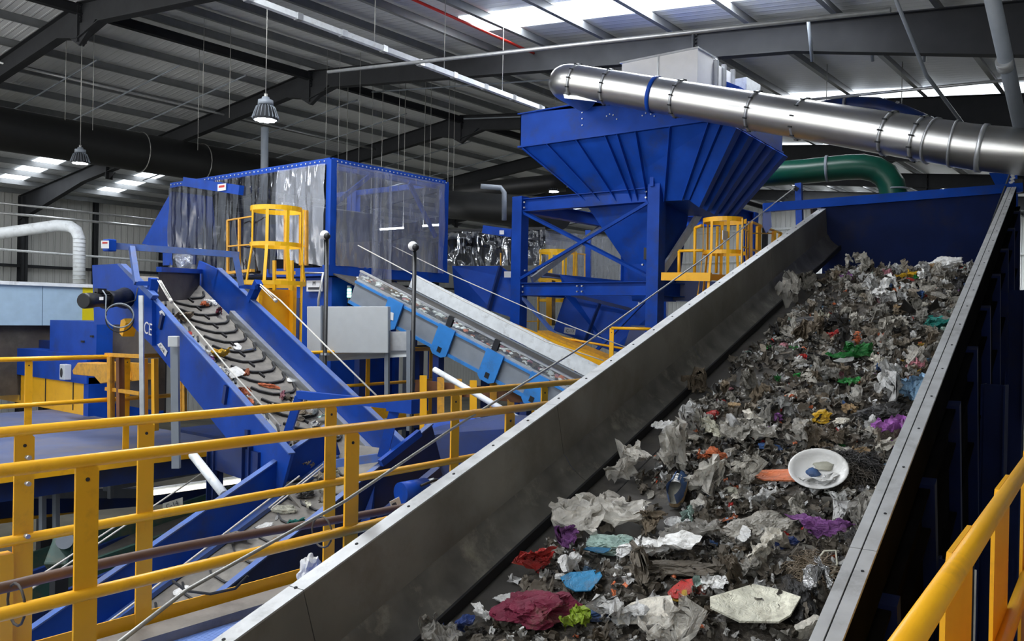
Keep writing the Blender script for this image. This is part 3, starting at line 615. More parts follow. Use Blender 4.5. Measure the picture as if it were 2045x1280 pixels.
MB().bar(D(1628, 440, 11.55), D(1624, 408, 11.55), 0.10, 0.06).build('bearing_bracket', 'black', wide)
mb = MB(); mb.bar(D(2028, 720, 10.9), D(2022, 345, 10.9), 0.11, 0.11, up=A.U); mb.build('cord_post', 'blue', wide)
MB().box(D(2032, 372, 10.7)-Vector((0.03, 0.03, 0.09)), D(2032, 372, 10.7)+Vector((0.06, 0.06, 0.09))).build('end_cap', 'black', wide)
for k, (u_, zz) in enumerate(((1.8, 0), (4.2, 0), (6.8, 0), (9.6, 0))):
    for v_ in (VL-0.06, VR+0.22):
        c = A(u_, v_, WT-0.7); MB().ibeam((c.x, c.y, 0), c, 0.16, 0.16, 0.012, up=(1, 0, 0)).build('leg', 'navy_shaded', wide)
# pull cord with shackles
cord = thing('pull_cord', 'long steel wire rope running from the top post beside the wide conveyor', 'wire rope', D(1590, 373, 11.6))
cp = [D(1590, 372, 11.55), D(1400, 520, 8.6), D(1150, 700, 6.0), D(900, 858, 4.6), D(690, 1000, 3.75), D(480, 1118, 3.1), D(370, 1180, 2.8), D(235, 1285, 2.45)]
MB().path(cp, 0.0075, 8).build('rope', 'wire', cord)
mb = MB(); 
for k in range(5): c = D(1585-k*9, 374+k*7, 11.5); mb.bar(c, c+Vector((0.05, 0.03, -0.035)), 0.03, 0.05)
mb.build('turnbuckle', 'frame', cord)
c2 = thing('pull_cord', 'dark pull cord with wire clips at the right post of the wide conveyor', 'wire rope', D(2020, 345, 10.8))
MB().tube(D(2016, 350, 10.7), D(1960, 500, 8.6), 0.012, 6).build('rope', 'frame', c2)
for k in range(6): c = D(2022-k*1.5, 338+k*7, 10.6); MB().bar(c, c+Vector((0.05, 0.0, 0.03)), 0.02, 0.03).build('rope_clip', 'galv', c2)
# things in the dark gap to the right
tag(MB().tube(D(2040, 640, 9.5), D(2040, 760, 9.5), 0.08, 16).build('yellow_drum', 'yellow_worn'), 'dull yellow round guard in the dark gap at the right edge', 'guard')

# ------------------------------------------------------------------ hopper tower
hop = thing('hopper_tower_frame', 'tall blue steel frame with crossed braces standing under the large blue hopper', 'frame', (-8.4, 14.5, 0))
FX0, FX1, FY0, FY1, FT = -9.84, -6.93, 12.52, 16.48, 7.80
for (x, y) in ((FX1, FY0), (FX0, FY0), (FX1, FY1), (FX0, FY1)):
    mb = MB(); mb.box((x-0.115, y-0.115, 0), (x+0.115, y+0.115, FT+0.05)) if y == FY0 else mb.ibeam((x, y, 0), (x, y, FT), 0.22, 0.22, 0.02, up=(1, 0, 0))
    mb.build('post', 'blue', hop, 0.006)
for z in (FT-0.12, 6.10):
    for (p, q) in (((FX0, FY0), (FX1, FY0)), ((FX1, FY0), (FX1, FY1)), ((FX1, FY1), (FX0, FY1)), ((FX0, FY1), (FX0, FY0))):
        MB().ibeam((p[0], p[1], z), (q[0], q[1], z), 0.17, 0.24, 0.014).build('beam', 'blue', hop)
def brace(p, q, m='blue', w_=0.09, h_=0.05): MB().bar(p, q, h_, w_, up=(0, 1, 0.2)).build('brace', m, hop)
y = FY0-0.02
brace((FX0+0.1, y, FT-0.25), (FX1-0.1, y, 6.3)); brace((FX0+0.1, y-0.06, 6.3), (FX1-0.1, y-0.06, FT-0.25))
brace((FX0+0.1, y, 5.95), (-8.2, y, 4.6), 'blue_dusty', 0.07); brace((FX1-0.1, y-0.03, 5.95), (-8.7, y-0.03, 4.4))
MB().bar((FX1+0.02, FY0+0.15, 6.35), (FX1+0.02, FY0+1.6, FT-0.25), 0.05, 0.14, up=(0, 1, 0.2)).build('brace', 'galv_white', hop); brace((FX0, FY0+0.4, 6.3), (FX0, FY1-1.2, FT-0.3), 'galv', 0.12)
for (x, z) in ((FX0+0.16, FT-0.07), (FX0+0.16, FT-0.17), (FX1-0.16, FT-0.07), (FX1-0.16, FT-0.17), (FX0+0.16, 6.15), (FX0+0.16, 6.05), (-8.35, 6.15), (-8.35, 6.05), (-8.45, 6.15), (-8.45, 6.05), (FX1-0.2, 6.5), (FX0+0.2, 6.45), (FX1-0.25, 5.85)):
    MB().tube((x, FY0-0.10, z), (x, FY0-0.085+0.03, z), 0.016, 8).build('bolt', 'galv', hop)
MB().bar((FX1-0.02, FY0-0.12, FT), (FX1-0.02, FY0-0.12, 9.15), 0.07, 0.07, up=(1, 0, 0)).build('conduit_post', 'blue', hop)

bin_ = thing('hopper', 'large blue flared steel hopper with ribbed sloping sides above the tower frame', 'hopper', (-7.3, 13, 5.8))
BX0, BX1, BY0, BY1 = -9.41, -5.50, 11.92, 14.35
ZR0, ZR1 = 8.64, 9.24
def quadpl(mb, pts, off): return mb.prism(pts, off)
MB().prism([(BX0, BY0, ZR0), (BX1, BY0, ZR0), (BX1, BY0, ZR1-0.25), (BX1-0.8, BY0, ZR1), (BX0, BY0, ZR1)], (0, 0.02, 0)).build('rim_panel', 'blue', bin_)
MB().prism([(BX1, BY0, ZR0), (BX1, BY1, ZR0-0.12), (BX1, BY1, ZR1-0.45), (BX1, BY0, ZR1-0.25)], (-0.02, 0, 0)).build('rim_panel', 'blue', bin_)
MB().prism([(BX0, BY0, ZR0), (BX0, BY1, ZR0), (BX0, BY1, ZR1), (BX0, BY0, ZR1)], (0.02, 0, 0)).build('rim_panel', 'blue', bin_)
MB().prism([(BX0, BY1, ZR0), (BX1, BY1, ZR0), (BX1, BY1, ZR1-0.2), (BX0, BY1, ZR1)], (0, -0.02, 0)).build('rim_panel', 'blue', bin_)
MB().prism([(BX0, BY0, ZR1), (BX1-0.8, BY0, ZR1), (BX1, BY0, ZR1-0.25), (BX1, BY1, ZR1-0.45), (BX0, BY1, ZR1)][::-1], (0, 0, 0.02)).build('lid', 'blue', bin_)
for (p, q) in (((BX0, BY0), (BX1, BY0)), ((BX1, BY0), (BX1, BY1))):
    MB().bar((p[0], p[1]-0.03, ZR0), (q[0], q[1]-0.03, ZR0-(0.12 if q[1] > BY0+1 else 0)), 0.08, 0.03).build('rim_angle', 'blue', bin_)
MB().bar((BX0-0.03, BY0-0.02, ZR1), (BX1-0.8, BY0-0.02, ZR1), 0.06, 0.02).build('rim_angle', 'blue', bin_)
C0 = [(BX0, BY0, ZR0), (BX1, BY0, ZR0), (BX1, BY1, ZR0-0.12), (BX0, BY1, ZR0)]
C1 = [(-8.35, 12.62, 7.62), (-6.35, 12.55, 7.55), (-6.35, 13.95, 7.40), (-8.35, 13.95, 7.62)]
MB().hexa(C1, C0).build('upper_cone', 'blue', bin_)
C2 = [(-7.75, 12.95, 6.55), (-6.95, 12.9, 6.55), (-6.95, 13.5, 6.55), (-7.75, 13.5, 6.55)]
MB().hexa(C2, [(-8.5, 12.66, 7.7), (-7.05, 12.60, 7.7), (-7.05, 13.95, 7.7), (-8.5, 13.95, 7.7)]).build('lower_cone', 'blue', bin_)
MB().hexa([(-7.65, 13.0, 5.9), (-7.05, 13.0, 5.9), (-7.05, 13.5, 5.9), (-7.65, 13.5, 5.9)], C2).build('outlet_spout', 'blue', bin_)
MB().box((-7.35, 12.85, 6.62), (-7.2, 12.95, 6.84)).build('inspection_hatch', 'black', bin_)
lp = lambda a, b, t: Vector(a)+(Vector(b)-Vector(a))*t
for k, t in enumerate((0.02, 0.16, 0.32, 0.47, 0.53, 0.62, 0.78, 0.95)):           # stiffening ribs on the front slope
    MB().bar(lp(C0[0], C0[1], t)+Vector((0, -0.03, 0)), lp(C1[0], C1[1], t)+Vector((0, -0.03, 0)), 0.012, 0.07, up=(0, 1, 0)).build('stiffener_rib', 'blue', bin_)
for k in range(5):                                           # broad folded ribs on the right slope
    t = 0.10+k*0.2
    p0 = lp(C0[1], C0[2], t); p1 = lp(C1[1], C1[2], t)
    mb = MB(); e = Vector((0, 0.165, 0)); e1 = Vector((0, 0.10, 0)); out = Vector((0.16, 0, -0.12))
    mb.hexa([p1-e1, p1+e1, p1+e1*0.6+out*0.9, p1-e1*0.6+out*0.9], [p0-e, p0+e, p0+e*0.6+out, p0-e*0.6+out]); mb.build('folded_rib', 'blue', bin_)
for px, py in ((1163, 250), (1163, 225), (1163, 215), (1163, 237), (1232, 238), (1225, 230), (1218, 228), (1212, 232), (1307, 232), (1300, 228), (1290, 226), (1283, 231)):
    p = PY(px, py, BY0-0.01); MB().tube(p, p+Vector((0, -0.012, 0)), 0.012, 6).build('bolt', 'galv', bin_)
ft = thing('filter_housing', 'pale galvanised box on top of the hopper, partly behind the steel duct', 'housing', (-7.4, 13, 9.25))
p0 = PY(1242, 118, 12.3); p1 = PY(1394, 96, 12.3)
ztop = p1.z
MB().box((p0.x, 12.3, 9.2), (p1.x, 12.95, ztop)).build('casing', 'white', ft, 0.005)
MB().box((p0.x+0.1, 12.95, 9.2), (p1.x+0.02, 13.6, ztop-0.1)).build('casing', 'white', ft, 0.005)
MB().box(((p0.x+p1.x)/2-0.01, 12.28, 9.2), ((p0.x+p1.x)/2+0.01, 12.3, ztop)).build('seam_strip', 'galv', ft)
for y in (12.9, 13.2, 13.55): MB().box((p1.x, y-0.03, 9.2), (p1.x+0.07, y+0.03, ztop-0.05)).build('corner_channel', 'galv', ft)
MB().box((p0.x-0.02, 12.26, ztop-0.01), (p1.x+0.02, 13.0, ztop+0.015)).build('top_plate', 'galv', ft)
f2 = thing('filter_housing', 'small pale box with blue hood peeping over the steel duct, right of the larger box', 'housing', D(1470, 180, 14.5))
c = D(1478, 188, 14.6); MB().box(c-Vector((0.25, 0.2, 0.25)), c+Vector((0.2, 0.4, 0.22))).build('casing', 'galv_white', f2)
c = D(1448, 183, 14.2); MB().prism([c+Vector((-0.25, 0, -0.2)), c+Vector((0.25, 0, -0.2)), c+Vector((0.25, 0, 0.05)), c+Vector((0, 0, 0.18)), c+Vector((-0.25, 0, 0.05))], (0, 0.3, 0)).build('hood', 'blue', f2)
c = D(1412, 165, 13.6)

# small blue hood right behind duct end
tag(MB().prism([D(1975, 345, 13.5), D(2012, 345, 13.5), D(2020, 372, 13.5), D(2020, 1130, 13.5), D(1990, 1130, 13.5), D(1990, 374, 13.5)], (0, 0.5, 0)).build('blue_hood', 'blue'), 'small blue hood behind the far end of the steel duct', 'hood')

# ------------------------------------------------------------------ ladder cages
def cage(label, c, r, z0, z1, zm, zb, rb, m='yellow', open_a=R(0), group=None):
    """hooped ladder cage round a vertical axis; flares to radius rb at zb"""
    c = Vector((c[0], c[1], 0)); t = thing('ladder_cage', label, 'ladder cage', (c.x, c.y, zb), group)
    def hoop(z, rr, h=0.05, nm='hoop'):
        mb = MB(); n = 26; vs = []
        for i in range(n+1):
            a = open_a + R(20)+R(320)*i/n; u = Vector((math.cos(a), math.sin(a), 0))
            vs += [c+u*rr+Vector((0, 0, z-h/2)), c+u*(rr+0.008)+Vector((0, 0, z-h/2)), c+u*(rr+0.008)+Vector((0, 0, z+h/2)), c+u*rr+Vector((0, 0, z+h/2))]
        fs = [(4*i+k, 4*i+(k+1) % 4, 4*i+4+(k+1) % 4, 4*i+4+k) for i in range(n) for k in range(4)] + [(3, 2, 1, 0), (4*n, 4*n+1, 4*n+2, 4*n+3)]
        mb.add(vs, fs).build(nm, m, t)
    hoop(z1, r, 0.07); hoop(zm, r, 0.06); hoop(zb, rb, 0.06)
    for k in range(8):
        a = open_a + R(20)+R(320)*k/7; u = Vector((math.cos(a), math.sin(a), 0))
        mb = MB(); mb.bar(c+u*r+Vector((0, 0, z1)), c+u*r+Vector((0, 0, zm)), 0.045, 0.008, up=u); mb.bar(c+u*r+Vector((0, 0, zm)), c+u*rb+Vector((0, 0, zb)), 0.045, 0.008, up=u)
        mb.build('strap', m, t)
    u = Vector((math.cos(open_a), math.sin(open_a), 0)); s_ = Vector((-u.y, u.x, 0))*0.2
    for k in (-1, 1): MB().bar(c+u*r+s_*k+Vector((0, 0, z0)), c+u*r+s_*k+Vector((0, 0, z1)), 0.06, 0.02, up=u).build('stile', m, t)
    z = z0+0.15
    while z < z1: MB().tube(c+u*r-s_+Vector((0, 0, z)), c+u*r+s_+Vector((0, 0, z)), 0.012, 8).build('rung', m, t); z += 0.28
    return t
cc = D(552, 480, 12.4)
def zat(px, py, c): # height of the sight line above plan point c
    r = ray(px, py); d = ((c.x-CAM.x)*r.x+(c.y-CAM.y)*r.y)/(r.x*r.x+r.y*r.y); return CAM.z+r.z*d
g1 = cage('bright yellow hooped ladder cage in front of the curtained cabin', cc, 0.37, 3.9, zat(552, 419, cc), zat(552, 490, cc), zat(552, 566, cc), 0.45, 'yellow_bright', R(55))
lad = thing('ladder_enclosure', 'yellow boxed ladder shaft below the bright yellow cage', 'ladder', (cc.x, cc.y, 3.9))
z_a, z_b = zat(552, 578, cc), 4.0
c = D(553, 620, 12.3)
MB().box((c.x-0.05, c.y-0.30, z_b), (c.x-0.03, c.y+0.25, z_a)).build('back_sheet', 'yellow', lad)
for dy in (-0.32, 0.27): MB().box((c.x-0.06, c.y+dy-0.03, z_b), (c.x+0.06, c.y+dy+0.03, z_a+0.05)).build('side_post', 'yellow', lad)
for px, py, px2, py2 in ((548, 545, 590, 545), (548, 560, 590, 560), (490, 572, 592, 572)): MB().bar(D(px, py, 12.2), D(px2, py2, 12.25), 0.03, 0.05).build('cross_bar', 'yellow_bright', lad)
for px in (548, 583): MB().bar(D(px, 520, 12.2), D(px, 580, 12.2), 0.04, 0.04).build('stile', 'yellow_bright', lad)
gt_ = thing('cabin_gate', 'yellow framed gate and rails beside the ladder cage seen through the clear curtain', 'gate', D(595, 540, 13.0))
for (a, b, w_) in (((570, 418, 12.9), (570, 540, 12.9), 0.05), ((612, 420, 12.9), (612, 530, 12.9), 0.06), ((600, 420, 12.95), (600, 530, 12.95), 0.05), ((570, 420, 12.9), (614, 422, 12.9), 0.05), ((570, 490, 12.9), (614, 492, 12.9), 0.04),
                   ((455, 440, 14.8), (455, 545, 14.8), 0.05), ((478, 437, 14.6), (478, 545, 14.6), 0.05), ((455, 440, 14.8), (505, 432, 14.4), 0.04), ((455, 492, 14.8), (505, 488, 14.4), 0.04), ((455, 545, 14.8), (505, 540, 14.4), 0.08), ((668, 425, 14.2), (668, 525, 14.2), 0.05)):
    MB().bar(D(*a), D(*b), w_, w_*0.6).build('rail', 'yellow_worn', gt_)

# platform and cage by the wide conveyor
pf = thing('hopper_platform', 'orange-yellow platform edge and rails beside the hopper legs, above the wide conveyor', 'platform', D(1400, 555, 13.0))
def pbar(t, a, b, w_, h_, nm, m='yellow'): return MB().bar(D(*a), D(*b), w_, h_).build(nm, m, t)
pbar(pf, (1322, 552, 13.6), (1420, 553, 13.0), 0.05, 0.13, 'edge_channel'); pbar(pf, (1405, 553, 13.1), (1470, 556, 14.0), 0.05, 0.10, 'edge_channel')
for a, b in (((1356, 501, 13.4), (1356, 548, 13.4)), ((1356, 501, 13.4), (1405, 500, 13.1)), ((1388, 455, 13.2), (1387, 545, 13.2)), ((1388, 455, 13.2), (1402, 450, 13.1)), ((1433, 452, 13.6), (1430, 545, 13.6))):
    MB().path([D(*a), D(*b)], 0.024, 10).build('rail', 'yellow', pf)
pf2 = thing('guard_rail', 'orange rails with flat posts behind the cage at the top of the wide conveyor', 'railing', D(1520, 520, 14))
for a, b, w_ in (((1500, 443, 13.4), (1560, 466, 15.2), 0.05), ((1500, 498, 13.4), (1540, 510, 14.6), 0.05), ((1500, 444, 13.4), (1500, 530, 13.4), 0.09), ((1515, 452, 14.0), (1514, 520, 14.0), 0.09), ((1546, 462, 14.6), (1544, 500, 14.6), 0.09), ((1558, 466, 15.2), (1556, 480, 15.2), 0.08), ((1500, 466, 13.5), (1545, 466, 14.8), 0.04)):
    MB().bar(D(*a), D(*b), w_, w_*0.5).build('rail', 'yellow', pf2)
ck = D(1446, 500, 13.3)
g2 = cage('orange-yellow hooped ladder cage beside the top of the wide conveyor', ck, 0.33, 4.9, zat(1446, 441, ck), zat(1446, 505, ck), zat(1446, 592, ck)+0.0, 0.40, 'yellow', R(10))
MB().box(D(1448, 470, 12.9)-Vector((0.005, 0.09, 0.07)), D(1448, 470, 12.9)+Vector((0.005, 0.09, 0.07))).build('sign', 'label_white', g2)
# far cage seen through the tower
ck = D(1112, 540, 18.5)
g3 = cage('distant bright yellow hooped ladder cage seen through the blue tower frame', ck, 0.40, 3.9, zat(1112, 503, ck), zat(1112, 560, ck), zat(1112, 600, ck), 0.42, 'yellow_bright', R(40))
pf3 = thing('access_ladder', 'yellow ladder column and rails standing behind the blue tower frame', 'ladder', D(1095, 640, 17.5))
for a, b, w_, m_ in (((1075, 575, 17), (1075, 690, 17), 0.07, 'yellow'), ((1100, 560, 17.5), (1100, 650, 17.5), 0.30, 'yellow'), ((1150, 505, 18.5), (1150, 560, 18.5), 0.14, 'yellow_worn'), ((1130, 505, 18.5), (1170, 508, 18.5), 0.05, 'yellow_worn'), ((1168, 508, 18.5), (1168, 560, 18.5), 0.05, 'yellow_worn'), ((1048, 642, 16.8), (1085, 641, 16.8), 0.05, 'yellow'), ((1000, 505, 18.5), (1000, 530, 18.5), 0.05, 'yellow_worn')):
    MB().bar(D(*a), D(*b), w_, w_*0.4).build('rail', m_, pf3)

# ------------------------------------------------------------------ curtained cabin
CX, CY, CY2, CXL, CZ0, CZ1 = -10.73, 8.72, 11.35, -15.6, 6.33, 8.03
cab = thing('sorting_cabin', 'blue framed cabin hung with clear plastic strip curtains above the sloping conveyors', 'cabin', (CX-2.3, CY+1.3, CZ0))
for (x, y) in ((CX, CY), (CX, CY2), (CX-2.45, CY2), (CX-2.6, CY2)): MB().box((x-0.06, y-0.06, CZ0-0.1), (x+0.06, y+0.06, CZ1+0.02)).build('post', 'blue', cab)
MB().bar((CX, CY, CZ1), (CX, CY2, CZ1), 0.08, 0.10).build('top_beam', 'blue', cab)
MB().bar((CX, CY, CZ1), (CXL, CY, CZ1), 0.08, 0.10).build('top_beam', 'blue', cab)
MB().bar((CX, CY2, CZ1), (CX-3.2, CY2, CZ1), 0.08, 0.10).build('top_beam', 'blue', cab)
MB().bar((CX-0.2, CY+0.2, CZ1-0.03), (CX-0.2, CY2, CZ1-0.03), 0.10, 0.12).build('top_beam', 'blue', cab)
MB().bar((CX, CY-0.1, CZ0-0.06), (CX, CY2+0.1, CZ0-0.06), 0.14, 0.17).build('base_beam', 'blue', cab)
MB().bar((CX, CY, CZ0-0.08), (CX-1.6, CY, CZ0-0.08), 0.14, 0.14).build('base_beam', 'blue', cab)
MB().bar((CX-0.1, CY+0.1, CZ1-0.7), (CX-0.1, CY+0.9, CZ1-0.1), 0.05, 0.07).build('knee_brace', 'blue', cab)
MB().bar((CX-0.1, CY2-0.1, CZ1-1.0), (CX-0.1, CY2-0.8, CZ1-0.1), 0.05, 0.07).build('knee_brace', 'blue', cab)
MB().box((CX-3.0, CY+0.1, CZ0-0.12), (CX-0.1, CY2, CZ0-0.06)).build('floor_plate', 'blue_dark', cab)
bm0 = PY(372, 366, CY-0.02); bm1 = PY(480, 383, CY-0.02)
sb = MB().bar(PY(370, 363, CY-0.12), PY(482, 380, CY-0.12), 0.10, 0.17).build('lifting_beam', 'blue', cab)
s = PY(443, 374, CY-0.19); MB().box(s-Vector((0.13, 0.004, 0.06)), s+Vector((0.13, 0.004, 0.06))).build('warning_sticker', 'label_white', cab)
MB().box(s+Vector((-0.09, -0.007, -0.005)), s+Vector((0.09, -0.004, 0.035))).build('warning_print', 'ink_red', cab)
def curtain(p, q, z0, z1, m, name, seed, fold=0.05, freq=9, parent=cab, taper=None):
    p = Vector(p); q = Vector(q); d = (q-p); L_ = d.length; d.normalize(); n = Vector((d.y, -d.x, 0))
    nu = max(24, int(L_*34)); nv = 16; vs = []
    for j in range(nv+1):
        t = j/nv
        for i in range(nu+1):
            s_ = i/nu; x = s_*L_
            zz0 = z0 if taper is None else taper(s_)
            off = fold*(0.35+0.65*t)*(0.45*math.sin(x*freq+seed+5*noise.noise((x*1.3, t*0.5, seed)))+1.6*noise.noise((x*freq*0.35, t*1.4, seed+3))+0.8*noise.noise((x*freq*0.8, t*3.0, seed+5))) + 0.02*noise.noise((x*12, t*7, seed+9))
            dz = 0.03*noise.noise((x*2.5, 0, seed+5)) * t
            vs.append(p + d*(x+0.02*noise.noise((x*3, t*3, seed+7))) + n*off + Vector((0, 0, z1+(zz0-z1)*t+dz)))
    fs = [(j*(nu+1)+i, j*(nu+1)+i+1, (j+1)*(nu+1)+i+1, (j+1)*(nu+1)+i) for j in range(nv) for i in range(nu)]
    return MB().add(vs, fs, True).build(name, m, parent)
zt = CZ1-0.03
# right face: clear overlapping sheets
curtain((CX+0.07, CY+0.05, 0), (CX+0.07, CY+1.02, 0), CZ0+0.02, zt, 'pvc', 'strip_curtain', 1, 0.012, 5)
curtain((CX+0.10, CY+0.80, 0), (CX+0.10, CY+1.22, 0), CZ0-0.22, zt, 'pvc', 'strip_curtain', 2, 0.04, 16)
curtain((CX+0.07, CY+1.20, 0), (CX+0.07, CY2-0.05, 0), CZ0+0.02, zt, 'pvc', 'strip_curtain', 3, 0.018, 6)
# left face: glossy, darker folds
curtain((CXL, CY-0.07, 0), (CX-3.55, CY-0.07, 0), CZ0-0.05, zt-0.02, 'pvc_shaded', 'strip_curtain', 4, 0.05, 13)
curtain((CX-3.6, CY-0.09, 0), (CX-2.5, CY-0.09, 0), CZ0-0.1, zt-0.02, 'pvc_shaded', 'strip_curtain', 5, 0.045, 17)
curtain((CX-2.55, CY-0.06, 0), (CX-1.35, CY-0.06, 0), CZ0-0.1, zt-0.02, 'pvc_shaded', 'strip_curtain', 6, 0.04, 15)
curtain((CX-1.30, CY-0.10, 0), (CX-0.05, CY-0.10, 0), CZ0-0.0, zt-0.02, 'pvc', 'strip_curtain', 8, 0.05, 7, taper=lambda s_: CZ0+0.0+0.15*(1-s_))
mb = MB()
for k in range(30): y = CY+0.06+k*0.088; mb.tube((CX+0.06, y, CZ1-0.0), (CX+0.075, y, CZ1-0.0), 0.012, 6)
for k in range(40): x = CX-0.1-k*0.12; mb.tube((x, CY-0.06, CZ1), (x, CY-0.075, CZ1), 0.012, 6)
mb.build('curtain_studs', 'galv', cab)
# dark machinery inside the cabin
ins = thing('screen_machine', 'dark machine housing inside the curtained cabin', 'machine', (CX-3.5, CY+1.6, CZ0-0.05))
MB().box((CX-4.6, CY+0.9, CZ0), (CX-1.6, CY2-0.2, CZ1-0.5)).build('housing', 'black', ins, 0.02)
MB().box((CX-1.5, CY+1.4, CZ0), (CX-0.5, CY2-0.3, CZ0+0.55)).build('hopper_box', 'brown_dark', ins, 0.02)
MB().box((CX-4.0, CY+0.8, CZ0+0.3), (CX-2.2, CY+0.88, CZ0+0.9)).build('side_door', 'blue_dark', ins)
# blue chute left of the cabin
ch = thing('feed_chute', 'blue triangular chute plate left of the dark curtains', 'chute', PY(310, 530, CY))
MB().prism([PY(342, 382, CY), PY(352, 490, CY), PY(350, 530, CY), PY(325, 530, CY), PY(325, 495, CY), PY(283, 487, CY)], (0, 0.9, 0)).build('side_plate', 'blue', ch)
MB().box(PY(325, 530, CY-0.05), PY(360, 498, CY-0.05)+Vector((0, 0.1, 0))).build('front_plate', 'blue', ch)
MB().box(PY(345, 530, CY-0.07), PY(390, 505, CY-0.07)+Vector((0, 0.1, 0))).build('front_plate', 'blue_dark', ch)
cb_ = PY(368, 520, CY-0.45); bm = bmesh.new(); bmesh.ops.create_icosphere(bm, subdivisions=4, radius=1.0)
_vs = [cb_+Vector((v.co.x*0.22, v.co.y*0.10, v.co.z*0.15))*(1+0.35*noise.noise(v.co*1.6)+0.25*abs(noise.noise(v.co*3.7))) for v in bm.verts]
MB().add(_vs, [[v.index for v in f.verts] for f in bm.faces], True).build('curtain_bulge', 'pvc', cab); bm.free()
bag = [PY(340, 505, CY-0.3), PY(372, 498, CY-0.35), PY(392, 520, CY-0.35), PY(385, 540, CY-0.3), PY(350, 538, CY-0.3), PY(345, 520, CY-0.35)]
# lower tower under the cabin
tw = thing('transfer_tower', 'blue box tower under the curtained cabin with a small lit signal lamp', 'tower', (-11.4, 9.4, 0))
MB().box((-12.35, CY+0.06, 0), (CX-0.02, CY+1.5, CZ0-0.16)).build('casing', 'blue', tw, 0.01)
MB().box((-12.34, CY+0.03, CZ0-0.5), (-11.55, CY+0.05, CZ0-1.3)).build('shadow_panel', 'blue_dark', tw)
s = PY(616, 575, CY+0.0)
s = PY(628, 571, CY+0.0); MB().box(s-Vector((0.2, 0.005, 0.09)), s+Vector((0.2, 0.02, 0.09))).build('name_plate', 'label_white', tw); np_ = tw.children[-1]
text_part('M', s+Vector((0, -0.008, 0.04)), (1, 0, 0), (0, 0, 1), 0.10, 'ink', np_); MB().box(s+Vector((-0.15, -0.012, -0.06)), s+Vector((0.13, -0.008, -0.02))).build('print_line', 'ink', np_)
sg = thing('signal_tower', 'small stack light glowing green on the blue tower', 'signal lamp', PX(697, 612, -10.5))
p = PX(697, 610, -10.5)
MB().tube(p, p+Vector((0, 0, 0.12)), 0.03, 12).build('base', 'black', sg)
for k in range(4): MB().tube(p+Vector((0, 0, 0.13+k*0.05)), p+Vector((0, 0, 0.17+k*0.05)), 0.035, 14).build('lamp_segment', 'led_green' if k < 3 else 'grey_box', sg)
wall_tie([D(605, 545, 12.9), D(645, 545, 12.8), D(636, 600, 12.8), D(636, 640, 12.8)], 0.02, 'galv', 'bent grey conduit on the blue tower above the white panel', 'pipe', 'conduit_pipe')

# ------------------------------------------------------------------ conveyor with chevron belt (descends towards the walkway)
B = Frame(ray(-635, -472))
_, v0 = B.hit(309, 592, -3.95); _, v1 = B.hit(437, 539, -3.95)
sgn = 1 if v1 > v0 else -1
BW = -3.95; bl = v0; brt = v1
print('B v', bl, brt)
cb = thing('chevron_conveyor', 'steep blue-sided conveyor with a grey chevron belt, left of centre', 'conveyor', B(8, (bl+brt)/2, -6))
uT = B.hit(309, 592, BW)[0]; uB = B.hit(529, 840, BW)[0]; uT2 = B.hit(437, 539, BW)[0]; uB2 = B.hit(745, 832, BW)[0]
print('B u', uT, uB, uT2, uB2)
lo_ = min(uB, uB2)-0.9
e = 0.03*sgn
B.box(MB(), lo_+0.4, uT+0.55, bl-e, bl, BW-0.52, BW).build('side_wall', 'blue', cb)
B.box(MB(), lo_+0.4, uT+0.55, bl-2*e, bl+0.3*e, BW, BW+0.012).build('top_flange', 'blue_dusty', cb)
B.box(MB(), lo_, uT2+0.05, brt, brt+e, BW-0.60, BW).build('side_wall', 'blue', cb)
B.box(MB(), lo_, uT2+0.05, brt-0.3*e, brt+2*e, BW, BW+0.012).build('top_flange', 'blue_dusty', cb)
B.box(MB(), lo_, uT+0.3, brt-0.07*sgn, brt-0.005*sgn, BW-0.39, BW-0.30).build('skirt_strip', 'galv', cb)
B.box(MB(), lo_, uT+1.6, bl+0.02*sgn, brt-0.02*sgn, BW-0.42, BW-0.40).build('belt', 'belt', cb)
B.box(MB(), lo_, uT+0.2, bl+sgn*0.40, bl+sgn*0.46, BW-0.40, BW-0.395).build('belt_joint', 'galv', cb)
# chevron cleats: curved polyline ribs
wd = abs(brt-bl); k = 0
uu = lo_+0.1
while uu < uT+1.3 and k < 60:
    pts = []
    for (f_, du) in ((0.47, 0.10), (0.52, 0.02), (0.62, -0.05), (0.72, -0.06), (0.84, -0.03), (0.90, 0.04), (0.93, 0.15)):
        pts.append(B(uu+du*1.15, bl+sgn*wd*f_, BW-0.39))
    mb = MB()
    for a, b in zip(pts[:-1], pts[1:]): mb.bar(a, b, 0.024, 0.034, up=B.W)
    mb.build('cleat', 'cleat', cb); mb = MB()
    mb.bar(B(uu-0.06, bl+sgn*wd*0.68, BW-0.39), B(uu-0.18, bl+sgn*wd*0.70, BW-0.39), 0.018, 0.03, up=B.W)
    mb.build('cross_cleat', 'cleat', cb); mb = MB()
    mb.bar(B(uu+0.10, bl+sgn*wd*0.40, BW-0.39), B(uu-0.04, bl+sgn*wd*0.36, BW-0.39), 0.022, 0.03, up=B.W)
    mb.build('side_cleat', 'cleat', cb); mb = MB()
    mb.bar(B(uu-0.06, bl+sgn*wd*0.33, BW-0.39), B(uu-0.12, bl+sgn*wd*0.22, BW-0.39), 0.014, 0.02, up=B.W); mb.bar(B(uu-0.12, bl+sgn*wd*0.22, BW-0.39), B(uu-0.11, bl+sgn*wd*0.10, BW-0.39), 0.014, 0.02, up=B.W)
    mb.build('edge_cleat', 'cleat', cb); uu += 0.262; k += 1
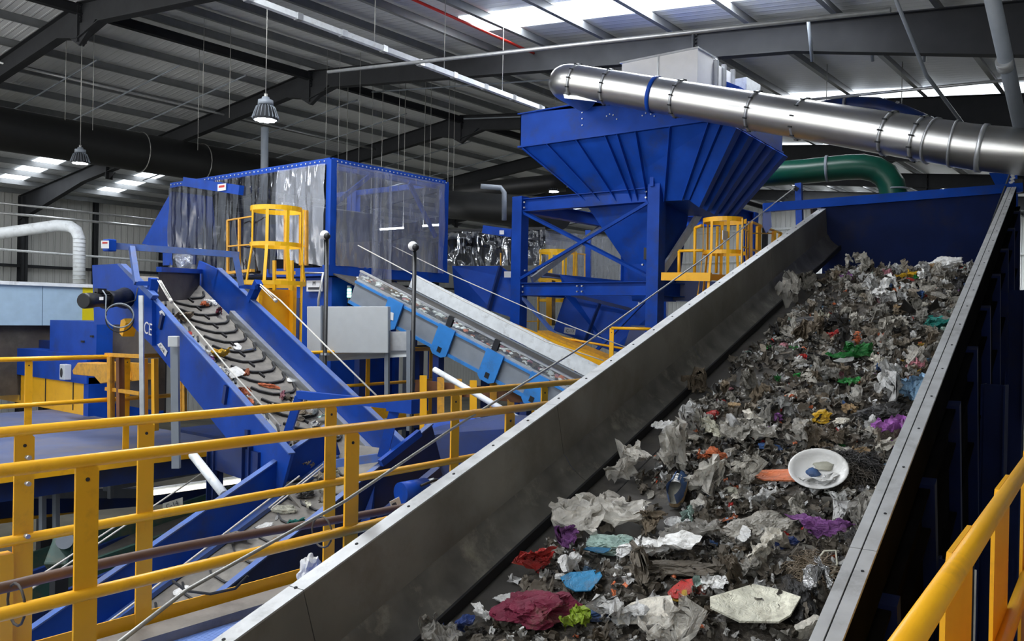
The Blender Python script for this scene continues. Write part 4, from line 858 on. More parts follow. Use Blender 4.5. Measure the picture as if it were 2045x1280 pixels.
# head end
def bp(px, py, v=None):  # point on the outer plane of the left wall
    u_, w_ = B.hitv(px, py, (bl-e*1.0) if v is None else v); return B(u_, (bl-e*1.0) if v is None else v, w_)
hs = [(192, 530), (244, 527), (272, 560), (312, 600), (312, 690), (270, 648), (196, 648)]
MB().prism([bp(*p) for p in hs], -B.V*sgn*0.05).build('head_housing', 'blue', cb)
MB().prism([bp(*p) for p in ((244, 527), (252, 527), (318, 590), (312, 598))], -B.V*sgn*0.07).build('housing_flange', 'blue_dusty', cb)
ua_ = B.hit(312, 541, BW+0.03)[0]; ub_ = B.hit(402, 545, BW+0.03)[0]; print('flap', ua_, ub_)
_u, _w = B.hitv(402, 545, brt); b = B(_u, brt-0.02*sgn, _w); ub_ = _u
_u, _w = B.hitv(314, 541, bl); a = B(_u, bl+0.02*sgn, _w); print('flap', ub_, _u, _w, b, a)
MB().prism([a, b, b+Vector((0, 0, -0.36)), a+Vector((0, 0, -0.36))], B.U*0.01).build('rubber_flap', 'brown_dark', cb)
MB().bar(a+Vector((0, 0, 0.02)), b+Vector((0, 0, 0.02)), 0.06, 0.06).build('flap_beam', 'blue', cb)
MB().prism([B(uT2-0.02, brt, BW-0.5), B(uT2+0.62, brt, BW-0.4), B(uT2+0.62, brt, BW-0.12), B(uT2-0.0, brt, BW)], B.V*e).build('side_wall', 'blue', cb)
# CE mark and plate
fx = (bp(380, 740)-bp(320, 670)).normalized(); fy = (bp(320, 650)-bp(320, 690)).normalized()
fx2 = (bp(312, 664)-bp(292, 656)).normalized()
text_part('CE', bp(296, 657, bl-0.10*sgn), fx2, fy, 0.20, 'ink_white', cb)
pl = [bp(*p, v=bl-e*1.2) for p in ((315, 688), (322, 684), (335, 702), (331, 712))]
MB().prism(pl, -B.V*sgn*0.006).build('name_plate', 'label_white', cb); np_ = cb.children[-1]
c = (pl[0]+pl[1]+pl[2]+pl[3])/4 - B.V*sgn*0.012
text_part('C-14', c, (pl[2]-pl[1]), (pl[1]-pl[0]), 0.07, 'ink', np_)
pl = [bp(*p, v=bl-e*1.2) for p in ((319, 622), (326, 618), (330, 630), (323, 636))]; MB().prism(pl, -B.V*sgn*0.006).build('warning_sticker', 'label_white', cb)
for (x, y, x2, y2) in ((328, 628, 322, 656), (455, 770, 450, 806), (497, 858, 497, 876)): MB().bar(bp(x, y), bp(x2, y2), 0.06, 0.06).build('side_bracket', 'blue_dark', cb)
# pull-cord posts leaning at the wall
for a, b in (((298, 640), (307, 556)),): MB().bar(bp(*a, v=bl-e), bp(*b, v=bl-e)-B.V*sgn*0.0, 0.09, 0.09, up=B.V).build('cord_post', 'blue', cb)
u_, w_ = B.hitv(517, 563, brt+e); MB().bar(B(u_, brt+e, w_), B(B.hitv(500, 600, brt+e)[0], brt+e, B.hitv(500, 600, brt+e)[1]), 0.09, 0.09, up=B.V).build('cord_post', 'blue', cb)
MB().bar(bp(425, 905), bp(520, 935), 0.06, 0.30, up=(0, 0, 1)).build('lower_truss', 'blue_dark', cb)
for x in (430, 500): 
    c = bp(x, 890); MB().ibeam((c.x, c.y, 0), c, 0.12, 0.12, 0.01, up=(1, 0, 0)).build('leg', 'blue_dark', cb)
# over-belt hoop bar with limit sticker
hb = thing('cord_hoop', 'blue bar frame over the top of the chevron conveyor with a red and white sticker', 'frame', D(340, 560, 9.7))
p0 = D(212, 490, 9.9); p1 = D(478, 509, 10.4)
MB().bar(p0, p1, 0.055, 0.075).build('cross_bar', 'blue_dusty', hb)
c = D(219, 490, 9.85); MB().box(c-Vector((0.07, 0.05, 0.07)), c+Vector((0.07, 0.05, 0.07))).build('end_plate', 'blue', hb, 0.01)
rr = (MC @ Vector((1, 0, 0))).normalized(); ru = (MC @ Vector((0, 1, 0))).normalized(); rb_ = MC @ Vector((0, 0, 1))
c2_ = c + rb_*0.11
MB().hexa([c2_-rr*0.045-ru*0.045, c2_+rr*0.045-ru*0.045, c2_+rr*0.045+ru*0.045, c2_-rr*0.045+ru*0.045], [c2_-rr*0.045-ru*0.045+rb_*0.004, c2_+rr*0.045-ru*0.045+rb_*0.004, c2_+rr*0.045+ru*0.045+rb_*0.004, c2_-rr*0.045+ru*0.045+rb_*0.004]).build('warning_sticker', 'label_white', hb); ws_ = hb.children[-1]
MB().bar(c2_+rb_*0.006-rr*0.03+ru*0.02, c2_+rb_*0.006+rr*0.03+ru*0.02, 0.003, 0.02).build('warning_print', 'ink_red', ws_)
MB().bar(D(263, 494, 9.95), D(274, 566, 9.75), 0.06, 0.07).build('leg', 'blue_dusty', hb); MB().bar(D(272, 566, 9.75), D(300, 566, 9.8), 0.06, 0.05).build('foot', 'blue', hb)
MB().bar(D(470, 508, 10.38), D(482, 570, 10.4), 0.06, 0.07).build('leg', 'blue_dusty', hb); MB().bar(D(480, 572, 10.6), D(512, 574, 10.5), 0.06, 0.05).build('foot', 'blue', hb)
for x in (390, 400): MB().bar(D(x, 496, 10.45), D(x+2, 508, 10.45), 0.05, 0.02).build('rope_knot', 'cord', hb)
tag(MB().path([D(318, 560, 9.6), D(338, 595, 9.4), D(460, 740, 8.6), D(560, 850, 8.0)], 0.008, 6).build('pull_cord', 'cord'), 'pale pull cord along the left side of the chevron belt', 'cord')
tag(MB().path([D(520, 568, 10.3), D(560, 600, 10.0), D(650, 690, 9.3), D(752, 790, 8.6)], 0.009, 6).build('pull_cord', 'cord'), 'pale pull cord stretched outside the right wall of the chevron conveyor', 'cord')
for a, b in (((318, 560, 9.55), (340, 598, 9.35)), ((522, 572, 10.2), (548, 598, 10.05))):
    t = thing('turnbuckle', ('pale turnbuckle on the cord at the top left of the chevron belt', 'pale turnbuckle on the cord right of the chevron conveyor')[a[0] > 400], 'turnbuckle', D(*a))
    p, q = D(*a), D(*b); sd_ = (q-p).cross(Vector((0, 0, 1))).normalized()*0.018
    for k in (-1, 1): MB().tube(p+sd_*k, q+sd_*k, 0.006, 6).build('side_rod', 'cord', t)
    MB().tube(q, q+(q-p)*0.15, 0.02, 8).build('eye', 'cord', t)
# motor
mo = thing('drive_motor', 'black cylindrical motor sticking out beside the head of the chevron conveyor', 'motor', D(205, 598, 9.6))
ma = D(166, 601, 9.3); mdir = (D(240, 596, 10.0)-ma); mdir.normalize()
MB().path([ma, ma+mdir*0.02, ma+mdir*0.14, ma+mdir*0.15, ma+mdir*0.40], 0.085, 24, True, [0.075, 0.088, 0.088, 0.080, 0.080]).build('fan_cowl', 'black', mo)
MB().path([ma+mdir*0.40, ma+mdir*0.42, ma+mdir*0.62, ma+mdir*0.8], 0.09, 20, True, [0.11, 0.11, 0.09, 0.13]).build('gearbox', 'black', mo)
cow_ = mo.children[0]
for k in range(9):
    a_ = R(-50+k*20); s1 = mdir.cross(Vector((0, 0, 1))).normalized(); s2 = s1.cross(mdir); d_ = s2*math.cos(a_)-s1*math.sin(a_)
    MB().bar(ma+mdir*0.24+d_*0.085, ma+mdir*0.40+d_*0.085, 0.004, 0.02, up=d_).build('cooling_fin', 'black', cow_)
MB().box(ma+mdir*0.30+Vector((-0.03, -0.05, 0.08)), ma+mdir*0.30+Vector((0.06, 0.05, 0.13))).build('terminal_box', 'black', mo)
c = D(202, 596, 9.35); MB().bar(c-rr*0.02, c+rr*0.025, 0.004, 0.035).build('rating_plate', 'label_white', mo)
cab_ = thing('cable_coil', 'loose grey cable looped below the black motor', 'cable', D(238, 640, 9.5))
pts = [D(205, 580, 9.4), D(212, 590, 9.35), D(211, 630, 9.35)]+[D(239+28*math.cos(a_), 630+24*math.sin(a_), 9.35) for a_ in [R(180-12*i) for i in range(30)]]
MB().path(pts, 0.008, 6).build('loop', 'grey_post', cab_)
MB().path([D(239+28*math.cos(a_), 636+27*math.sin(a_), 9.4) for a_ in [R(200-14*i) for i in range(24)]]+[D(270, 600, 9.5), D(275, 575, 9.6)], 0.008, 6).build('loop', 'frame', cab_)
tag(MB().prism([bp(265, 640), bp(272, 636), bp(275, 645), bp(268, 672), bp(262, 665)], -B.V*sgn*0.14).build('limit_switch', 'yellow'), 'small orange switch box below the motor cable', 'switch')

# ------------------------------------------------------------------ lower blue conveyor
Cc = Frame(ray(2148, -177)); H = -3.3
cl, cr = -1.84*3.3, -1.508*3.3
cc_ = thing('lower_conveyor', 'blue-sided sloping conveyor rising behind the handrails with scattered litter', 'conveyor', Cc(3, (cl+cr)/2, -5))
Cc.box(MB(), 0.3, 5.1, cl-0.03, cl, H-0.50, H).build('side_wall', 'blue', cc_)
Cc.box(MB(), 0.3, 5.1, cl-0.06, cl+0.01, H, H+0.012).build('top_flange', 'blue_dusty', cc_)
Cc.box(MB(), 0.3, 5.0, cl+0.0, cl+0.09, H-0.33, H-0.29).build('skirt_strip', 'blue_dusty', cc_)
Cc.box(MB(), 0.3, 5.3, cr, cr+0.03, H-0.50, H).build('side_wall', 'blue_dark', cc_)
Cc.box(MB(), 0.3, 5.3, cr-0.01, cr+0.05, H, H+0.012).build('top_flange', 'blue_dusty', cc_)
Cc.box(MB(), 0.3, 5.3, cl, cr, H-0.36, H-0.34).build('belt', 'belt', cc_)
k = 0; u_ = 0.6
while u_ < 5.0:
    mb = MB(); pts = [Cc(u_+du, cl+(cr-cl)*f_, H-0.335) for f_, du in ((0.15, 0.1), (0.3, 0.0), (0.5, -0.04), (0.7, 0.0), (0.88, 0.1))]
    for a, b in zip(pts[:-1], pts[1:]): mb.bar(a, b, 0.016, 0.022, up=Cc.W)
    mb.build('cleat', 'cleat', cc_); u_ += 0.26
for v_ in (cl+0.2, cr-0.08): MB().path([Cc(0.5, v_, H-0.18), Cc(2.5, v_, H-0.2), Cc(4.4, v_, H-0.15)], 0.008, 6).build('pull_cord', 'cord', cc_)
p, q = Cc(3.9, cl+0.35, H-0.15), Cc(4.6, cl+0.35, H-0.12)
for k in (-1, 1): MB().tube(p+Cc.V*0.02*k, q+Cc.V*0.02*k, 0.007, 6).build('turnbuckle_rod', 'cord', cc_)
for u_ in (1.0, 3.0, 4.6):
    for v_ in (cl-0.05, cr+0.06): c = Cc(u_, v_, H-0.5); MB().box((c.x-0.05, c.y-0.05, 0), (c.x+0.05, c.y+0.05, c.z)).build('leg', 'blue_dark', cc_)
# sign with letters low on the right wall
s0 = Cc(3.05, cr+0.035, H-0.28)
pp = [Cc(2.75, cr+0.035, H-0.45), Cc(3.0, cr+0.035, H-0.45), Cc(3.0, cr+0.035, H-0.2), Cc(2.75, cr+0.035, H-0.2)]
MB().prism(pp, Cc.V*0.004).build('sign', 'label_white', cc_)
text_part('MA', Cc(2.88, cr+0.04, H-0.33), Cc.U, Cc.W, 0.16, 'ink', cc_)
# hoop over the crossing
h2 = thing('cord_hoop', 'blue bar frame over the foot of the chevron conveyor behind the handrails', 'frame', D(700, 880, 7.6))
MB().bar(D(596, 788, 8.0), D(828, 812, 7.2), 0.06, 0.075).build('cross_bar', 'blue', h2)
MB().bar(D(780, 806, 7.3), D(830, 812, 7.1), 0.10, 0.12).build('end_plate', 'blue', h2)
MB().bar(D(598, 792, 8.0), D(562, 905, 8.0), 0.07, 0.075).build('leg', 'blue', h2)
MB().bar(D(789, 815, 7.3), D(764, 912, 7.3), 0.08, 0.085).build('leg', 'blue', h2)
MB().bar(D(768, 912, 7.3), D(650, 928, 7.5), 0.07, 0.07).build('foot', 'blue_dusty', h2)
MB().bar(D(838, 864, 7.4), D(760, 925, 7.1), 0.05, 0.06).build('foot', 'blue', h2)
# dark hoppers between the lower conveyor and wide conveyor
dk = thing('receiving_chute', 'dark blue open chute beneath the middle conveyor, seen between the rail posts', 'chute', D(920, 900, 7.6))
MB().prism([D(840, 868, 8.2), D(990, 838, 8.6), D(1110, 850, 8.6), D(1110, 1060, 8.2), D(760, 1060, 7.4), D(770, 930, 7.6)], Vector((-0.3, 0.5, 0))).build('side_plate', 'blue_dark', dk)
MB().prism([D(845, 860, 8.6), D(850, 836, 9.2), D(1000, 836, 9.4), D(1005, 845, 8.8), D(855, 872, 8.3)], Vector((0, 0.02, 0.01))).build('top_plate', 'blue', dk)
MB().bar(D(855, 872, 8.2), D(1020, 846, 8.7), 0.05, 0.03).build('top_flange', 'blue_dusty', dk)
MB().bar(D(950, 836, 9.3), D(1090, 850, 8.9), 0.05, 0.03).build('top_flange', 'blue_dusty', dk)
MB().bar(D(845, 870, 8.1), D(875, 975, 7.8), 0.09, 0.09).build('stay', 'blue', dk)
MB().bar(D(742, 960, 7.3), D(728, 1060, 7.1), 0.09, 0.09).build('stay', 'blue', dk)
MB().bar(D(760, 1035, 7.0), D(875, 940, 7.5), 0.08, 0.08).build('stay', 'blue_dark', dk)
md = thing('tail_motor', 'small dusty motor and coiled hose low between the rail post and the wide conveyor', 'motor', D(840, 990, 6.9))
MB().tube(D(800, 985, 6.9), D(850, 975, 7.1), 0.09, 18).build('body', 'blue', md)
MB().tube(D(850, 975, 7.1), D(870, 970, 7.1), 0.07, 18).build('end_cover', 'galv', md)
MB().bar(D(781, 1012, 6.75), D(800, 1002, 6.8), 0.004, 0.09).build('warning_sticker', 'label_white', md)
MB().bar(D(785, 1012, 6.73), D(793, 1008, 6.73), 0.004, 0.05).build('warning_print', 'ink', md)
MB().path([D(840, 970, 6.9), D(870, 958, 7.0), D(905, 965, 7.2), D(930, 950, 7.3)], 0.012, 8).build('hose', 'black', md)

# ------------------------------------------------------------------ middle conveyor with sky-blue panels
Dm = Frame(ray(-2000, -851), flip=True); HD = -2.6
_, da = Dm.hit(720, 541, HD); _, db = Dm.hit(1201, 737, HD); sg2 = 1 if db > da else -1
print('D v', da, db)
uA = Dm.hit(720, 541, HD)[0]; uZ = Dm.hit(1136, 754, HD)[0]-1.4; uW = Dm.hit(834, 551, HD)[0]
cm = thing('panelled_conveyor', 'sloping conveyor with sky-blue side plates and a white far wall, in the middle distance', 'conveyor', Dm(8, (da+db)/2, -4))
wdir = sg2
Dm.box(MB(), uZ, uA, da, da+0.02*wdir, HD-0.13, HD).build('clear_side', 'screen', cm)
Dm.box(MB(), uZ, uA, da-0.02*wdir, da+0.03*wdir, HD-0.01, HD+0.015).build('top_flange', 'galv', cm)
Dm.box(MB(), uZ, uA, da-0.02*wdir, da+0.04*wdir, HD-0.16, HD-0.13).build('lower_rail', 'galv', cm)
Dm.box(MB(), uZ, uA, da-0.02*wdir, da+0.0*wdir, HD-0.52, HD-0.16).build('side_wall', 'grey_post', cm)
Dm.box(MB(), uZ, uA, da-0.05*wdir, da-0.02*wdir, HD-0.20, HD-0.165).build('edge_strip', 'blue_light', cm)
Dm.box(MB(), uZ, uA, da-0.05*wdir, da-0.02*wdir, HD-0.545, HD-0.50).build('edge_strip', 'blue_light', cm)
Dm.box(MB(), uZ-0.5, uW, db, db+0.03*wdir, HD-0.21, HD+0.03).build('far_wall', 'galv_white', cm)
Dm.box(MB(), uZ-0.5, uW, db-0.02*wdir, db, HD-0.32, HD-0.22).build('skirt_strip', 'grey_post', cm)
Dm.box(MB(), uZ-0.5, uA+0.8, da, db, HD-0.26, HD-0.24).build('belt', 'belt_dark', cm)
for (px, py) in ((783, 625), (883, 683), (979, 732), (1066, 785)):
    u_, w_ = Dm.hitv(px, py, da-0.05*wdir)
    MB().prism([Dm(u_+0.14, da-0.05*wdir, HD-0.14), Dm(u_-0.16, da-0.05*wdir, HD-0.14), Dm(u_-0.16, da-0.05*wdir, HD-0.55), Dm(u_-0.08, da-0.05*wdir, HD-0.60), Dm(u_+0.08, da-0.05*wdir, HD-0.60), Dm(u_+0.14, da-0.05*wdir, HD-0.55)], -Dm.V*wdir*0.03).build('side_plate', 'blue_light', cm); sp_ = cm.children[-1]
    MB().prism([Dm(u_+0.02, da-0.082*wdir, HD-0.46), Dm(u_-0.05, da-0.082*wdir, HD-0.46), Dm(u_-0.05, da-0.082*wdir, HD-0.54), Dm(u_+0.02, da-0.082*wdir, HD-0.54)], -Dm.V*wdir*0.004).build('lock_opening', 'black', sp_)
u_, w_ = Dm.hitv(782, 627, da-0.09*wdir); q = [Dm.hitv(*p, da-0.09*wdir) for p in ((776, 622), (786, 625), (785, 640), (775, 637))]
MB().prism([Dm(a, da-0.085*wdir, b) for a, b in q], -Dm.V*wdir*0.004).build('number_plate', 'label_white', cm)
for (px, py) in ((884, 635), (980, 683)):
    u_, _ = Dm.hit(px, py, HD); Dm.box(MB(), u_-0.03, u_+0.06, da-0.03*wdir, da+0.02*wdir, HD-0.14, HD+0.02).build('joint_plate', 'frame', cm)
for f_ in (0.05, 0.35, 0.65, 0.95):
    for v_ in (da, db): c = Dm(uZ+(uA-uZ)*f_, v_, HD-0.6); MB().box((c.x-0.06, c.y-0.06, 0), (c.x+0.06, c.y+0.06, c.z)).build('leg', 'blue_dark', cm)
tag(MB().tube(D(868, 738, 10.2), D(1055, 848, 9.0), 0.035, 12).build('brace_tube', 'galv_white'), 'shiny white tube slanting down under the panelled conveyor', 'tube')
tag(MB().tube(D(385, 908, 8.6), D(448, 988, 8.0), 0.045, 12).build('brace_tube', 'galv_white'), 'shiny white tube slanting down left of the foot of the chevron conveyor', 'tube')
for (pts, nm) in (([(715, 490, 12.6), (900, 588, 11.5), (1090, 682, 10.6), (1205, 720, 10.1)], 'nearer of two pale pull cords slanting over the panelled conveyor'), ([(785, 492, 14.6), (900, 548, 13.8), (1100, 636, 12.7), (1262, 698, 12)], 'farther of two pale pull cords slanting over the panelled conveyor')):
    tag(MB().path([D(*p) for p in pts], 0.008, 6).build('pull_cord', 'cord'), nm, 'cord')

# ------------------------------------------------------------------ white panel, camera poles
wp = thing('control_enclosure', 'flat pale grey control enclosure on legs behind the middle handrail', 'enclosure', D(700, 715, 11.8))
a, b = D(613, 612, 12.0), D(775, 612, 12.0); a2, b2 = D(613, 705, 12.0), D(775, 705, 12.0)
MB().prism([a, b, b2, a2], rb_*-0.25).build('cabinet', 'grey_box', wp, 0.008)
MB().bar(D(643, 610, 11.93), D(643, 708, 11.93), 0.05, 0.02).build('post_cover', 'grey_post', wp)
MB().prism([D(640, 700, 12.3), D(816, 696, 12.3), D(816, 712, 12.2), D(640, 722, 12.2)], rb_*-0.05).build('cable_tray', 'grey_box', wp)
MB().prism([D(776, 662, 12.2), D(820, 662, 12.2), D(820, 700, 12.2), D(776, 700, 12.2)], rb_*-0.05).build('side_shelf', 'galv', wp)
for x in (643, 773, 817): MB().bar(D(x, 660, 12.1), D(x, 860, 12.1), 0.06, 0.06).build('leg', 'grey_post', wp)
def cam_pole(label, px, y0, y1, d, dy=0):
    t = thing('camera_pole', label, 'camera pole', (D(px, y1, d).x, D(px, y1, d).y, 0))
    b0 = D(px, y1, d); b0.z = 0.0; top = D(px, y0, d); MB().tube((b0.x, b0.y, b0.z), (b0.x, b0.y, top.z), 0.028, 12).build('pole', 'black', t)
    c = Vector((b0.x, b0.y, top.z))
    MB().path(arc(c, 0, 0, 0.0, (1, 0, 0), (0, 1, 0), 1), 0.01, 4).build('joint', 'black', t)
    mb = MB(); bm = bmesh.new(); bmesh.ops.create_uvsphere(bm, u_segments=16, v_segments=10, radius=0.06)
    mb.add([c+rb_*0.05-rr*0.02+v.co for v in bm.verts], [[v.index for v in f.verts] for f in bm.faces], True); bm.free(); mb.build('dome_housing', 'white', t)
    mb = MB(); bm = bmesh.new(); bmesh.ops.create_uvsphere(bm, u_segments=14, v_segments=8, radius=0.045)
    mb.add([c+rb_*0.09+rr*0.02-ru*0.02+v.co for v in bm.verts], [[v.index for v in f.verts] for f in bm.faces], True); bm.free(); mb.build('lens', 'black', t)
    q = D(px, y1-5, d); MB().bar(q-Vector((0.06, 0, 0)), q+Vector((0.06, 0, 0)), 0.05, 0.03).build('clamp', 'galv', t)
    return t
cam_pole('thin black pole with a white dome camera in front of the cabin corner', 649, 470, 712, 10.9)
cam_pole('thin black pole with a white dome camera in front of the clear curtains', 823, 492, 795, 10.6)

# ------------------------------------------------------------------ middle platform
pa = PZ(605, 705, 5.03); pb = PZ(860, 697, 5.03); xm = (pa.x+pb.x)/2
def yatx(px, py): return PX(px, py, xm).y
mp = railing('small yellow handrail in front of the control enclosure, middle distance', [(xm, pa.y-0.6, 0), (xm, pb.y, 0)], [(xm, yatx(735, 720), 0), (xm, pb.y-0.04, 0)], toe=True)
MB().path([(xm, pb.y, DK+1.1), (xm-1.5, pb.y, DK+1.1)], 0.024, 12).build('top_rail', 'yellow', mp)
pm = thing('middle_platform', 'dark lower platform with blue and grey machine legs under the control enclosure', 'platform', (xm-1, pb.y-1, 2))
MB().box((xm-2.2, pa.y-0.6, DK-0.15), (xm-0.02, pb.y+0.1, DK-0.1)).build('deck_plate', 'blue_dark', pm)
for i in range(7): MB().box((xm-2.2+i*0.3, pb.y+0.3, 2.2), (xm-2.1+i*0.3, pb.y+0.4, 5.0)).build('leg', ['blue', 'grey_post', 'blue_dark'][i % 3], pm)
ol = thing('under_conveyor_guard', 'row of worn orange guards under the panelled conveyor', 'guard', D(980, 800, 11.5))
for i, px in enumerate((845, 880, 915, 945, 985, 1020, 1060, 1100)):
    MB().bar(D(px, 750+(px-845)*0.1, 12.2), D(px, 880, 12.0), 0.10, 0.05).build('guard_post', 'yellow_worn' if i % 3 else 'yellow', ol)
MB().bar(D(830, 770, 12.4), D(1120, 800, 12.0), 0.05, 0.18).build('guard_panel', 'rust', ol)
MB().bar(D(700, 826, 9.8), D(790, 822, 10.2), 0.05, 0.14).build('toe_plate', 'yellow', ol)

# ------------------------------------------------------------------ left platform
pa = PZ(0, 716, 5.03); pb = PZ(350, 711, 5.03); xl = (pa.x+pb.x)/2
print('left plat x', pa.x, pb.x)
f_ = lambda px, py: PX(px, py, xl).y
lp_ = railing('yellow handrail along the left platform in front of the pale blue machine', [(xl, f_(0, 715)-1.0, 0), (xl, f_(350, 711), 0)], [(xl, f_(57, 760), 0), (xl, f_(253, 760), 0)], toe=False, r=0.026)
dkp = thing('platform_deck', 'dusty blue tread deck of the left platform with a yellow edge channel', 'platform', (xl-1.5, 5, DK-0.2))
MB().box((xl-4.6, f_(0, 715)-1.0, DK-0.04), (xl+0.05, f_(400, 850)+0.2, DK)).build('tread_plate', 'tread_dusty', dkp)
MB().box((xl+0.05, f_(0, 715)-1.0, DK-0.20), (xl+0.08, f_(430, 850)+0.3, DK+0.0)).build('edge_channel', 'yellow', dkp)
MB().box((xl-0.05, f_(0, 715)-1.0, DK-0.42), (xl-0.02, f_(430, 850)+0.3, DK-0.20)).build('side_beam', 'blue_dark', dkp)
# skirted machine on the platform
wl0 = PZ(40, 804, DK); wl1 = PZ(165, 830, DK); ym = (wl0.y+wl1.y)/2; xr_ = wl1.x
print('machine y', wl0, wl1)
mc = thing('bunker_machine', 'long blue and orange skirted machine bed on the left platform', 'machine', (xr_-2, ym+0.5, DK))
zq = PY(165, 765, ym).z
MB().box((xr_-5.0, ym, DK), (xr_, ym+1.2, zq)).build('orange_skirt', 'yellow', mc)
MB().box((xr_-0.0, ym-0.02, DK-0.1), (xr_+0.16, ym+1.2, zq+0.1)).build('corner_post', 'blue', mc)
zb2 = PY(165, 707, ym).z
MB().box((xr_-5.0, ym-0.05, zq), (xr_+0.16, ym+1.2, zb2)).build('side_beam', 'blue', mc)
for i in range(3): MB().box((xr_-0.4-i*1.0, ym-0.01, DK+0.05), (xr_-0.38-i*1.0, ym+0.0, zq)).build('skirt_joint', 'ink', mc)
zc2 = PY(150, 641, ym).z; xa_ = PY(100, 645, ym).x; xb_ = PY(193, 645, ym).x
MB().box((xa_, ym, zb2), (xb_, ym+0.9, zc2)).build('hopper_side', 'blue', mc)
MB().box((xr_-5.0, ym+0.3, zb2), (xa_, ym+0.9, PY(90, 683, ym).z)).build('trough_side', 'blue_dark', mc)
MB().box((xr_-5.5, ym+1.0, zb2+0.1), (xa_+0.02, ym+1.1, PY(90, 655, ym).z)).build('rusty_plate', 'rust', mc)
MB().box((xb_, ym+0.25, DK+0.2), (PY(285, 645, ym).x, ym+0.35, zc2)).build('dark_flap', 'brown_dark', mc)
for dx in (-0.1, -0.4): MB().box((xb_+dx-0.05, ym-0.03, zb2+0.3+dx*0.3), (xb_+dx+0.02, ym, zb2+0.33+dx*0.3)).build('latch', 'frame', mc)
c = PY(131, 744, ym-0.1); e_ = PY(145, 722, ym-0.1)
iso = thing('isolator_box', 'small pale grey isolator box with a dark round window on the machine bed', 'switch box', c)
MB().box((c.x-0.08, ym-0.16, c.z-0.11), (c.x+0.09, ym-0.05, c.z+0.13)).build('case', 'grey_box', iso, 0.01)
MB().prism(arc((c.x-0.005, ym-0.165, c.z), 0, 2*math.pi, 0.075, (0.55, 0, 0), (0, 0, 1), 20)[:-1], (0, 0.01, 0)).build('window', 'black', iso)
gb = thing('belt_guard', 'faceted orange guard box beside the grey isolator', 'guard', PY(185, 760, ym-0.2))
pts = [PY(*p, ym-0.35) for p in ((144, 740), (155, 724), (200, 726), (218, 724), (222, 762), (200, 766), (188, 752), (146, 748))]
MB().prism(pts, (0, 0.3, 0)).build('casing', 'yellow_worn', gb, 0.01)
MB().prism([PY(*p, ym-0.05) for p in ((215, 722), (292, 726), (292, 758), (215, 766))], (0, 0.1, 0)).build('drive_cover', 'yellow_worn', gb)
tp = thing('post_group_frame', 'cluster of worn orange posts and rails at the end of the left platform', 'frame', D(250, 800, 9.8))
for (x, w_, m_, y0_, y1_) in ((221, 0.05, 'yellow_worn', 712, 835), (240, 0.06, 'rust', 714, 835), (287, 0.06, 'yellow', 716, 860), (309, 0.05, 'yellow', 716, 860), (360, 0.03, 'yellow_worn', 712, 838), (367, 0.03, 'yellow_worn', 712, 838)):
    MB().bar(D(x, y0_, 9.75), D(x+1, y1_, 9.75), w_*1.6, 0.04).build('post', m_, tp)
MB().bar(D(212, 708, 9.8), D(285, 712, 9.6), 0.05, 0.04).build('rail', 'yellow_worn', tp); MB().bar(D(212, 776, 9.8), D(280, 786, 9.6), 0.04, 0.04).build('rail', 'yellow_worn', tp)
MB().bar(D(350, 711, 9.75), D(368, 713, 9.75), 0.04, 0.03).build('rail', 'yellow_worn', tp)
# pale blue machine behind
x_b = -15.5
pbm = thing('pale_blue_housing', 'long pale blue machine housing with a lemon yellow end section at far left', 'machine', (x_b-1, 7, DK))
q0, q1, q2 = PX(-60, 562, x_b), PX(165, 574, x_b), PX(195, 576, x_b); zlo = PX(165, 650, x_b).z
MB().box((x_b-1.4, q0.y, zlo), (x_b, PX(85, 600, x_b).y-0.005, q1.z)).build('housing_panel', 'blue_pale', pbm)
MB().box((x_b-1.4, PX(85, 600, x_b).y+0.005, zlo), (x_b, q1.y, q1.z)).build('housing_panel', 'blue_pale', pbm)
MB().box((x_b-1.4, q1.y, zlo-0.02), (x_b+0.01, q2.y+0.6, q1.z)).build('end_panel', 'yellow_lemon', pbm)
MB().box((x_b-1.4, q0.y, q1.z), (x_b+0.05, q2.y+0.6, q1.z+0.06)).build('top_trim', 'galv_white', pbm)
MB().box((x_b-1.4, q0.y, zlo-1.2), (x_b-0.15, q2.y, zlo)).build('plinth', 'brown_dark', pbm)
for y in (q0.y+0.3, q1.y-0.3): MB().box((x_b-0.8, y-0.1, 0), (x_b-0.6, y+0.1, zlo-1.2)).build('leg', 'frame', pbm)
# switch column and silver pole
sc = thing('switch_column', 'grey channel column carrying a small pale box in front of the chevron conveyor', 'column', D(352, 935, 8.2))
MB().bar(D(352, 935, 8.4), D(349, 672, 8.4), 0.075, 0.05, up=rb_).build('channel', 'grey_post', sc)
MB().bar(D(347, 693, 8.3), D(347, 671, 8.3), 0.10, 0.06, up=rb_).build('switch_box', 'grey_box', sc, 0.008)
tag(MB().bar(D(285, 930, 9.0), D(282, 590, 9.0), 0.045, 0.03, up=rb_).build('silver_pole', 'galv'), 'thin silver upright pole left of the chevron conveyor', 'pole')

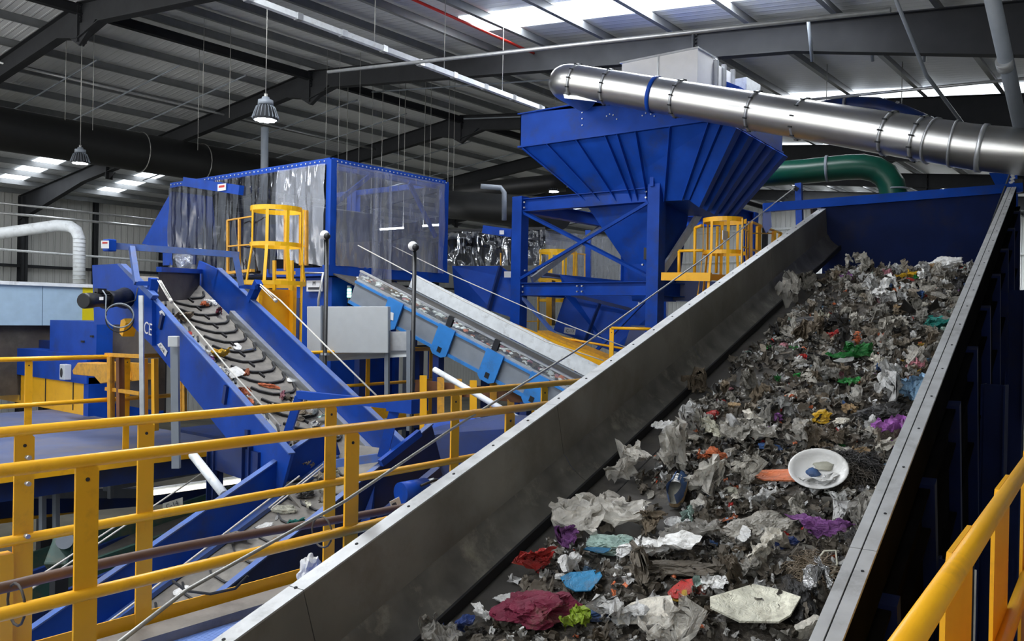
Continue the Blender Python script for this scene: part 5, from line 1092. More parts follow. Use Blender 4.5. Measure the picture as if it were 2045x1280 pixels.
# ------------------------------------------------------------------ the dark pit below left
def lowbeam(label, cat, name, a, b, w_, h_, m): return tag(MB().bar(D(*a), D(*b), w_, h_).build(name, m), label, cat)
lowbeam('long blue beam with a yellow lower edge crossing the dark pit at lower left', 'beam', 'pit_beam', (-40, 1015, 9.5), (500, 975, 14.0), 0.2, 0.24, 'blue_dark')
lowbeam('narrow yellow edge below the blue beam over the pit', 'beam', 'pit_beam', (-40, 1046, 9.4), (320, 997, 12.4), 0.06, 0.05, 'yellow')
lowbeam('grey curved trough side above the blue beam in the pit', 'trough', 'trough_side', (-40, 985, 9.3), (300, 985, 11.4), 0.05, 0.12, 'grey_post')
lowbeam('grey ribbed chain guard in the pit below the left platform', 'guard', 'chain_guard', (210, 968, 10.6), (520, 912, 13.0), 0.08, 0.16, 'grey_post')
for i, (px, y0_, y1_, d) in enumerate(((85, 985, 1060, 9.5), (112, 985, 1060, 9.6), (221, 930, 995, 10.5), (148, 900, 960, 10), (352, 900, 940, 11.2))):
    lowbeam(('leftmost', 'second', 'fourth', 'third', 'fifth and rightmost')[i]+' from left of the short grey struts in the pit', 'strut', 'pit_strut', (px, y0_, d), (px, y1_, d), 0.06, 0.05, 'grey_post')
fl = thing('strip_light', 'lit fluorescent tube lamp in the pit left of the lower conveyor', 'lamp', D(400, 972, 10.5))
MB().bar(D(306, 984, 9.3), D(494, 958, 10.0), 0.05, 0.05).build('diffuser', 'tube', fl); MB().bar(D(306, 977, 9.32), D(494, 951, 10.02), 0.06, 0.03).build('fitting', 'galv_white', fl)
G = Frame(ray(2148, -177))
def pitconv(label, a, b, d0, d1, wd_, m):
    t = thing('pit_conveyor', label, 'conveyor', D(*a, d0))
    p, q = D(*a, d0), D(*b, d1); dd_ = (q-p).normalized(); sd_ = dd_.cross(Vector((0, 0, 1))).normalized()
    for k in (-1, 1): MB().bar(p+sd_*k*wd_/2, q+sd_*k*wd_/2, 0.05, 0.28).build('side_wall', m, t)
    MB().bar(p-Vector((0, 0, 0.05)), q-Vector((0, 0, 0.05)), wd_, 0.02).build('belt', 'belt_dark', t)
    for k in (0.2, 0.5, 0.8):
        c = p+(q-p)*k
        for j in (-1, 1): e = c+sd_*j*wd_/2; MB().box((e.x-0.05, e.y-0.05, 0), (e.x+0.05, e.y+0.05, max(0.2, e.z-0.1))).build('leg', 'frame', t)
    return t
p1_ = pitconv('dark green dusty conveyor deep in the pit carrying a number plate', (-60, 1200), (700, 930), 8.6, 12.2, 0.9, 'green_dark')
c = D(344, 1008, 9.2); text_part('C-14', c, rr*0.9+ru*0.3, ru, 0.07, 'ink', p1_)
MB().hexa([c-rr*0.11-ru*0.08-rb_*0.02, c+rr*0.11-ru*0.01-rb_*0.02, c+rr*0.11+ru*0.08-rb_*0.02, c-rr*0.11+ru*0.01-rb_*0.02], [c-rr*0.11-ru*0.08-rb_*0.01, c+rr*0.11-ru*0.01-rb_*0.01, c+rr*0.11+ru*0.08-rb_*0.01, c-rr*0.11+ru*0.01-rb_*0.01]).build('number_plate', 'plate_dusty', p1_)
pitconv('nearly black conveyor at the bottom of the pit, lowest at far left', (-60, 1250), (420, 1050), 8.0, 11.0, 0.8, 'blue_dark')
gw = thing('gear_unit', 'teal gear unit with round cover in the pit behind the nearer rail post', 'gear unit', D(130, 1120, 7.9))
MB().bar(D(118, 1140, 7.9), D(138, 1085, 8.1), 0.22, 0.25).build('case', 'green_dark', gw, 0.02); q = D(118, 1140, 7.9); MB().box((q.x-0.06, q.y-0.06, 0), (q.x+0.06, q.y+0.06, q.z)).build('stand', 'frame', gw); MB().tube(D(129, 1080, 7.8), D(131, 1080, 8.1), 0.075, 20).build('round_cover', 'grey_post', gw)
for i, (a, b) in enumerate((((-20, 1215, 6.5), (240, 1045, 8.0)), ((20, 1205, 6.8), (470, 900, 10)))):
    tag(MB().tube(D(*a), D(*b), 0.009, 6).build('pull_cord', 'cord'), ('lower', 'upper')[i]+' pale pull cord stretched across the pit at lower left', 'cord')
tb = thing('mesh_guard', 'yellow-brown mesh floor panel at the bottom of the pit', 'mesh panel', D(150, 1200, 8.5))
c = PZ(120, 1180, 1.2); MB().box(c-Vector((1.0, 1.0, 0.02)), c+Vector((1.6, 1.6, 0.0))).build('panel', 'floor', tb)
for k in range(40): MB().box(c+Vector((-1.0+k*0.065, -1.0, 0)), c+Vector((-0.99+k*0.065, 1.6, 0.02))).build('mesh_bar', 'frame', tb)
for dx, dy in ((-0.9, -0.9), (1.5, -0.9), (-0.9, 1.5), (1.5, 1.5)): MB().box(c+Vector((dx-0.04, dy-0.04, -1.2)), c+Vector((dx+0.04, dy+0.04, -0.02))).build('leg', 'frame', tb)

# ------------------------------------------------------------------ machines behind the tower
hz = thing('covered_conveyor', 'blue hooded conveyor housing behind the left leg of the tower frame', 'conveyor housing', D(980, 600, 16.5))
MB().prism([D(903, 531, 16.8), D(1000, 531, 16.8), D(1040, 560, 16.8), D(1040, 640, 16.6), D(985, 622, 16.6), D(908, 590, 16.8)], (-0.6, 0.8, 0)).build('casing', 'blue', hz)
MB().bar(D(1000, 532, 16.7), D(975, 622, 16.5), 0.05, 0.08).build('flange', 'blue_dark', hz)
p = D(1016, 548, 16.6); MB().bar(p-rr*0.09, p+rr*0.09, 0.01, 0.12).build('warning_sticker', 'label_white', hz)
h3 = thing('covered_conveyor', 'blue sloping conveyor housing with number plate behind the lower half of the tower frame', 'conveyor housing', D(1190, 640, 15.0))
MB().prism([D(1118, 548, 17.4), D(1240, 560, 17.0), D(1330, 600, 16.8), D(1330, 720, 16.6), D(1220, 700, 16.6), D(1105, 660, 17.0), D(1128, 590, 17.0)], (-0.5, 1.0, 0)).build('casing', 'blue', h3)
MB().prism([D(1140, 585, 16.9), D(1260, 615, 16.7), D(1262, 622, 16.7), D(1140, 592, 16.9)], rb_*0.05).build('stiffener', 'blue_dark', h3)
MB().bar(D(1200, 600, 16.8), D(1165, 690, 16.6), 0.04, 0.06).build('stiffener', 'blue_dark', h3)
p = D(1138, 661, 16.5); MB().bar(p-rr*0.11-ru*-0.02, p+rr*0.11-ru*0.02, 0.01, 0.12).build('number_plate', 'label_white', h3); text_part('C-13', p+rb_*0.02, rr, ru, 0.08, 'ink', h3)
MB().prism([D(1000, 540, 17.8), D(1080, 542, 17.5), D(1180, 558, 17.4), D(1178, 562, 17.4), D(1000, 545, 17.8)], (-0.2, 0.3, 0)).build('top_flange', 'blue_dusty', h3)
h4 = thing('far_machine', 'dark blue machine block under the tower frame right side', 'machine', D(1280, 690, 16))
MB().prism([D(1260, 650, 16.2), D(1330, 650, 16), D(1420, 650, 15.5), D(1420, 740, 15.5), D(1230, 740, 16.2)], (-0.5, 1.0, 0)).build('casing', 'blue_dark', h4)
MB().prism([D(1322, 560, 14.9), D(1430, 562, 14.6), D(1430, 600, 14.6), D(1322, 600, 14.9)], (-0.3, 0.3, 0)).build('beam', 'blue_dark', h4)
c3 = thing('curtained_cabin', 'second cabin far behind hung with dark glossy strip curtains, left of the tower frame', 'cabin', D(960, 530, 19))
p, q = D(886, 462, 20), D(1090, 452, 19); p.z = q.z = 0
zt_, zb_ = D(960, 458, 19.5).z, D(960, 530, 19.5).z
curtain(p, q, zb_, zt_, 'pvc_shaded', 'strip_curtain', 20, 0.06, 11, parent=c3)
p2 = Vector(q); q2_ = D(1240, 560, 20.5); q2_.z = 0
curtain(p2, q2_, zb_-0.3, zt_-0.05, 'pvc', 'strip_curtain', 21, 0.04, 6, parent=c3)
MB().bar(Vector((p.x, p.y, zt_)), Vector((q.x, q.y, zt_)), 0.06, 0.06).build('top_beam', 'black', c3)
MB().bar(D(965, 458, 18.8), D(1022, 466, 18.6), 0.1, 0.18).build('lifting_beam', 'blue', c3)
p = D(1002, 464, 18.5); MB().bar(p-rr*0.05, p+rr*0.05, 0.01, 0.09).build('warning_sticker', 'label_white', c3)
MB().bar(D(1175, 460, 19.5), D(1175, 560, 19.5), 0.12, 0.12).build('post', 'blue', c3)
rl = railing('yellow handrail right of the tower frame post just above the wide conveyor edge', [D(1222, 655, 13.4), D(1300, 655, 13.0)], [D(1222, 655, 13.4)], deck=D(1222, 655, 13.4).z-1.1, toe=False)
q = D(1222, 655, 13.4); MB().box((q.x-0.03, q.y-0.03, 0), (q.x+0.03, q.y+0.03, q.z-1.2)).build('leg', 'yellow', rl)
yb = thing('yellow_walkway', 'yellow sloping walkway edge behind the panelled conveyor', 'walkway', D(1150, 700, 13.6))
MB().bar(D(975, 632, 15.6), D(1235, 738, 13.6), 0.05, 0.12).build('side_beam', 'yellow', yb)
MB().bar(D(1085, 662, 15.2), D(1235, 722, 14.0), 0.3, 0.04).build('tread', 'yellow_worn', yb)
MB().path([D(1040, 660, 15.5), D(1250, 697, 14.2)], 0.02, 8).build('rail', 'yellow', yb)

# ------------------------------------------------------------------ litter
def scrap_mat(name, col, rough=0.45, var=0.30, scale=2.2, dirt=(0.13, 0.10, 0.065), dirt_amt=0.02, film=0.0, metal=0.0):
    m = mat(name, col, rough, metal=metal, var=var, scale=scale, dirt=dirt, dirt_amt=dirt_amt, bump=0.0)
    nt = m.node_tree; N = nt.nodes; L = nt.links; b = N['Principled BSDF']
    src = b.inputs['Base Color'].links[0].from_socket
    oi = N.new('ShaderNodeObjectInfo'); mr = N.new('ShaderNodeMapRange'); mr.inputs['To Min'].default_value = 0.45; mr.inputs['To Max'].default_value = 1.3; L.new(oi.outputs['Random'], mr.inputs[0])
    hs = N.new('ShaderNodeHueSaturation'); L.new(mr.outputs[0], hs.inputs['Value']); L.new(src, hs.inputs['Color']); L.new(hs.outputs[0], b.inputs['Base Color'])
    n4 = N.new('ShaderNodeTexNoise'); n4.inputs['Scale'].default_value = 5.0; n4.inputs['Detail'].default_value = 5; n4.inputs['Distortion'].default_value = 1.2; tc4 = N.new('ShaderNodeTexCoord'); L.new(tc4.outputs['Object'], n4.inputs[0])
    ab = N.new('ShaderNodeMath'); ab.operation = 'SUBTRACT'; ab.inputs[1].default_value = 0.5; L.new(n4.outputs['Fac'], ab.inputs[0]); ab2 = N.new('ShaderNodeMath'); ab2.operation = 'ABSOLUTE'; L.new(ab.outputs[0], ab2.inputs[0])
    b4 = N.new('ShaderNodeBump'); b4.inputs['Strength'].default_value = 0.6; b4.inputs['Distance'].default_value = 0.035; b4.invert = True; L.new(ab2.outputs[0], b4.inputs['Height']); L.new(b4.outputs[0], b.inputs['Normal'])
    if film:
        out = N['Material Output']; tr = N.new('ShaderNodeBsdfTransparent'); mx = N.new('ShaderNodeMixShader'); mx.inputs[0].default_value = film
        L.new(b.outputs[0], mx.inputs[1]); L.new(tr.outputs[0], mx.inputs[2]); L.new(mx.outputs[0], out.inputs[0])
    return m
for nm, c, kw in (('film_grey', (0.42, 0.395, 0.345), dict(rough=0.27)), ('film_clear', (0.62, 0.59, 0.53), dict(rough=0.16, film=0.35)), ('film_white', (0.90, 0.88, 0.83), dict(rough=0.3, dirt_amt=-0.08)),
                  ('film_dark', (0.030, 0.028, 0.027), dict(rough=0.45)), ('film_brown', (0.20, 0.155, 0.105), dict(rough=0.5)), ('paper', (0.66, 0.62, 0.54), dict(rough=0.8)), ('taupe', (0.27, 0.23, 0.18), dict(rough=0.7)),
                  ('s_red', (0.55, 0.03, 0.025), dict(rough=0.3)), ('s_orange', (0.72, 0.20, 0.08), dict(rough=0.5)), ('s_blue', (0.02, 0.30, 0.62), dict(rough=0.4)), ('s_denim', (0.05, 0.12, 0.30), dict(rough=0.7)), ('s_navy', (0.02, 0.05, 0.2), dict(rough=0.5)),
                  ('s_green', (0.02, 0.30, 0.05), dict(rough=0.3)), ('s_lime', (0.35, 0.50, 0.03), dict(rough=0.4)), ('s_yellow', (0.70, 0.42, 0.02), dict(rough=0.4)), ('s_magenta', (0.17, 0.006, 0.035), dict(rough=0.7)), ('s_purple', (0.36, 0.12, 0.42), dict(rough=0.4)),
                  ('s_teal', (0.02, 0.33, 0.28), dict(rough=0.4)), ('s_pink', (0.62, 0.25, 0.30), dict(rough=0.5)), ('s_cream', (0.68, 0.66, 0.54), dict(rough=0.7)), ('s_mint', (0.42, 0.58, 0.52), dict(rough=0.4)), ('s_foil', (0.75, 0.75, 0.75), dict(rough=0.2, metal=0.9)), ('s_sky', (0.30, 0.50, 0.72), dict(rough=0.4)), ('s_tan', (0.50, 0.34, 0.18), dict(rough=0.7))):
    M[nm] = scrap_mat(nm, c, **kw)
TN = lambda p, s: Vector((noise.noise((p[0]+s, p[1]+s*1.7, p[2]-s)), noise.noise((p[0]-s*2.1, p[1]+s, p[2]+s*0.6)), noise.noise((p[0]+s*0.4, p[1]-s*1.3, p[2]+s*2.2))))
def crumple(seed, n=16, folds=3, amp=0.22, elong=1.0, spike=0.35, amax=150):
    """an irregular sheet, folded along several lines, then crinkled; unit radius"""
    r = random.Random(seed); ps = []
    for j in range(n+1):
        for i in range(n+1):
            x, y = 2*i/n-1, 2*j/n-1
            k = max(abs(x), abs(y)); l = math.hypot(x, y) or 1; x, y = x/l*k, y/l*k
            a = math.atan2(y, x); rr_ = 1+spike*noise.noise((math.cos(a)*1.6+seed, math.sin(a)*1.6, seed*0.7))+0.15*noise.noise((math.cos(a)*6+seed, math.sin(a)*6, seed))
            ps.append(Vector((x*rr_*elong, y*rr_, 0)))
    for f in range(folds):
        a = r.uniform(0, 2*math.pi); d = Vector((math.cos(a), math.sin(a), r.uniform(-0.2, 0.2))).normalized(); nn = Vector((-d.y, d.x, 0)).normalized(); o = r.uniform(-0.25, 0.6)
        ang = R(r.uniform(50, amax))*r.choice((-1, 1)); soft = r.uniform(0.05, 0.3)
        for k, p in enumerate(ps):
            s_ = p.dot(nn)-o
            if s_ > 0: t = min(1, s_/soft); piv = d*p.dot(d)+nn*o+Vector((0, 0, p.z)); piv.z = 0; ps[k] = piv + Quaternion(d, ang*t) @ (p-piv)
    for k, p in enumerate(ps):
        q = p*1.8; v = TN(q, seed)*amp*1.1 + TN(q*2.3, seed+3)*amp*0.6
        w1 = (1-abs(noise.noise(p*2.6+Vector((seed, 0, 0))))*2.6)*amp*0.6; w2 = -abs(noise.noise(p*5.0+Vector((0, seed, 0))))*amp*0.9 - abs(noise.noise(p*9+Vector((0, seed, 4))))*amp*0.4
        ps[k] = p+v+Vector((0, 0, w1+w2))
    lo = min(p.z for p in ps); c = sum((p for p in ps), Vector())/len(ps)
    for p in ps: p.z -= lo
    ps = [Vector((p.x-c.x, p.y-c.y, p.z)) for p in ps]
    m_ = max(max(abs(p.x), abs(p.y)) for p in ps)
    return [p/m_ for p in ps], [(j*(n+1)+i, j*(n+1)+i+1, (j+1)*(n+1)+i+1, (j+1)*(n+1)+i) for j in range(n) for i in range(n)]
def lump(seed, sub=3, flat=0.55, amp=0.35, elong=1.3, freq=1.6):
    """a filled bag or wad: closed, creased, sagging"""
    bm = bmesh.new(); bmesh.ops.create_icosphere(bm, subdivisions=sub, radius=1.0); ps = []
    for v in bm.verts:
        p = v.co.copy(); k = 1+amp*noise.noise(p*1.1+Vector((seed, 0, 0)))*1.3
        rg = 1-abs(noise.noise(p*freq*1.7+Vector((0, seed, 0))))*2
        rg2 = 1-abs(noise.noise(p*freq*4+Vector((0, 0, seed))))*2
        rg3 = 1-abs(noise.noise(p*freq*8+Vector((seed, 0, seed))))*2
        p = p*(k+amp*0.40*rg+amp*0.28*rg2+amp*0.10*rg3)
        p += TN(p*1.6, seed+2)*amp*0.5
        ps.append(Vector((p.x*elong, p.y, max(-0.5, p.z)*flat)))
    fs = [[v.index for v in f.verts] for f in bm.faces]; bm.free()
    lo = min(p.z for p in ps); m_ = max(max(abs(p.x), abs(p.y)) for p in ps)
    return [Vector((p.x, p.y, p.z-lo))/m_ for p in ps], fs
def slab(seed, th=0.05, pts=None, bend=0.15):
    """piece of board with real thickness"""
    r = random.Random(seed); n = 9; base = []
    for i in range(n): a = 2*math.pi*i/n+r.uniform(-0.2, 0.2); q = r.uniform(0.75, 1.0); base.append(Vector((math.cos(a)*q*1.15, math.sin(a)*q*0.75, 0)))
    if pts: base = [Vector((x, y, 0)) for x, y in pts]; n = len(base)
    f = lambda p, dz: Vector((p.x, p.y, bend*(p.x*p.x*0.7+0.5*noise.noise(p*1.3+Vector((seed, 0, 0))))+dz))
    vs = [f(Vector(), 0), f(Vector(), th)]; rings_ = []
    for q in (0.5, 1.0):
        rings_.append((len(vs), q)); vs += [f(b*q, 0) for b in base]; vs += [f(b*q, th) for b in base]
    a0, a1 = rings_[0][0], rings_[1][0]; fs = []
    for i in range(n):
        j = (i+1) % n
        fs += [(0, a0+j, a0+i), (1, a0+n+i, a0+n+j), (a0+i, a0+j, a1+j, a1+i), (a0+n+i, a1+n+i, a1+n+j, a0+n+j), (a1+i, a1+j, a1+n+j, a1+n+i)]
    lo = min(v.z for v in vs); 
    return [v-Vector((0, 0, lo)) for v in vs], fs
def mesh_of(name, data, smooth=False):
    me = bpy.data.meshes.new(name); me.from_pydata(data[0], [], [list(f) for f in data[1]]); me.polygons.foreach_set('use_smooth', [smooth]*len(me.polygons)); me.materials.append(M['film_grey']); me.update()
    if smooth:
        try: me.set_sharp_from_angle(angle=R(24))
        except Exception: pass
    return me
FILM = [mesh_of('film_scrap', crumple(11+i*3.7, n=26, folds=2+i % 4, amp=0.26+0.05*(i % 3), elong=1+0.35*(i % 3)), True) for i in range(14)]
PAPER = [mesh_of('paper_scrap', crumple(71+i*2.9, n=9, folds=1+i % 3, amp=0.12, elong=1.2, amax=110), False) for i in range(7)]
LUMP = [mesh_of('bag_wad', lump(5+i*4.3, 5, flat=0.5+0.1*(i % 3), amp=0.5, elong=1.1+0.3*(i % 3), freq=1.4+0.5*(i % 3)), True) for i in range(8)]
CARD = [mesh_of('card_piece', slab(31+i), False) for i in range(4)]
def place(me, fr, u, v, w, size, m, rot, tilt=(0, 0), sc=(1, 1, 1), name='film_scrap'):
    o = bpy.data.objects.new(name, me); COL.objects.link(o)
    Bm = Matrix((fr.V, fr.U, fr.W)).transposed().to_4x4()
    mt = Matrix.Translation(fr(u, v, w)) @ Bm @ Matrix.Rotation(rot, 4, 'Z') @ Matrix.Rotation(tilt[0], 4, 'X') @ Matrix.Rotation(tilt[1], 4, 'Y') @ Matrix.Diagonal((size*sc[0], size*sc[1], size*sc[2], 1))
    o.matrix_world = mt
    o.material_slots[0].link = 'OBJECT'; o.material_slots[0].material = M[m]
    return o

# the compacted bed under the loose pieces on the wide belt
r3 = random.Random(42)
VB0, VB1 = -2.34, -0.80
def edge_v(u): return VB0 + 0.10*noise.noise((u*1.6, 3.1, 0)) + 0.06*noise.noise((u*5, 1.1, 0)) + (0.10 if u < 2.2 else 0)
def bed_h(u, v):
    ev = edge_v(u); k = max(0, min(1, (v-ev)/0.35))
    k2 = 1.0
    h = 0.045 + 0.06*noise.noise((u*1.3, v*1.3, 0.5)) + 0.05*abs(noise.noise((u*4, v*4, 2)))
    g = max(0, noise.noise((u*0.9, v*1.5, 7.7))-0.12)*0.35        # bare gaps between heaps
    return max(-0.01, (h-g)*min(1, k*1.4) if k > 0 else -0.01) 
NU, NV = 330, 62; vs = []; 
for i in range(NU+1):
    for j in range(NV+1):
        u_ = 0.7+(9.8-0.7)*i/NU; v_ = -2.5+(-0.74+2.5)*j/NV
        h = bed_h(u_, v_)
        if h > 0: h += 0.012*abs(noise.noise((u_*13, v_*13, 4)))+0.008*noise.noise((u_*29, v_*29, 8))
        vs.append(A(u_+0.01*noise.noise((u_*20, v_*20, 1)), v_+0.01*noise.noise((u_*20, v_*20, 5)), WB+h-0.004))
fs = [(i*(NV+1)+j, i*(NV+1)+j+1, (i+1)*(NV+1)+j+1, (i+1)*(NV+1)+j) for i in range(NU) for j in range(NV)]
M['mulch'] = mat('damp_brown_mulch', (0.055, 0.046, 0.036), 0.6, var=0.7, scale=26, bump=0.9, bscale=70, dirt=(0.25, 0.22, 0.18), dirt_amt=-0.1)
bed = MB().add(vs, fs, False).build('litter_bed', 'mulch')
tag(bed, 'dark damp bed of shredded litter spread on the wide belt under the loose pieces', 'litter', kind='stuff')
def a_surf(u, v): return WB + max(0.0, bed_h(u, v))

# small bits that nobody could count
def bits(name, fr, count, us, vs_, surf, s0, s1, m_, label, seed, keep=lambda u, v: True, src=None):
    r = random.Random(seed); V_ = []; F_ = []
    shapes = [crumple(200+seed+i, n=6, folds=2, amp=0.3) for i in range(6)] if src is None else src
    k = 0
    while k < count:
        u_ = r.uniform(*us); v_ = r.uniform(*vs_)
        if not keep(u_, v_): k += 1; continue
        k += 1
        sz = r.uniform(s0, s1); ps, ff = shapes[r.randrange(len(shapes))]; q = Quaternion((r.uniform(-0.6, 0.6), r.uniform(-0.6, 0.6), 1), r.uniform(0, 6.28)); st = r.uniform(0.5, 1.0)
        base = len(V_); o = fr(u_, v_, surf(u_, v_))
        for p in ps:
            p = q @ Vector((p.x, p.y*st, p.z)); V_.append(o+(fr.V*p.x+fr.U*p.y+fr.W*(p.z+0.05))*sz)
        F_ += [[i+base for i in f] for f in ff]
    o = MB().add(V_, F_, False).build(name, m_); tag(o, label, 'litter', kind='stuff'); return o
kp = lambda u, v: v > edge_v(u)+0.03+0.08*noise.noise((u*7, v*7, 3)) and rnd.random() > 1.8*max(0, noise.noise((u*0.9, v*1.5, 7.7))-0.02)
for nm, cnt, m_, s0, s1, lab in (('litter_bits', 1900, 'taupe', 0.018, 0.06, 'small taupe shreds of litter mixed through the heap on the wide belt'), ('litter_bits', 700, 'film_dark', 0.02, 0.05, 'small black shreds of litter mixed through the heap on the wide belt'),
                                 ('litter_bits', 1700, 'film_grey', 0.018, 0.055, 'small grey film shreds of litter mixed through the heap on the wide belt'), ('litter_bits', 1400, 'film_white', 0.012, 0.042, 'small white flecks of litter mixed through the heap on the wide belt'),
                                 ('litter_bits', 70, 's_red', 0.012, 0.03, 'tiny red flecks of litter in the heap on the wide belt'), ('litter_bits', 70, 's_sky', 0.012, 0.03, 'tiny light blue flecks of litter in the heap on the wide belt'), ('litter_bits', 110, 's_orange', 0.012, 0.032, 'tiny orange flecks of litter in the heap on the wide belt')):
    bits(nm, A, cnt, (0.9, 9.75), (VB0-0.1, VB1), lambda u, v: a_surf(u, v)+0.005, s0, s1, m_, lab, cnt, kp)

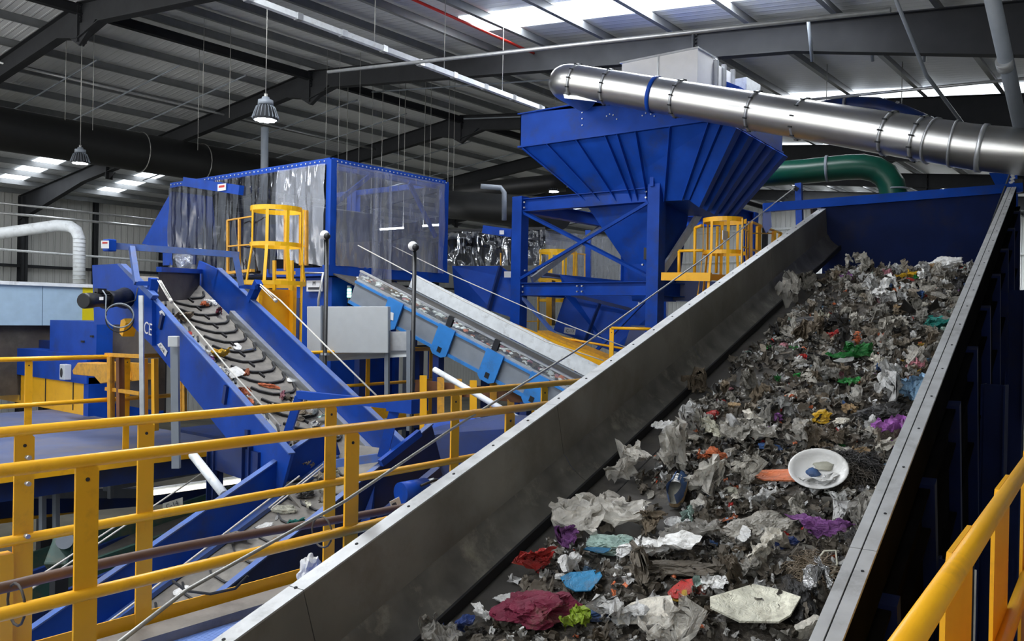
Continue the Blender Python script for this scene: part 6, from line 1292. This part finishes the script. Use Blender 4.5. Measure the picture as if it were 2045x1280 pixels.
# loose pieces one can tell apart: (px, py, mesh, material, size m, rotation, scale xyz, name, label, category)
HERO = [
 (1068, 1228, ('L', 0), 's_magenta', 0.165, 0.3, (1.1, 0.8, 0.9), 'cloth_bundle', 'crumpled dark magenta cloth bundle near the bottom edge of the heap', 'cloth'),
 (1078, 1135, ('F', 3), 's_red', 0.105, 2.2, (0.55, 1.1, 0.8), 'crisp_packet', 'shiny red packet at the left edge of the heap beside bare belt', 'packet'),
 (1166, 1172, ('C', 0), 's_blue', 0.10, 0.7, (0.9, 1.0, 1), 'card_carton', 'bright blue flattened carton above the magenta cloth', 'carton'),
 (1192, 1101, ('C', 1), 's_blue', 0.062, 0.0, (1.1, 0.6, 1), 'small_packet', 'small bright blue packet beside the tied pale bag', 'packet'),
 (1190, 1032, ('F', 0), 'film_clear', 0.24, 0.4, (1.1, 0.9, 0.7), 'plastic_bag', 'large clear grey plastic bag at the left edge of the heap, lower stretch', 'bag'),
 (1640, 975, ('F', 7), 'film_white', 0.14, 1.0, (1, 0.8, 0.3), 'wet_tissue', 'white soaked wad beside the round foam tray', 'tissue'),
 (1508, 1212, ('C', 2), 's_cream', 0.155, 0.5, (1.0, 1.25, 1), 'board_piece', 'broad cream board piece near the bottom right of the heap', 'board'),
 (1590, 1190, ('L', 3), 'film_dark', 0.165, 1.9, (1.2, 0.45, 0.7), 'garment_sleeve', 'charcoal garment sleeve lying beside the cream board', 'garment'),
 (1632, 1190, ('F', 5), 's_foil', 0.085, 0.9, (0.8, 1.2, 1), 'foil_wrapper', 'crumpled silver foil wrapper by the right wall flange', 'wrapper'),
 (1640, 1072, ('F', 6), 's_purple', 0.105, 0.1, (1.4, 0.6, 0.8), 'plastic_bag', 'twisted purple plastic bag low right in the heap', 'bag'),
 (1562, 1078, ('L', 4), 's_navy', 0.08, 0.5, (1.4, 0.6, 0.6), 'cloth_rag', 'dark navy rag left of the twisted purple bag', 'rag'),
 (1775, 822, ('L', 2), 'film_dark', 0.21, 0.7, (0.9, 1.3, 0.8), 'refuse_sack', 'black refuse sack against the right wall, middle stretch', 'sack'),
 (1630, 642, ('L', 1), 'film_dark', 0.20, 0.1, (1.3, 0.8, 0.7), 'refuse_sack', 'black refuse sack on the upper left side of the heap', 'sack'),
 (1710, 708, ('F', 8), 's_green', 0.165, 0.4, (1.2, 0.6, 0.6), 'plastic_bag', 'vivid green plastic bag in the middle of the upper stretch', 'bag'),
 (1875, 527, ('L', 6), 'film_white', 0.17, 0.4, (1.2, 0.9, 1.1), 'refuse_sack', 'rounded white sack at the very top of the heap under the blue plate', 'sack'),
 (1637, 832, ('L', 4), 's_yellow', 0.085, 0.3, (1, 1, 1), 'cloth_rag', 'ochre yellow crumpled rag in the middle of the heap', 'rag'),
 (1421, 830, ('L', 0), 's_red', 0.06, 0.4, (0.8, 1.1, 1.0), 'plastic_pot', 'small bright red-orange pot on the left edge, middle stretch', 'pot'),
 (1228, 1088, ('L', 5), 's_mint', 0.12, 0.1, (1.2, 0.8, 0.9), 'tied_bag', 'pale mint and white tied bag right of the small bright blue packet', 'bag'),
 (1310, 1100, ('F', 9), 'film_white', 0.15, 0.1, (1.3, 0.8, 0.6), 'plastic_bag', 'white bag sprawled right of the pale mint tied bag', 'bag'),
 (1362, 1190, ('C', 3), 's_red', 0.07, 1.4, (1.1, 0.9, 1), 'snack_carton', 'red and yellow snack carton in the lower middle of the heap', 'carton'),
 (1361, 1205, ('C', 0), 's_yellow', 0.045, 1.4, (1.0, 0.7, 1.6), 'snack_flap', 'small yellow flap under the red carton', 'carton flap'),
 (1180, 1224, ('L', 2), 's_denim', 0.095, 0.3, (1.3, 0.7, 0.7), 'cloth_rag', 'denim blue rag right of the magenta cloth', 'rag'),
 (1152, 1256, ('F', 10), 's_lime', 0.075, 0.9, (0.9, 1, 1), 'plastic_scrap', 'lime green scrap at the bottom edge below the magenta cloth', 'scrap'),
 (1292, 1232, ('C', 1), 'paper', 0.115, 0.6, (1, 1.1, 1), 'board_piece', 'pale mauve-grey board piece at the bottom middle', 'board'),
 (1245, 1245, ('F', 11), 'film_white', 0.14, 0.6, (1, 1.0, 0.6), 'plastic_bag', 'crumpled white bag partly under the mauve-grey board', 'bag'),
 (1462, 862, ('N', 0), 'film_white', 0.06, 0.6, (0.5, 1.4, 1), 'bottle', 'small white bottle lying on the left side, middle stretch', 'bottle'),
 (1136, 1082, ('F', 12), 's_purple', 0.058, 0.6, (1, 0.8, 1), 'plastic_scrap', 'small violet scrap at the left edge beside bare belt', 'scrap'),
 (1686, 730, ('C', 2), 'film_white', 0.075, 0.9, (1, 0.8, 1), 'paper_sheet', 'clean white paper sheet just below the vivid green bag', 'paper'),
 (1563, 692, ('L', 3), 's_pink', 0.06, 0.9, (1, 0.8, 1), 'cloth_rag', 'pink-red wad on the upper left side of the heap', 'rag'),
 (1878, 664, ('F', 13), 's_teal', 0.10, 0.2, (1.3, 0.6, 0.8), 'plastic_scrap', 'teal scrap by the right wall below the black scoop', 'scrap'),
 (1811, 551, ('F', 1), 's_yellow', 0.085, 0.4, (1.3, 0.6, 0.7), 'plastic_scrap', 'pale yellow scrap near the top of the heap', 'scrap'),
 (1574, 955, ('C', 3), 's_orange', 0.15, 0.3, (1.25, 0.55, 1), 'pizza_card', 'salmon-orange greasy card left of the round foam tray', 'card'),
 (1422, 925, ('F', 2), 's_orange', 0.085, 0.3, (1, 0.8, 0.8), 'crisp_packet', 'coral and yellow packet left of centre of the heap', 'packet'),
 (1775, 790, ('F', 4), 'film_white', 0.17, 1.3, (1.0, 0.9, 1.0), 'plastic_bag', 'pointed white bag just above the black sack by the right wall', 'bag'),
 (1830, 800, ('F', 7), 's_sky', 0.10, 1.3, (1.0, 0.9, 0.8), 'plastic_bag', 'bluish white bag squeezed against the right wall, middle stretch', 'bag'),
 (1540, 890, ('L', 1), 's_denim', 0.06, 0.2, (1.6, 0.6, 0.7), 'cloth_rag', 'small blue patterned rag in the middle of the heap', 'rag'),
 (1347, 1047, ('T', 0), 's_foil', 0.045, 0.0, (1, 1, 1), 'tin_can', 'shiny round tin standing on bare belt in the lower middle', 'tin'),
 (968, 1234, ('F', 6), 'film_white', 0.06, 0.0, (1, 1, 1), 'paper_cup', 'crushed white cup at the lower left corner of the heap', 'cup'),
 (1020, 1192, ('L', 6), 'film_white', 0.065, 0.4, (1.2, 0.7, 0.8), 'tissue_wad', 'knotted white wad at the left edge above the crushed cup', 'tissue'),
 (906, 1266, ('F', 9), 's_navy', 0.075, 0.8, (1.3, 0.7, 1), 'plastic_scrap', 'navy blue scrap at the bottom left tip of the heap', 'scrap'),
 (1340, 1130, ('L', 7), 'taupe', 0.14, 0.15, (1.5, 0.45, 0.5), 'rolled_cloth', 'long taupe rolled cloth in the lower middle of the heap', 'cloth'),
 (1275, 1140, ('F', 5), 'taupe', 0.12, 2.15, (1.5, 0.5, 0.6), 'rolled_cloth', 'brown fabric strip crossing the rolled cloth', 'cloth'),
 (1262, 945, ('F', 1), 'film_clear', 0.15, 1.1, (1.0, 1.2, 0.8), 'plastic_bag', 'clear brownish bag above the discarded shoe', 'bag'),
 (1680, 1035, ('F', 3), 'film_white', 0.11, 0.6, (0.9, 1.3, 0.9), 'plastic_bag', 'white bag below the round foam tray, right side of the heap', 'bag'),
 (1490, 870, ('F', 0), 'film_grey', 0.15, 0.1, (1.2, 1.0, 0.9), 'plastic_bag', 'pale grey bag right of the small white bottle', 'bag'),
 (1395, 780, ('F', 8), 'film_brown', 0.10, 1.5, (0.6, 1.3, 1.6), 'plastic_scrap', 'upright brown curl at the left edge of the heap, middle stretch', 'scrap'),
 (1582, 615, ('F', 2), 'film_clear', 0.15, 1.5, (0.7, 1.1, 1.8), 'plastic_scrap', 'upright clear peak at the left edge of the heap, upper stretch', 'scrap'),
 (1520, 1045, ('L', 5), 'film_grey', 0.16, 0.9, (1.2, 1.0, 0.6), 'plastic_bag', 'soft grey bag left of the navy rag', 'bag'),
]
def lathe_mesh(name, prof, n=20):
    vs = [(r_*math.cos(2*math.pi*k/n), r_*math.sin(2*math.pi*k/n), z_) for r_, z_ in prof for k in range(n)]
    fs = [(i*n+k, i*n+(k+1) % n, (i+1)*n+(k+1) % n, (i+1)*n+k) for i in range(len(prof)-1) for k in range(n)]
    me = mesh_of(name, (vs, fs), True); return me
TIN = lathe_mesh('tin', [(0.0, 0.9), (0.85, 0.9), (0.92, 1.0), (1.0, 1.0), (1.0, 0.0), (0.0, 0.0)])
bt = [(0.0, 0.0), (0.6, 0.0), (0.75, 0.1), (0.75, 1.2), (0.5, 1.6), (0.3, 1.75), (0.3, 2.0), (0.0, 2.0)]
BOT = mesh_of('bottle', ([(r_*math.cos(2*math.pi*k/16), z_-1.0, 0.75+r_*math.sin(2*math.pi*k/16)) for r_, z_ in bt for k in range(16)], [(i*16+k, i*16+(k+1) % 16, (i+1)*16+(k+1) % 16, (i+1)*16+k) for i in range(7) for k in range(16)]), True)
SETS = {'F': FILM, 'L': LUMP, 'C': CARD, 'P': PAPER, 'T': [TIN], 'N': [BOT]}
taken = []
for (px, py, (k_, i_), m_, sz, rot, sc, nm, lab, cat_) in HERO:
    sz *= 1.2
    u_, v_ = A.hit(px, py, WB+0.14)
    u_, v_ = A.hit(px, py, a_surf(u_, v_)+sz*0.25)
    o = place(SETS[k_][i_], A, u_, v_, a_surf(u_, v_)+(0.06 if m_ == 's_magenta' else 0.045 if k_ == 'C' else 0.012), sz, m_, rot, (rnd.uniform(-0.1, 0.1), rnd.uniform(-0.1, 0.1)), sc, nm)
    tag(o, lab, cat_); taken.append((u_, v_, sz*(1.25 if m_ == 's_magenta' or nm == 'board_piece' else 0.85)))
# round foam tray, shoe, black scoop: built on their own
def local_thing(name, label, cat, px, py, rot, lift=0.05, tilt=0.0):
    u_, v_ = A.hit(px, py, WB+0.15); u_, v_ = A.hit(px, py, a_surf(u_, v_)+0.05)
    p = A(u_, v_, a_surf(u_, v_)+lift); t = thing(name, label, cat, p)
    x = (A.V*math.cos(rot)+A.U*math.sin(rot)); y = (A.U*math.cos(rot)-A.V*math.sin(rot)); wn = A.W*math.cos(tilt)-y*math.sin(tilt); y = y*math.cos(tilt)+A.W*math.sin(tilt); taken.append((u_, v_, 0.13))
    return t, lambda a, b, c: p+x*a+y*b+wn*c
def grid_part(f, nu, nv, name, m_, parent, closed_u=False):
    vs = [f(i/nu, j/nv) for j in range(nv+1) for i in range(nu+1)]
    return MB().add(vs, [(j*(nu+1)+i, j*(nu+1)+i+1, (j+1)*(nu+1)+i+1, (j+1)*(nu+1)+i) for j in range(nv) for i in range(nu)], True).build(name, m_, parent)
t, L_ = local_thing('foam_tray', 'round white foam tray holding a small blue lump, right of the orange card', 'tray', 1636, 968, 0.25, 0.11, 0.65)
def tray_f(prof):
    def f(a, b):
        k = b*(len(prof)-1); i = min(int(k), len(prof)-2); q = k-i; r_ = prof[i][0]*(1-q)+prof[i+1][0]*q; z_ = prof[i][1]*(1-q)+prof[i+1][1]*q
        th = a*2*math.pi; return L_(r_*math.cos(th)*1.15, r_*math.sin(th)*0.9, z_)
    return f
grid_part(tray_f([(0.0, 0.0), (0.075, 0.0), (0.10, 0.012), (0.125, 0.035), (0.138, 0.036), (0.137, 0.028), (0.105, -0.004), (0.0, -0.012)]), 28, 14, 'dish', 'film_white', t)
ps, ff = lump(77, 3, 0.6, 0.3, 1.2); MB().add([L_(-0.03+p.x*0.045, -0.01+p.y*0.04, p.z*0.04) for p in ps], ff, True).build('blue_residue', 's_denim', t)
ps, ff = lump(78, 3, 0.6, 0.4, 1.2); MB().add([L_(0.03+p.x*0.06, 0.03+p.y*0.04, p.z*0.03) for p in ps], ff, True).build('food_residue', 's_cream', t)
t, L_ = local_thing('canvas_shoe', 'dirty blue and white canvas shoe with a tan rubber sole, lying on the heap', 'shoe', 1356, 988, 0.15, 0.05, 0.35)
def shoe_w(s): return 0.036+0.014*math.sin(min(1, max(0, s))*math.pi*0.9)+(0.006 if s < 0.3 else 0)
def sole(a, b):
    th = a*2*math.pi; s = (1-math.cos(th))/2; w_ = shoe_w(s)*abs(math.sin(th))**0.5*(1 if math.sin(th) >= 0 else -1); return L_(w_, -0.13+0.26*s, 0.0+b*0.028)
grid_part(sole, 36, 2, 'sole', 's_tan', t)
MB().prism([L_(shoe_w((1-math.cos(a))/2)*abs(math.sin(a))**0.5*(1 if math.sin(a) >= 0 else -1), -0.13+0.26*(1-math.cos(a))/2, 0.027) for a in [2*math.pi*i/30 for i in range(30)]], A.W*0.003).build('insole', 's_cream', t)
def upper(a, b):   # from heel quarter over the toe
    th = R(10)+a*R(340); s = (1-math.cos(th))/2; hh = 0.075 if s < 0.5 else 0.075-0.04*(s-0.5)*2; inn = (0.25 if s < 0.35 else 0.85)*b**1.6
    w_ = shoe_w(s)*abs(math.sin(th))**0.5*(1 if math.sin(th) >= 0 else -1); return L_(w_*(1-inn*(0.9 if s > 0.4 else 0.4)), -0.13+0.26*s-(0.02*b if s > 0.9 else 0), 0.027+hh*b*(0.8 if s > 0.85 else 1))
grid_part(upper, 40, 8, 'upper', 's_denim', t)
grid_part(lambda a, b: L_((a-0.5)*0.05, -0.02+0.05*b, 0.085+0.01*math.sin(a*math.pi)-0.005*b), 8, 5, 'tongue', 'film_white', t)
for k in range(4): MB().path([L_(-0.025, -0.01+k*0.018, 0.088-k*0.004), L_(0, -0.005+k*0.018, 0.097-k*0.004), L_(0.025, -0.01+k*0.018, 0.088-k*0.004)], 0.0035, 6).build('lace', 'film_white', t)
grid_part(lambda a, b: L_(0.042*math.sin((a-0.5)*math.pi)*(1-0.2*b), 0.135-0.03*(1-math.cos((a-0.5)*math.pi))-0.03*b, 0.027+0.032*b), 12, 4, 'toe_cap', 'film_white', t)
t, L_ = local_thing('plastic_scoop', 'black plastic scoop lying open, upper right of the heap', 'scoop', 1838, 636, 0.2, 0.04)
def scoop(a, b):
    th = R(-20)+a*R(220); r_ = 0.10+0.04*b; return L_(r_*math.cos(th)*1.35*(0.8+0.3*b), -0.09+0.2*b, r_*1.0-r_*math.sin(-th)*-1.0*0.9+0.02)
def scoop(a, b):
    x = (a-0.5)*0.34; return L_(x*(0.75+0.25*b), -0.10+0.24*b, 0.13*abs(2*a-1)**1.5*(1-0.5*b)+0.09*(1-b)**2)
grid_part(scoop, 20, 10, 'bowl', 'film_dark', t)
MB().path([L_(-0.165, 0.13, 0.065), L_(0.0, 0.142, 0.004), L_(0.165, 0.13, 0.065)], 0.005, 6).build('rim', 'film_dark', t)
grid_part(lambda a, b: L_((a-0.5)*0.12, -0.02+0.10*b, 0.03-0.015*b), 6, 6, 'white_lining', 'film_white', t)
def tangle(label, px, py, n_f, rad, seed, m1, m2):
    t, L_ = local_thing('fibre_tangle', label, 'tangle', px, py, 0.3, 0.0); r = random.Random(seed); taken.append((*A.hit(px, py, WB+0.15), rad*1.1))
    ps, ff = lump(seed, 4, 0.45, 0.6, 1.1); MB().add([L_(p.x*rad*0.8, p.y*rad*0.95, p.z*rad*0.8) for p in ps], ff, True).build('matted_core', m2, t)
    mb = MB()
    for _ in range(n_f):
        a = r.uniform(0, 6.28); q = r.random()**0.6; c = Vector((rad*q*math.cos(a)*0.85, rad*q*math.sin(a)*1.1, rad*0.42*(1-q*q)+0.01)); h = r.uniform(0, 6.28); pts = []; cv = r.uniform(-1.2, 1.2); zz = r.uniform(-0.2, 0.6)
        for i in range(7): pts.append(L_(c.x, c.y, max(0.0, c.z))); h += cv*0.35+r.uniform(-0.4, 0.4); c = c+Vector((math.cos(h), math.sin(h), zz-0.18*i+r.uniform(-0.3, 0.3)))*rad*0.10
        mb.path(pts, r.uniform(0.0010, 0.0028), 3, False)
    o = mb.build('loose_fibres', m1, t); o['kind'] = 'stuff'
tangle('big black hairy tangle of fibres beside the right wall of the wide conveyor', 1700, 935, 900, 0.20, 5, 'film_dark', 'shade_black')
tangle('dark brown stringy tangle low in the heap left of the foil wrapper', 1625, 1130, 500, 0.13, 9, 'film_brown', 'shade_black')
hp_ = MB()
tag(MB().path([A(3.55, -0.98, a_surf(3.5, -1)+0.05)+Vector(p) for p in ((0, 0, 0), (0.03, 0.05, 0.06), (0.08, 0.06, 0.07), (0.10, 0.02, 0.02), (0.10, -0.05, -0.02))], 0.005, 6).build('plastic_strap', 's_cream'), 'thin cream strap looped above the black tangle by the right wall', 'strap')

# repeated scraps: individuals
MIX = [('film_grey', 26, 'grey'), ('film_clear', 18, 'clear'), ('film_white', 19, 'white'), ('film_brown', 10, 'brown'), ('film_dark', 14, 'black'), ('taupe', 7, 'taupe'), ('paper', 12, 'beige')]
COLR = [('s_red', 'red'), ('s_orange', 'orange'), ('s_sky', 'light blue'), ('s_denim', 'blue'), ('s_green', 'green'), ('s_yellow', 'yellow'), ('s_pink', 'pink'), ('s_mint', 'mint'), ('s_tan', 'tan'), ('s_cream', 'cream'), ('s_purple', 'purple')]
bag_ = [m for m in MIX for _ in range(m[1])]
def stretch(u): return 'lowest' if u < 2.6 else 'lower' if u < 4 else 'middle' if u < 6.0 else 'upper' if u < 8.0 else 'topmost'
kinds = {'F': ('film_scrap', 'crumpled plastic film'), 'L': ('plastic_wad', 'wadded plastic bag'), 'P': ('paper_scrap', 'crumpled paper piece'), 'C': ('card_scrap', 'flat card piece')}
cnt = {}
def side(v): return 'left' if v < -1.85 else 'centre' if v < -1.3 else 'right'
def free(u, v, s):
    return all((u-a)**2+(v-b)**2 > (0.55*(s+c))**2 for a, b, c in taken)
lim = {'F': 298, 'L': 150, 'P': 190, 'C': 60}
placed = []
tries = 0
while sum(lim.values()) > 0 and tries < 16000:
    tries += 1
    k_ = rnd.choice([k for k in lim if lim[k] > 0] + (['F']*3 if lim['F'] > 0 else []))
    t_ = rnd.random(); u_ = 1.0+8.7*t_**0.95; ev = edge_v(u_); v_ = rnd.uniform(ev+0.02, VB1)
    gap_ = max(0, noise.noise((u_*0.9, v_*1.5, 7.7))-0.02)
    if rnd.random() < gap_*2.6: continue
    sz = {'F': rnd.uniform(0.055, 0.16), 'L': rnd.uniform(0.04, 0.11), 'P': rnd.uniform(0.035, 0.09), 'C': rnd.uniform(0.03, 0.07)}[k_]
    if u_ > 5: sz *= 0.8
    if v_+sz > VR-0.03: v_ = VR-0.05-sz
    if not all((u_-a)**2+(v_-b)**2 > (0.85*c+0.5*sz)**2 for a, b, c in taken): continue
    if rnd.random() < 0.24: m_, cn = rnd.choice(COLR); sz *= 0.7
    else: m_, _, cn = rnd.choice(bag_)
    if k_ == 'C' and m_ in ('film_clear', 'film_dark'): m_, cn = 'paper', 'beige'
    nm, desc = kinds[k_]
    sc = (rnd.uniform(0.8, 1.3), rnd.uniform(0.6, 1.0), rnd.uniform(0.6, 1.15))
    o = place(rnd.choice(SETS[k_]), A, u_, v_, a_surf(u_, v_)+rnd.uniform(-0.01, 0.04), sz, m_, rnd.uniform(0, 6.28), (rnd.uniform(-0.35, 0.35), rnd.uniform(-0.35, 0.35)), sc, nm)
    lab = '%s %s, %s stretch of the litter heap, %s' % (cn, desc, stretch(u_), {'left': 'left side', 'centre': 'centre', 'right': 'right side'}[side(v_)])
    tag(o, lab, 'scrap', '%s %s pieces, %s stretch of the wide belt, %s' % (cn, desc, stretch(u_), side(v_))); lim[k_] -= 1

# scraps on the chevron belt, the lower belt and the panelled conveyor
def sprinkle(fr, us, vs_, w, n, s0, s1, where, seed, near=None, mixx=None):
    r = random.Random(seed)
    for _ in range(n):
        u_ = r.uniform(*us); v_ = r.uniform(*vs_) if near is None else near(r)
        k_ = r.choice('FFLPPC'); nm, desc = kinds[k_]
        if r.random() < 0.22: m_, cn = r.choice(COLR)
        else: m_, _, cn = r.choice(mixx or bag_)
        sz = r.uniform(s0, s1)
        o = place(r.choice(SETS[k_]), fr, u_, v_, w, sz, m_, r.uniform(0, 6.28), (r.uniform(-0.15, 0.15), r.uniform(-0.15, 0.15)), (r.uniform(0.8, 1.3), r.uniform(0.5, 1), r.uniform(0.5, 1)), nm)
        tag(o, '%s %s lying on the %s' % (cn, desc, where), 'scrap', '%s %s pieces on the %s' % (cn, desc, where))
bm_ = [m for m in MIX if m[0] in ('film_white', 'paper', 'film_grey', 'taupe', 'film_brown')]
sprinkle(B, (uB2-0.2, uT+0.3), (0, 1), BW-0.395, 56, 0.045, 0.11, 'chevron belt', 3, near=lambda r: bl+sgn*wd*(0.06+0.30*r.random()), mixx=bm_+[m for m in MIX if m[0] == 'film_white']*2)
sprinkle(B, (uB2-0.4, uB2+1.3), (0, 1), BW-0.395, 30, 0.05, 0.11, 'foot of the chevron belt', 4, near=lambda r: bl+sgn*wd*(0.1+0.8*r.random()), mixx=bm_)
BH = [(655, 747, 0, 0, 0, 0)]
for (px, py, set_, i_, m_, sz, rot, sc, nm, lab, cat_) in (
    (421, 603, 'L', 1, 'film_white', 0.075, 0.9, (0.6, 1.2, 0.8), 'foam_tray', 'white oval tray near the top of the chevron belt', 'tray'), (406, 612, 'F', 2, 's_orange', 0.06, 0.2, (1, 0.8, 0.8), 'plastic_scrap', 'salmon pink scrap beside the white oval tray on the chevron belt', 'scrap'),
    (436, 628, 'F', 5, 's_magenta', 0.045, 0.2, (1, 1, 1), 'plastic_scrap', 'small magenta scrap on the chevron belt', 'scrap'), (474, 692, 'C', 0, 'film_white', 0.085, 1.2, (0.9, 0.6, 1), 'card_piece', 'white card strip in the middle of the chevron belt', 'card'),
    (500, 698, 'L', 2, 's_denim', 0.05, 0.2, (1.3, 0.6, 0.7), 'plastic_scrap', 'dark blue scrap right of the white card strip', 'scrap'), (440, 714, 'F', 6, 's_yellow', 0.11, 0.5, (1.2, 0.7, 0.7), 'plastic_bag', 'crumpled yellow bag on the left edge of the chevron belt', 'bag'),
    (466, 746, 'C', 1, 'film_white', 0.12, 0.6, (1, 0.9, 1), 'paper_sheet', 'white paper sheet lying low on the chevron belt', 'paper'), (493, 742, 'L', 3, 's_orange', 0.06, 0.8, (1.3, 0.5, 0.8), 'food_packet', 'orange packet right of the white paper on the chevron belt', 'packet'),
    (537, 770, 'L', 7, 's_orange', 0.065, 2.6, (1.4, 0.45, 0.7), 'bottle', 'small orange-brown bottle low on the chevron belt', 'bottle'), (580, 757, 'C', 2, 'film_white', 0.05, 0.8, (1, 0.8, 1), 'card_piece', 'small white card near the right wall of the chevron belt', 'card'),
    (370, 640, 'F', 3, 'film_brown', 0.09, 1.8, (0.7, 1.2, 0.8), 'plastic_bag', 'brownish bag on the left edge of the chevron belt', 'bag'), (563, 793, 'F', 4, 's_pink', 0.06, 0.8, (1.3, 0.6, 0.7), 'plastic_scrap', 'pale pink scrap near the foot of the chevron belt', 'scrap'), (316, 582, 'L', 4, 's_cream', 0.06, 0.8, (1.2, 0.6, 0.7), 'plastic_wad', 'cream wad at the very top left of the chevron belt', 'wad')):
    u_, v_ = B.hit(px, py, BW-0.38); tag(place(SETS[set_][i_], B, u_, v_, BW-0.395, sz*1.45, m_, rot, (0, 0), sc, nm), lab, cat_)
cw = cr-cl
sprinkle(Cc, (1.0, 5.0), (cl+0.18, cr-0.1), H-0.335, 36, 0.03, 0.085, 'lower blue conveyor belt', 5, mixx=bm_)
for (px, py, set_, i_, m_, sz, rot, sc, nm, lab, cat_) in (
    (568, 1017, 'L', 5, 's_cream', 0.13, 0.2, (1.2, 0.7, 0.6), 'plastic_bag', 'crumpled cream bag on the lower blue conveyor behind the handrails', 'bag'), (528, 1050, 'L', 6, 'film_white', 0.085, 0.7, (1, 0.8, 0.8), 'plastic_wad', 'grey-white wad below the cream bag on the lower blue conveyor', 'wad'),
    (475, 1078, 'F', 0, 'film_grey', 0.15, 0.2, (1.2, 0.6, 0.7), 'plastic_bag', 'long grey bag on the lower blue conveyor', 'bag'), (360, 1178, 'C', 3, 'film_white', 0.085, 1.1, (0.8, 1.0, 1), 'paper_sheet', 'white paper low on the lower blue conveyor behind the toe board', 'paper'),
    (590, 1045, 'F', 13, 's_teal', 0.07, 0.8, (1.4, 0.4, 0.6), 'plastic_strip', 'teal plastic strip on the right edge of the lower blue conveyor', 'strip'), (555, 1078, 'L', 1, 's_tan', 0.07, 0.1, (1.2, 0.7, 0.8), 'plastic_wad', 'tan wad on the lower blue conveyor', 'wad'), (610, 990, 'F', 8, 'film_dark', 0.15, 0.4, (1.3, 0.7, 0.4), 'rubber_sheet', 'black torn sheet on the lower blue conveyor behind the rail post', 'sheet')):
    u_, v_ = Cc.hit(px, py, H-0.32); tag(place(SETS[set_][i_], Cc, u_, v_, H-0.335, sz, m_, rot, (0, 0), sc, nm), lab, cat_)
# line of fines on the panelled conveyor
dwid = (db-da)
sh2 = [lump(300+i, 1, 0.6, 0.4, 1.2) for i in range(4)]
for cnt_, m_, nm2 in ((170, 'paper', 'beige'), (190, 'film_white', 'white'), (50, 's_orange', 'orange'), (170, 'film_brown', 'brown'), (40, 's_pink', 'pink')):
    r = random.Random(cnt_)
    bits('fine_litter', Dm, cnt_, (uZ, uA+0.2), (0, 1), lambda u, v: HD-0.24, 0.014, 0.038, m_, 'small %s fragments running in a line down the panelled conveyor' % nm2, cnt_, src=sh2) if False else None
    V_ = []; F_ = []
    for _ in range(cnt_):
        u_ = r.uniform(uZ-0.3, uA+0.4); g_ = r.gauss(0.42, 0.085); v_ = da+dwid*max(0.08, min(0.9, g_)); sz = r.uniform(0.025, 0.065); ps, ff = sh2[r.randrange(4)]; o_ = Dm(u_, v_, HD-0.245+0.03*max(0, 1-abs(g_-0.42)*6)); b_ = len(V_); a_ = r.uniform(0, 6.28); ca, sa = math.cos(a_), math.sin(a_)
        V_ += [o_+(Dm.V*(p.x*ca-p.y*sa)+Dm.U*(p.x*sa+p.y*ca)+Dm.W*p.z)*sz for p in ps]; F_ += [[i+b_ for i in f] for f in ff]
    tag(MB().add(V_, F_).build('fine_litter', m_), 'small %s fragments running in a line down the panelled conveyor' % nm2, 'litter', kind='stuff')
# white bag beside the wide conveyor flange
wb = D(625, 1140, 3.85)
ps, ff = lump(55, 4, 0.9, 0.45, 0.9); o = mesh_of('plastic_bag', (ps, ff), True)
b_ = bpy.data.objects.new('plastic_bag', o); COL.objects.link(b_); b_.location = D(618, 1168, 3.75); b_.scale = (0.07, 0.07, 0.13); b_.material_slots[0].link = 'OBJECT'; b_.material_slots[0].material = M['white']
tag(b_, 'white crumpled bag hanging by the toe board beside the wide conveyor flange', 'bag')
tag(MB().path([D(345, 1160, 4.1), D(372, 1180, 4.05), D(420, 1186, 4.0), D(470, 1175, 4.0), D(495, 1150, 4.0)], 0.007, 8).build('cable', 'frame'), 'thin dark cable drooping over the toe board', 'cable')
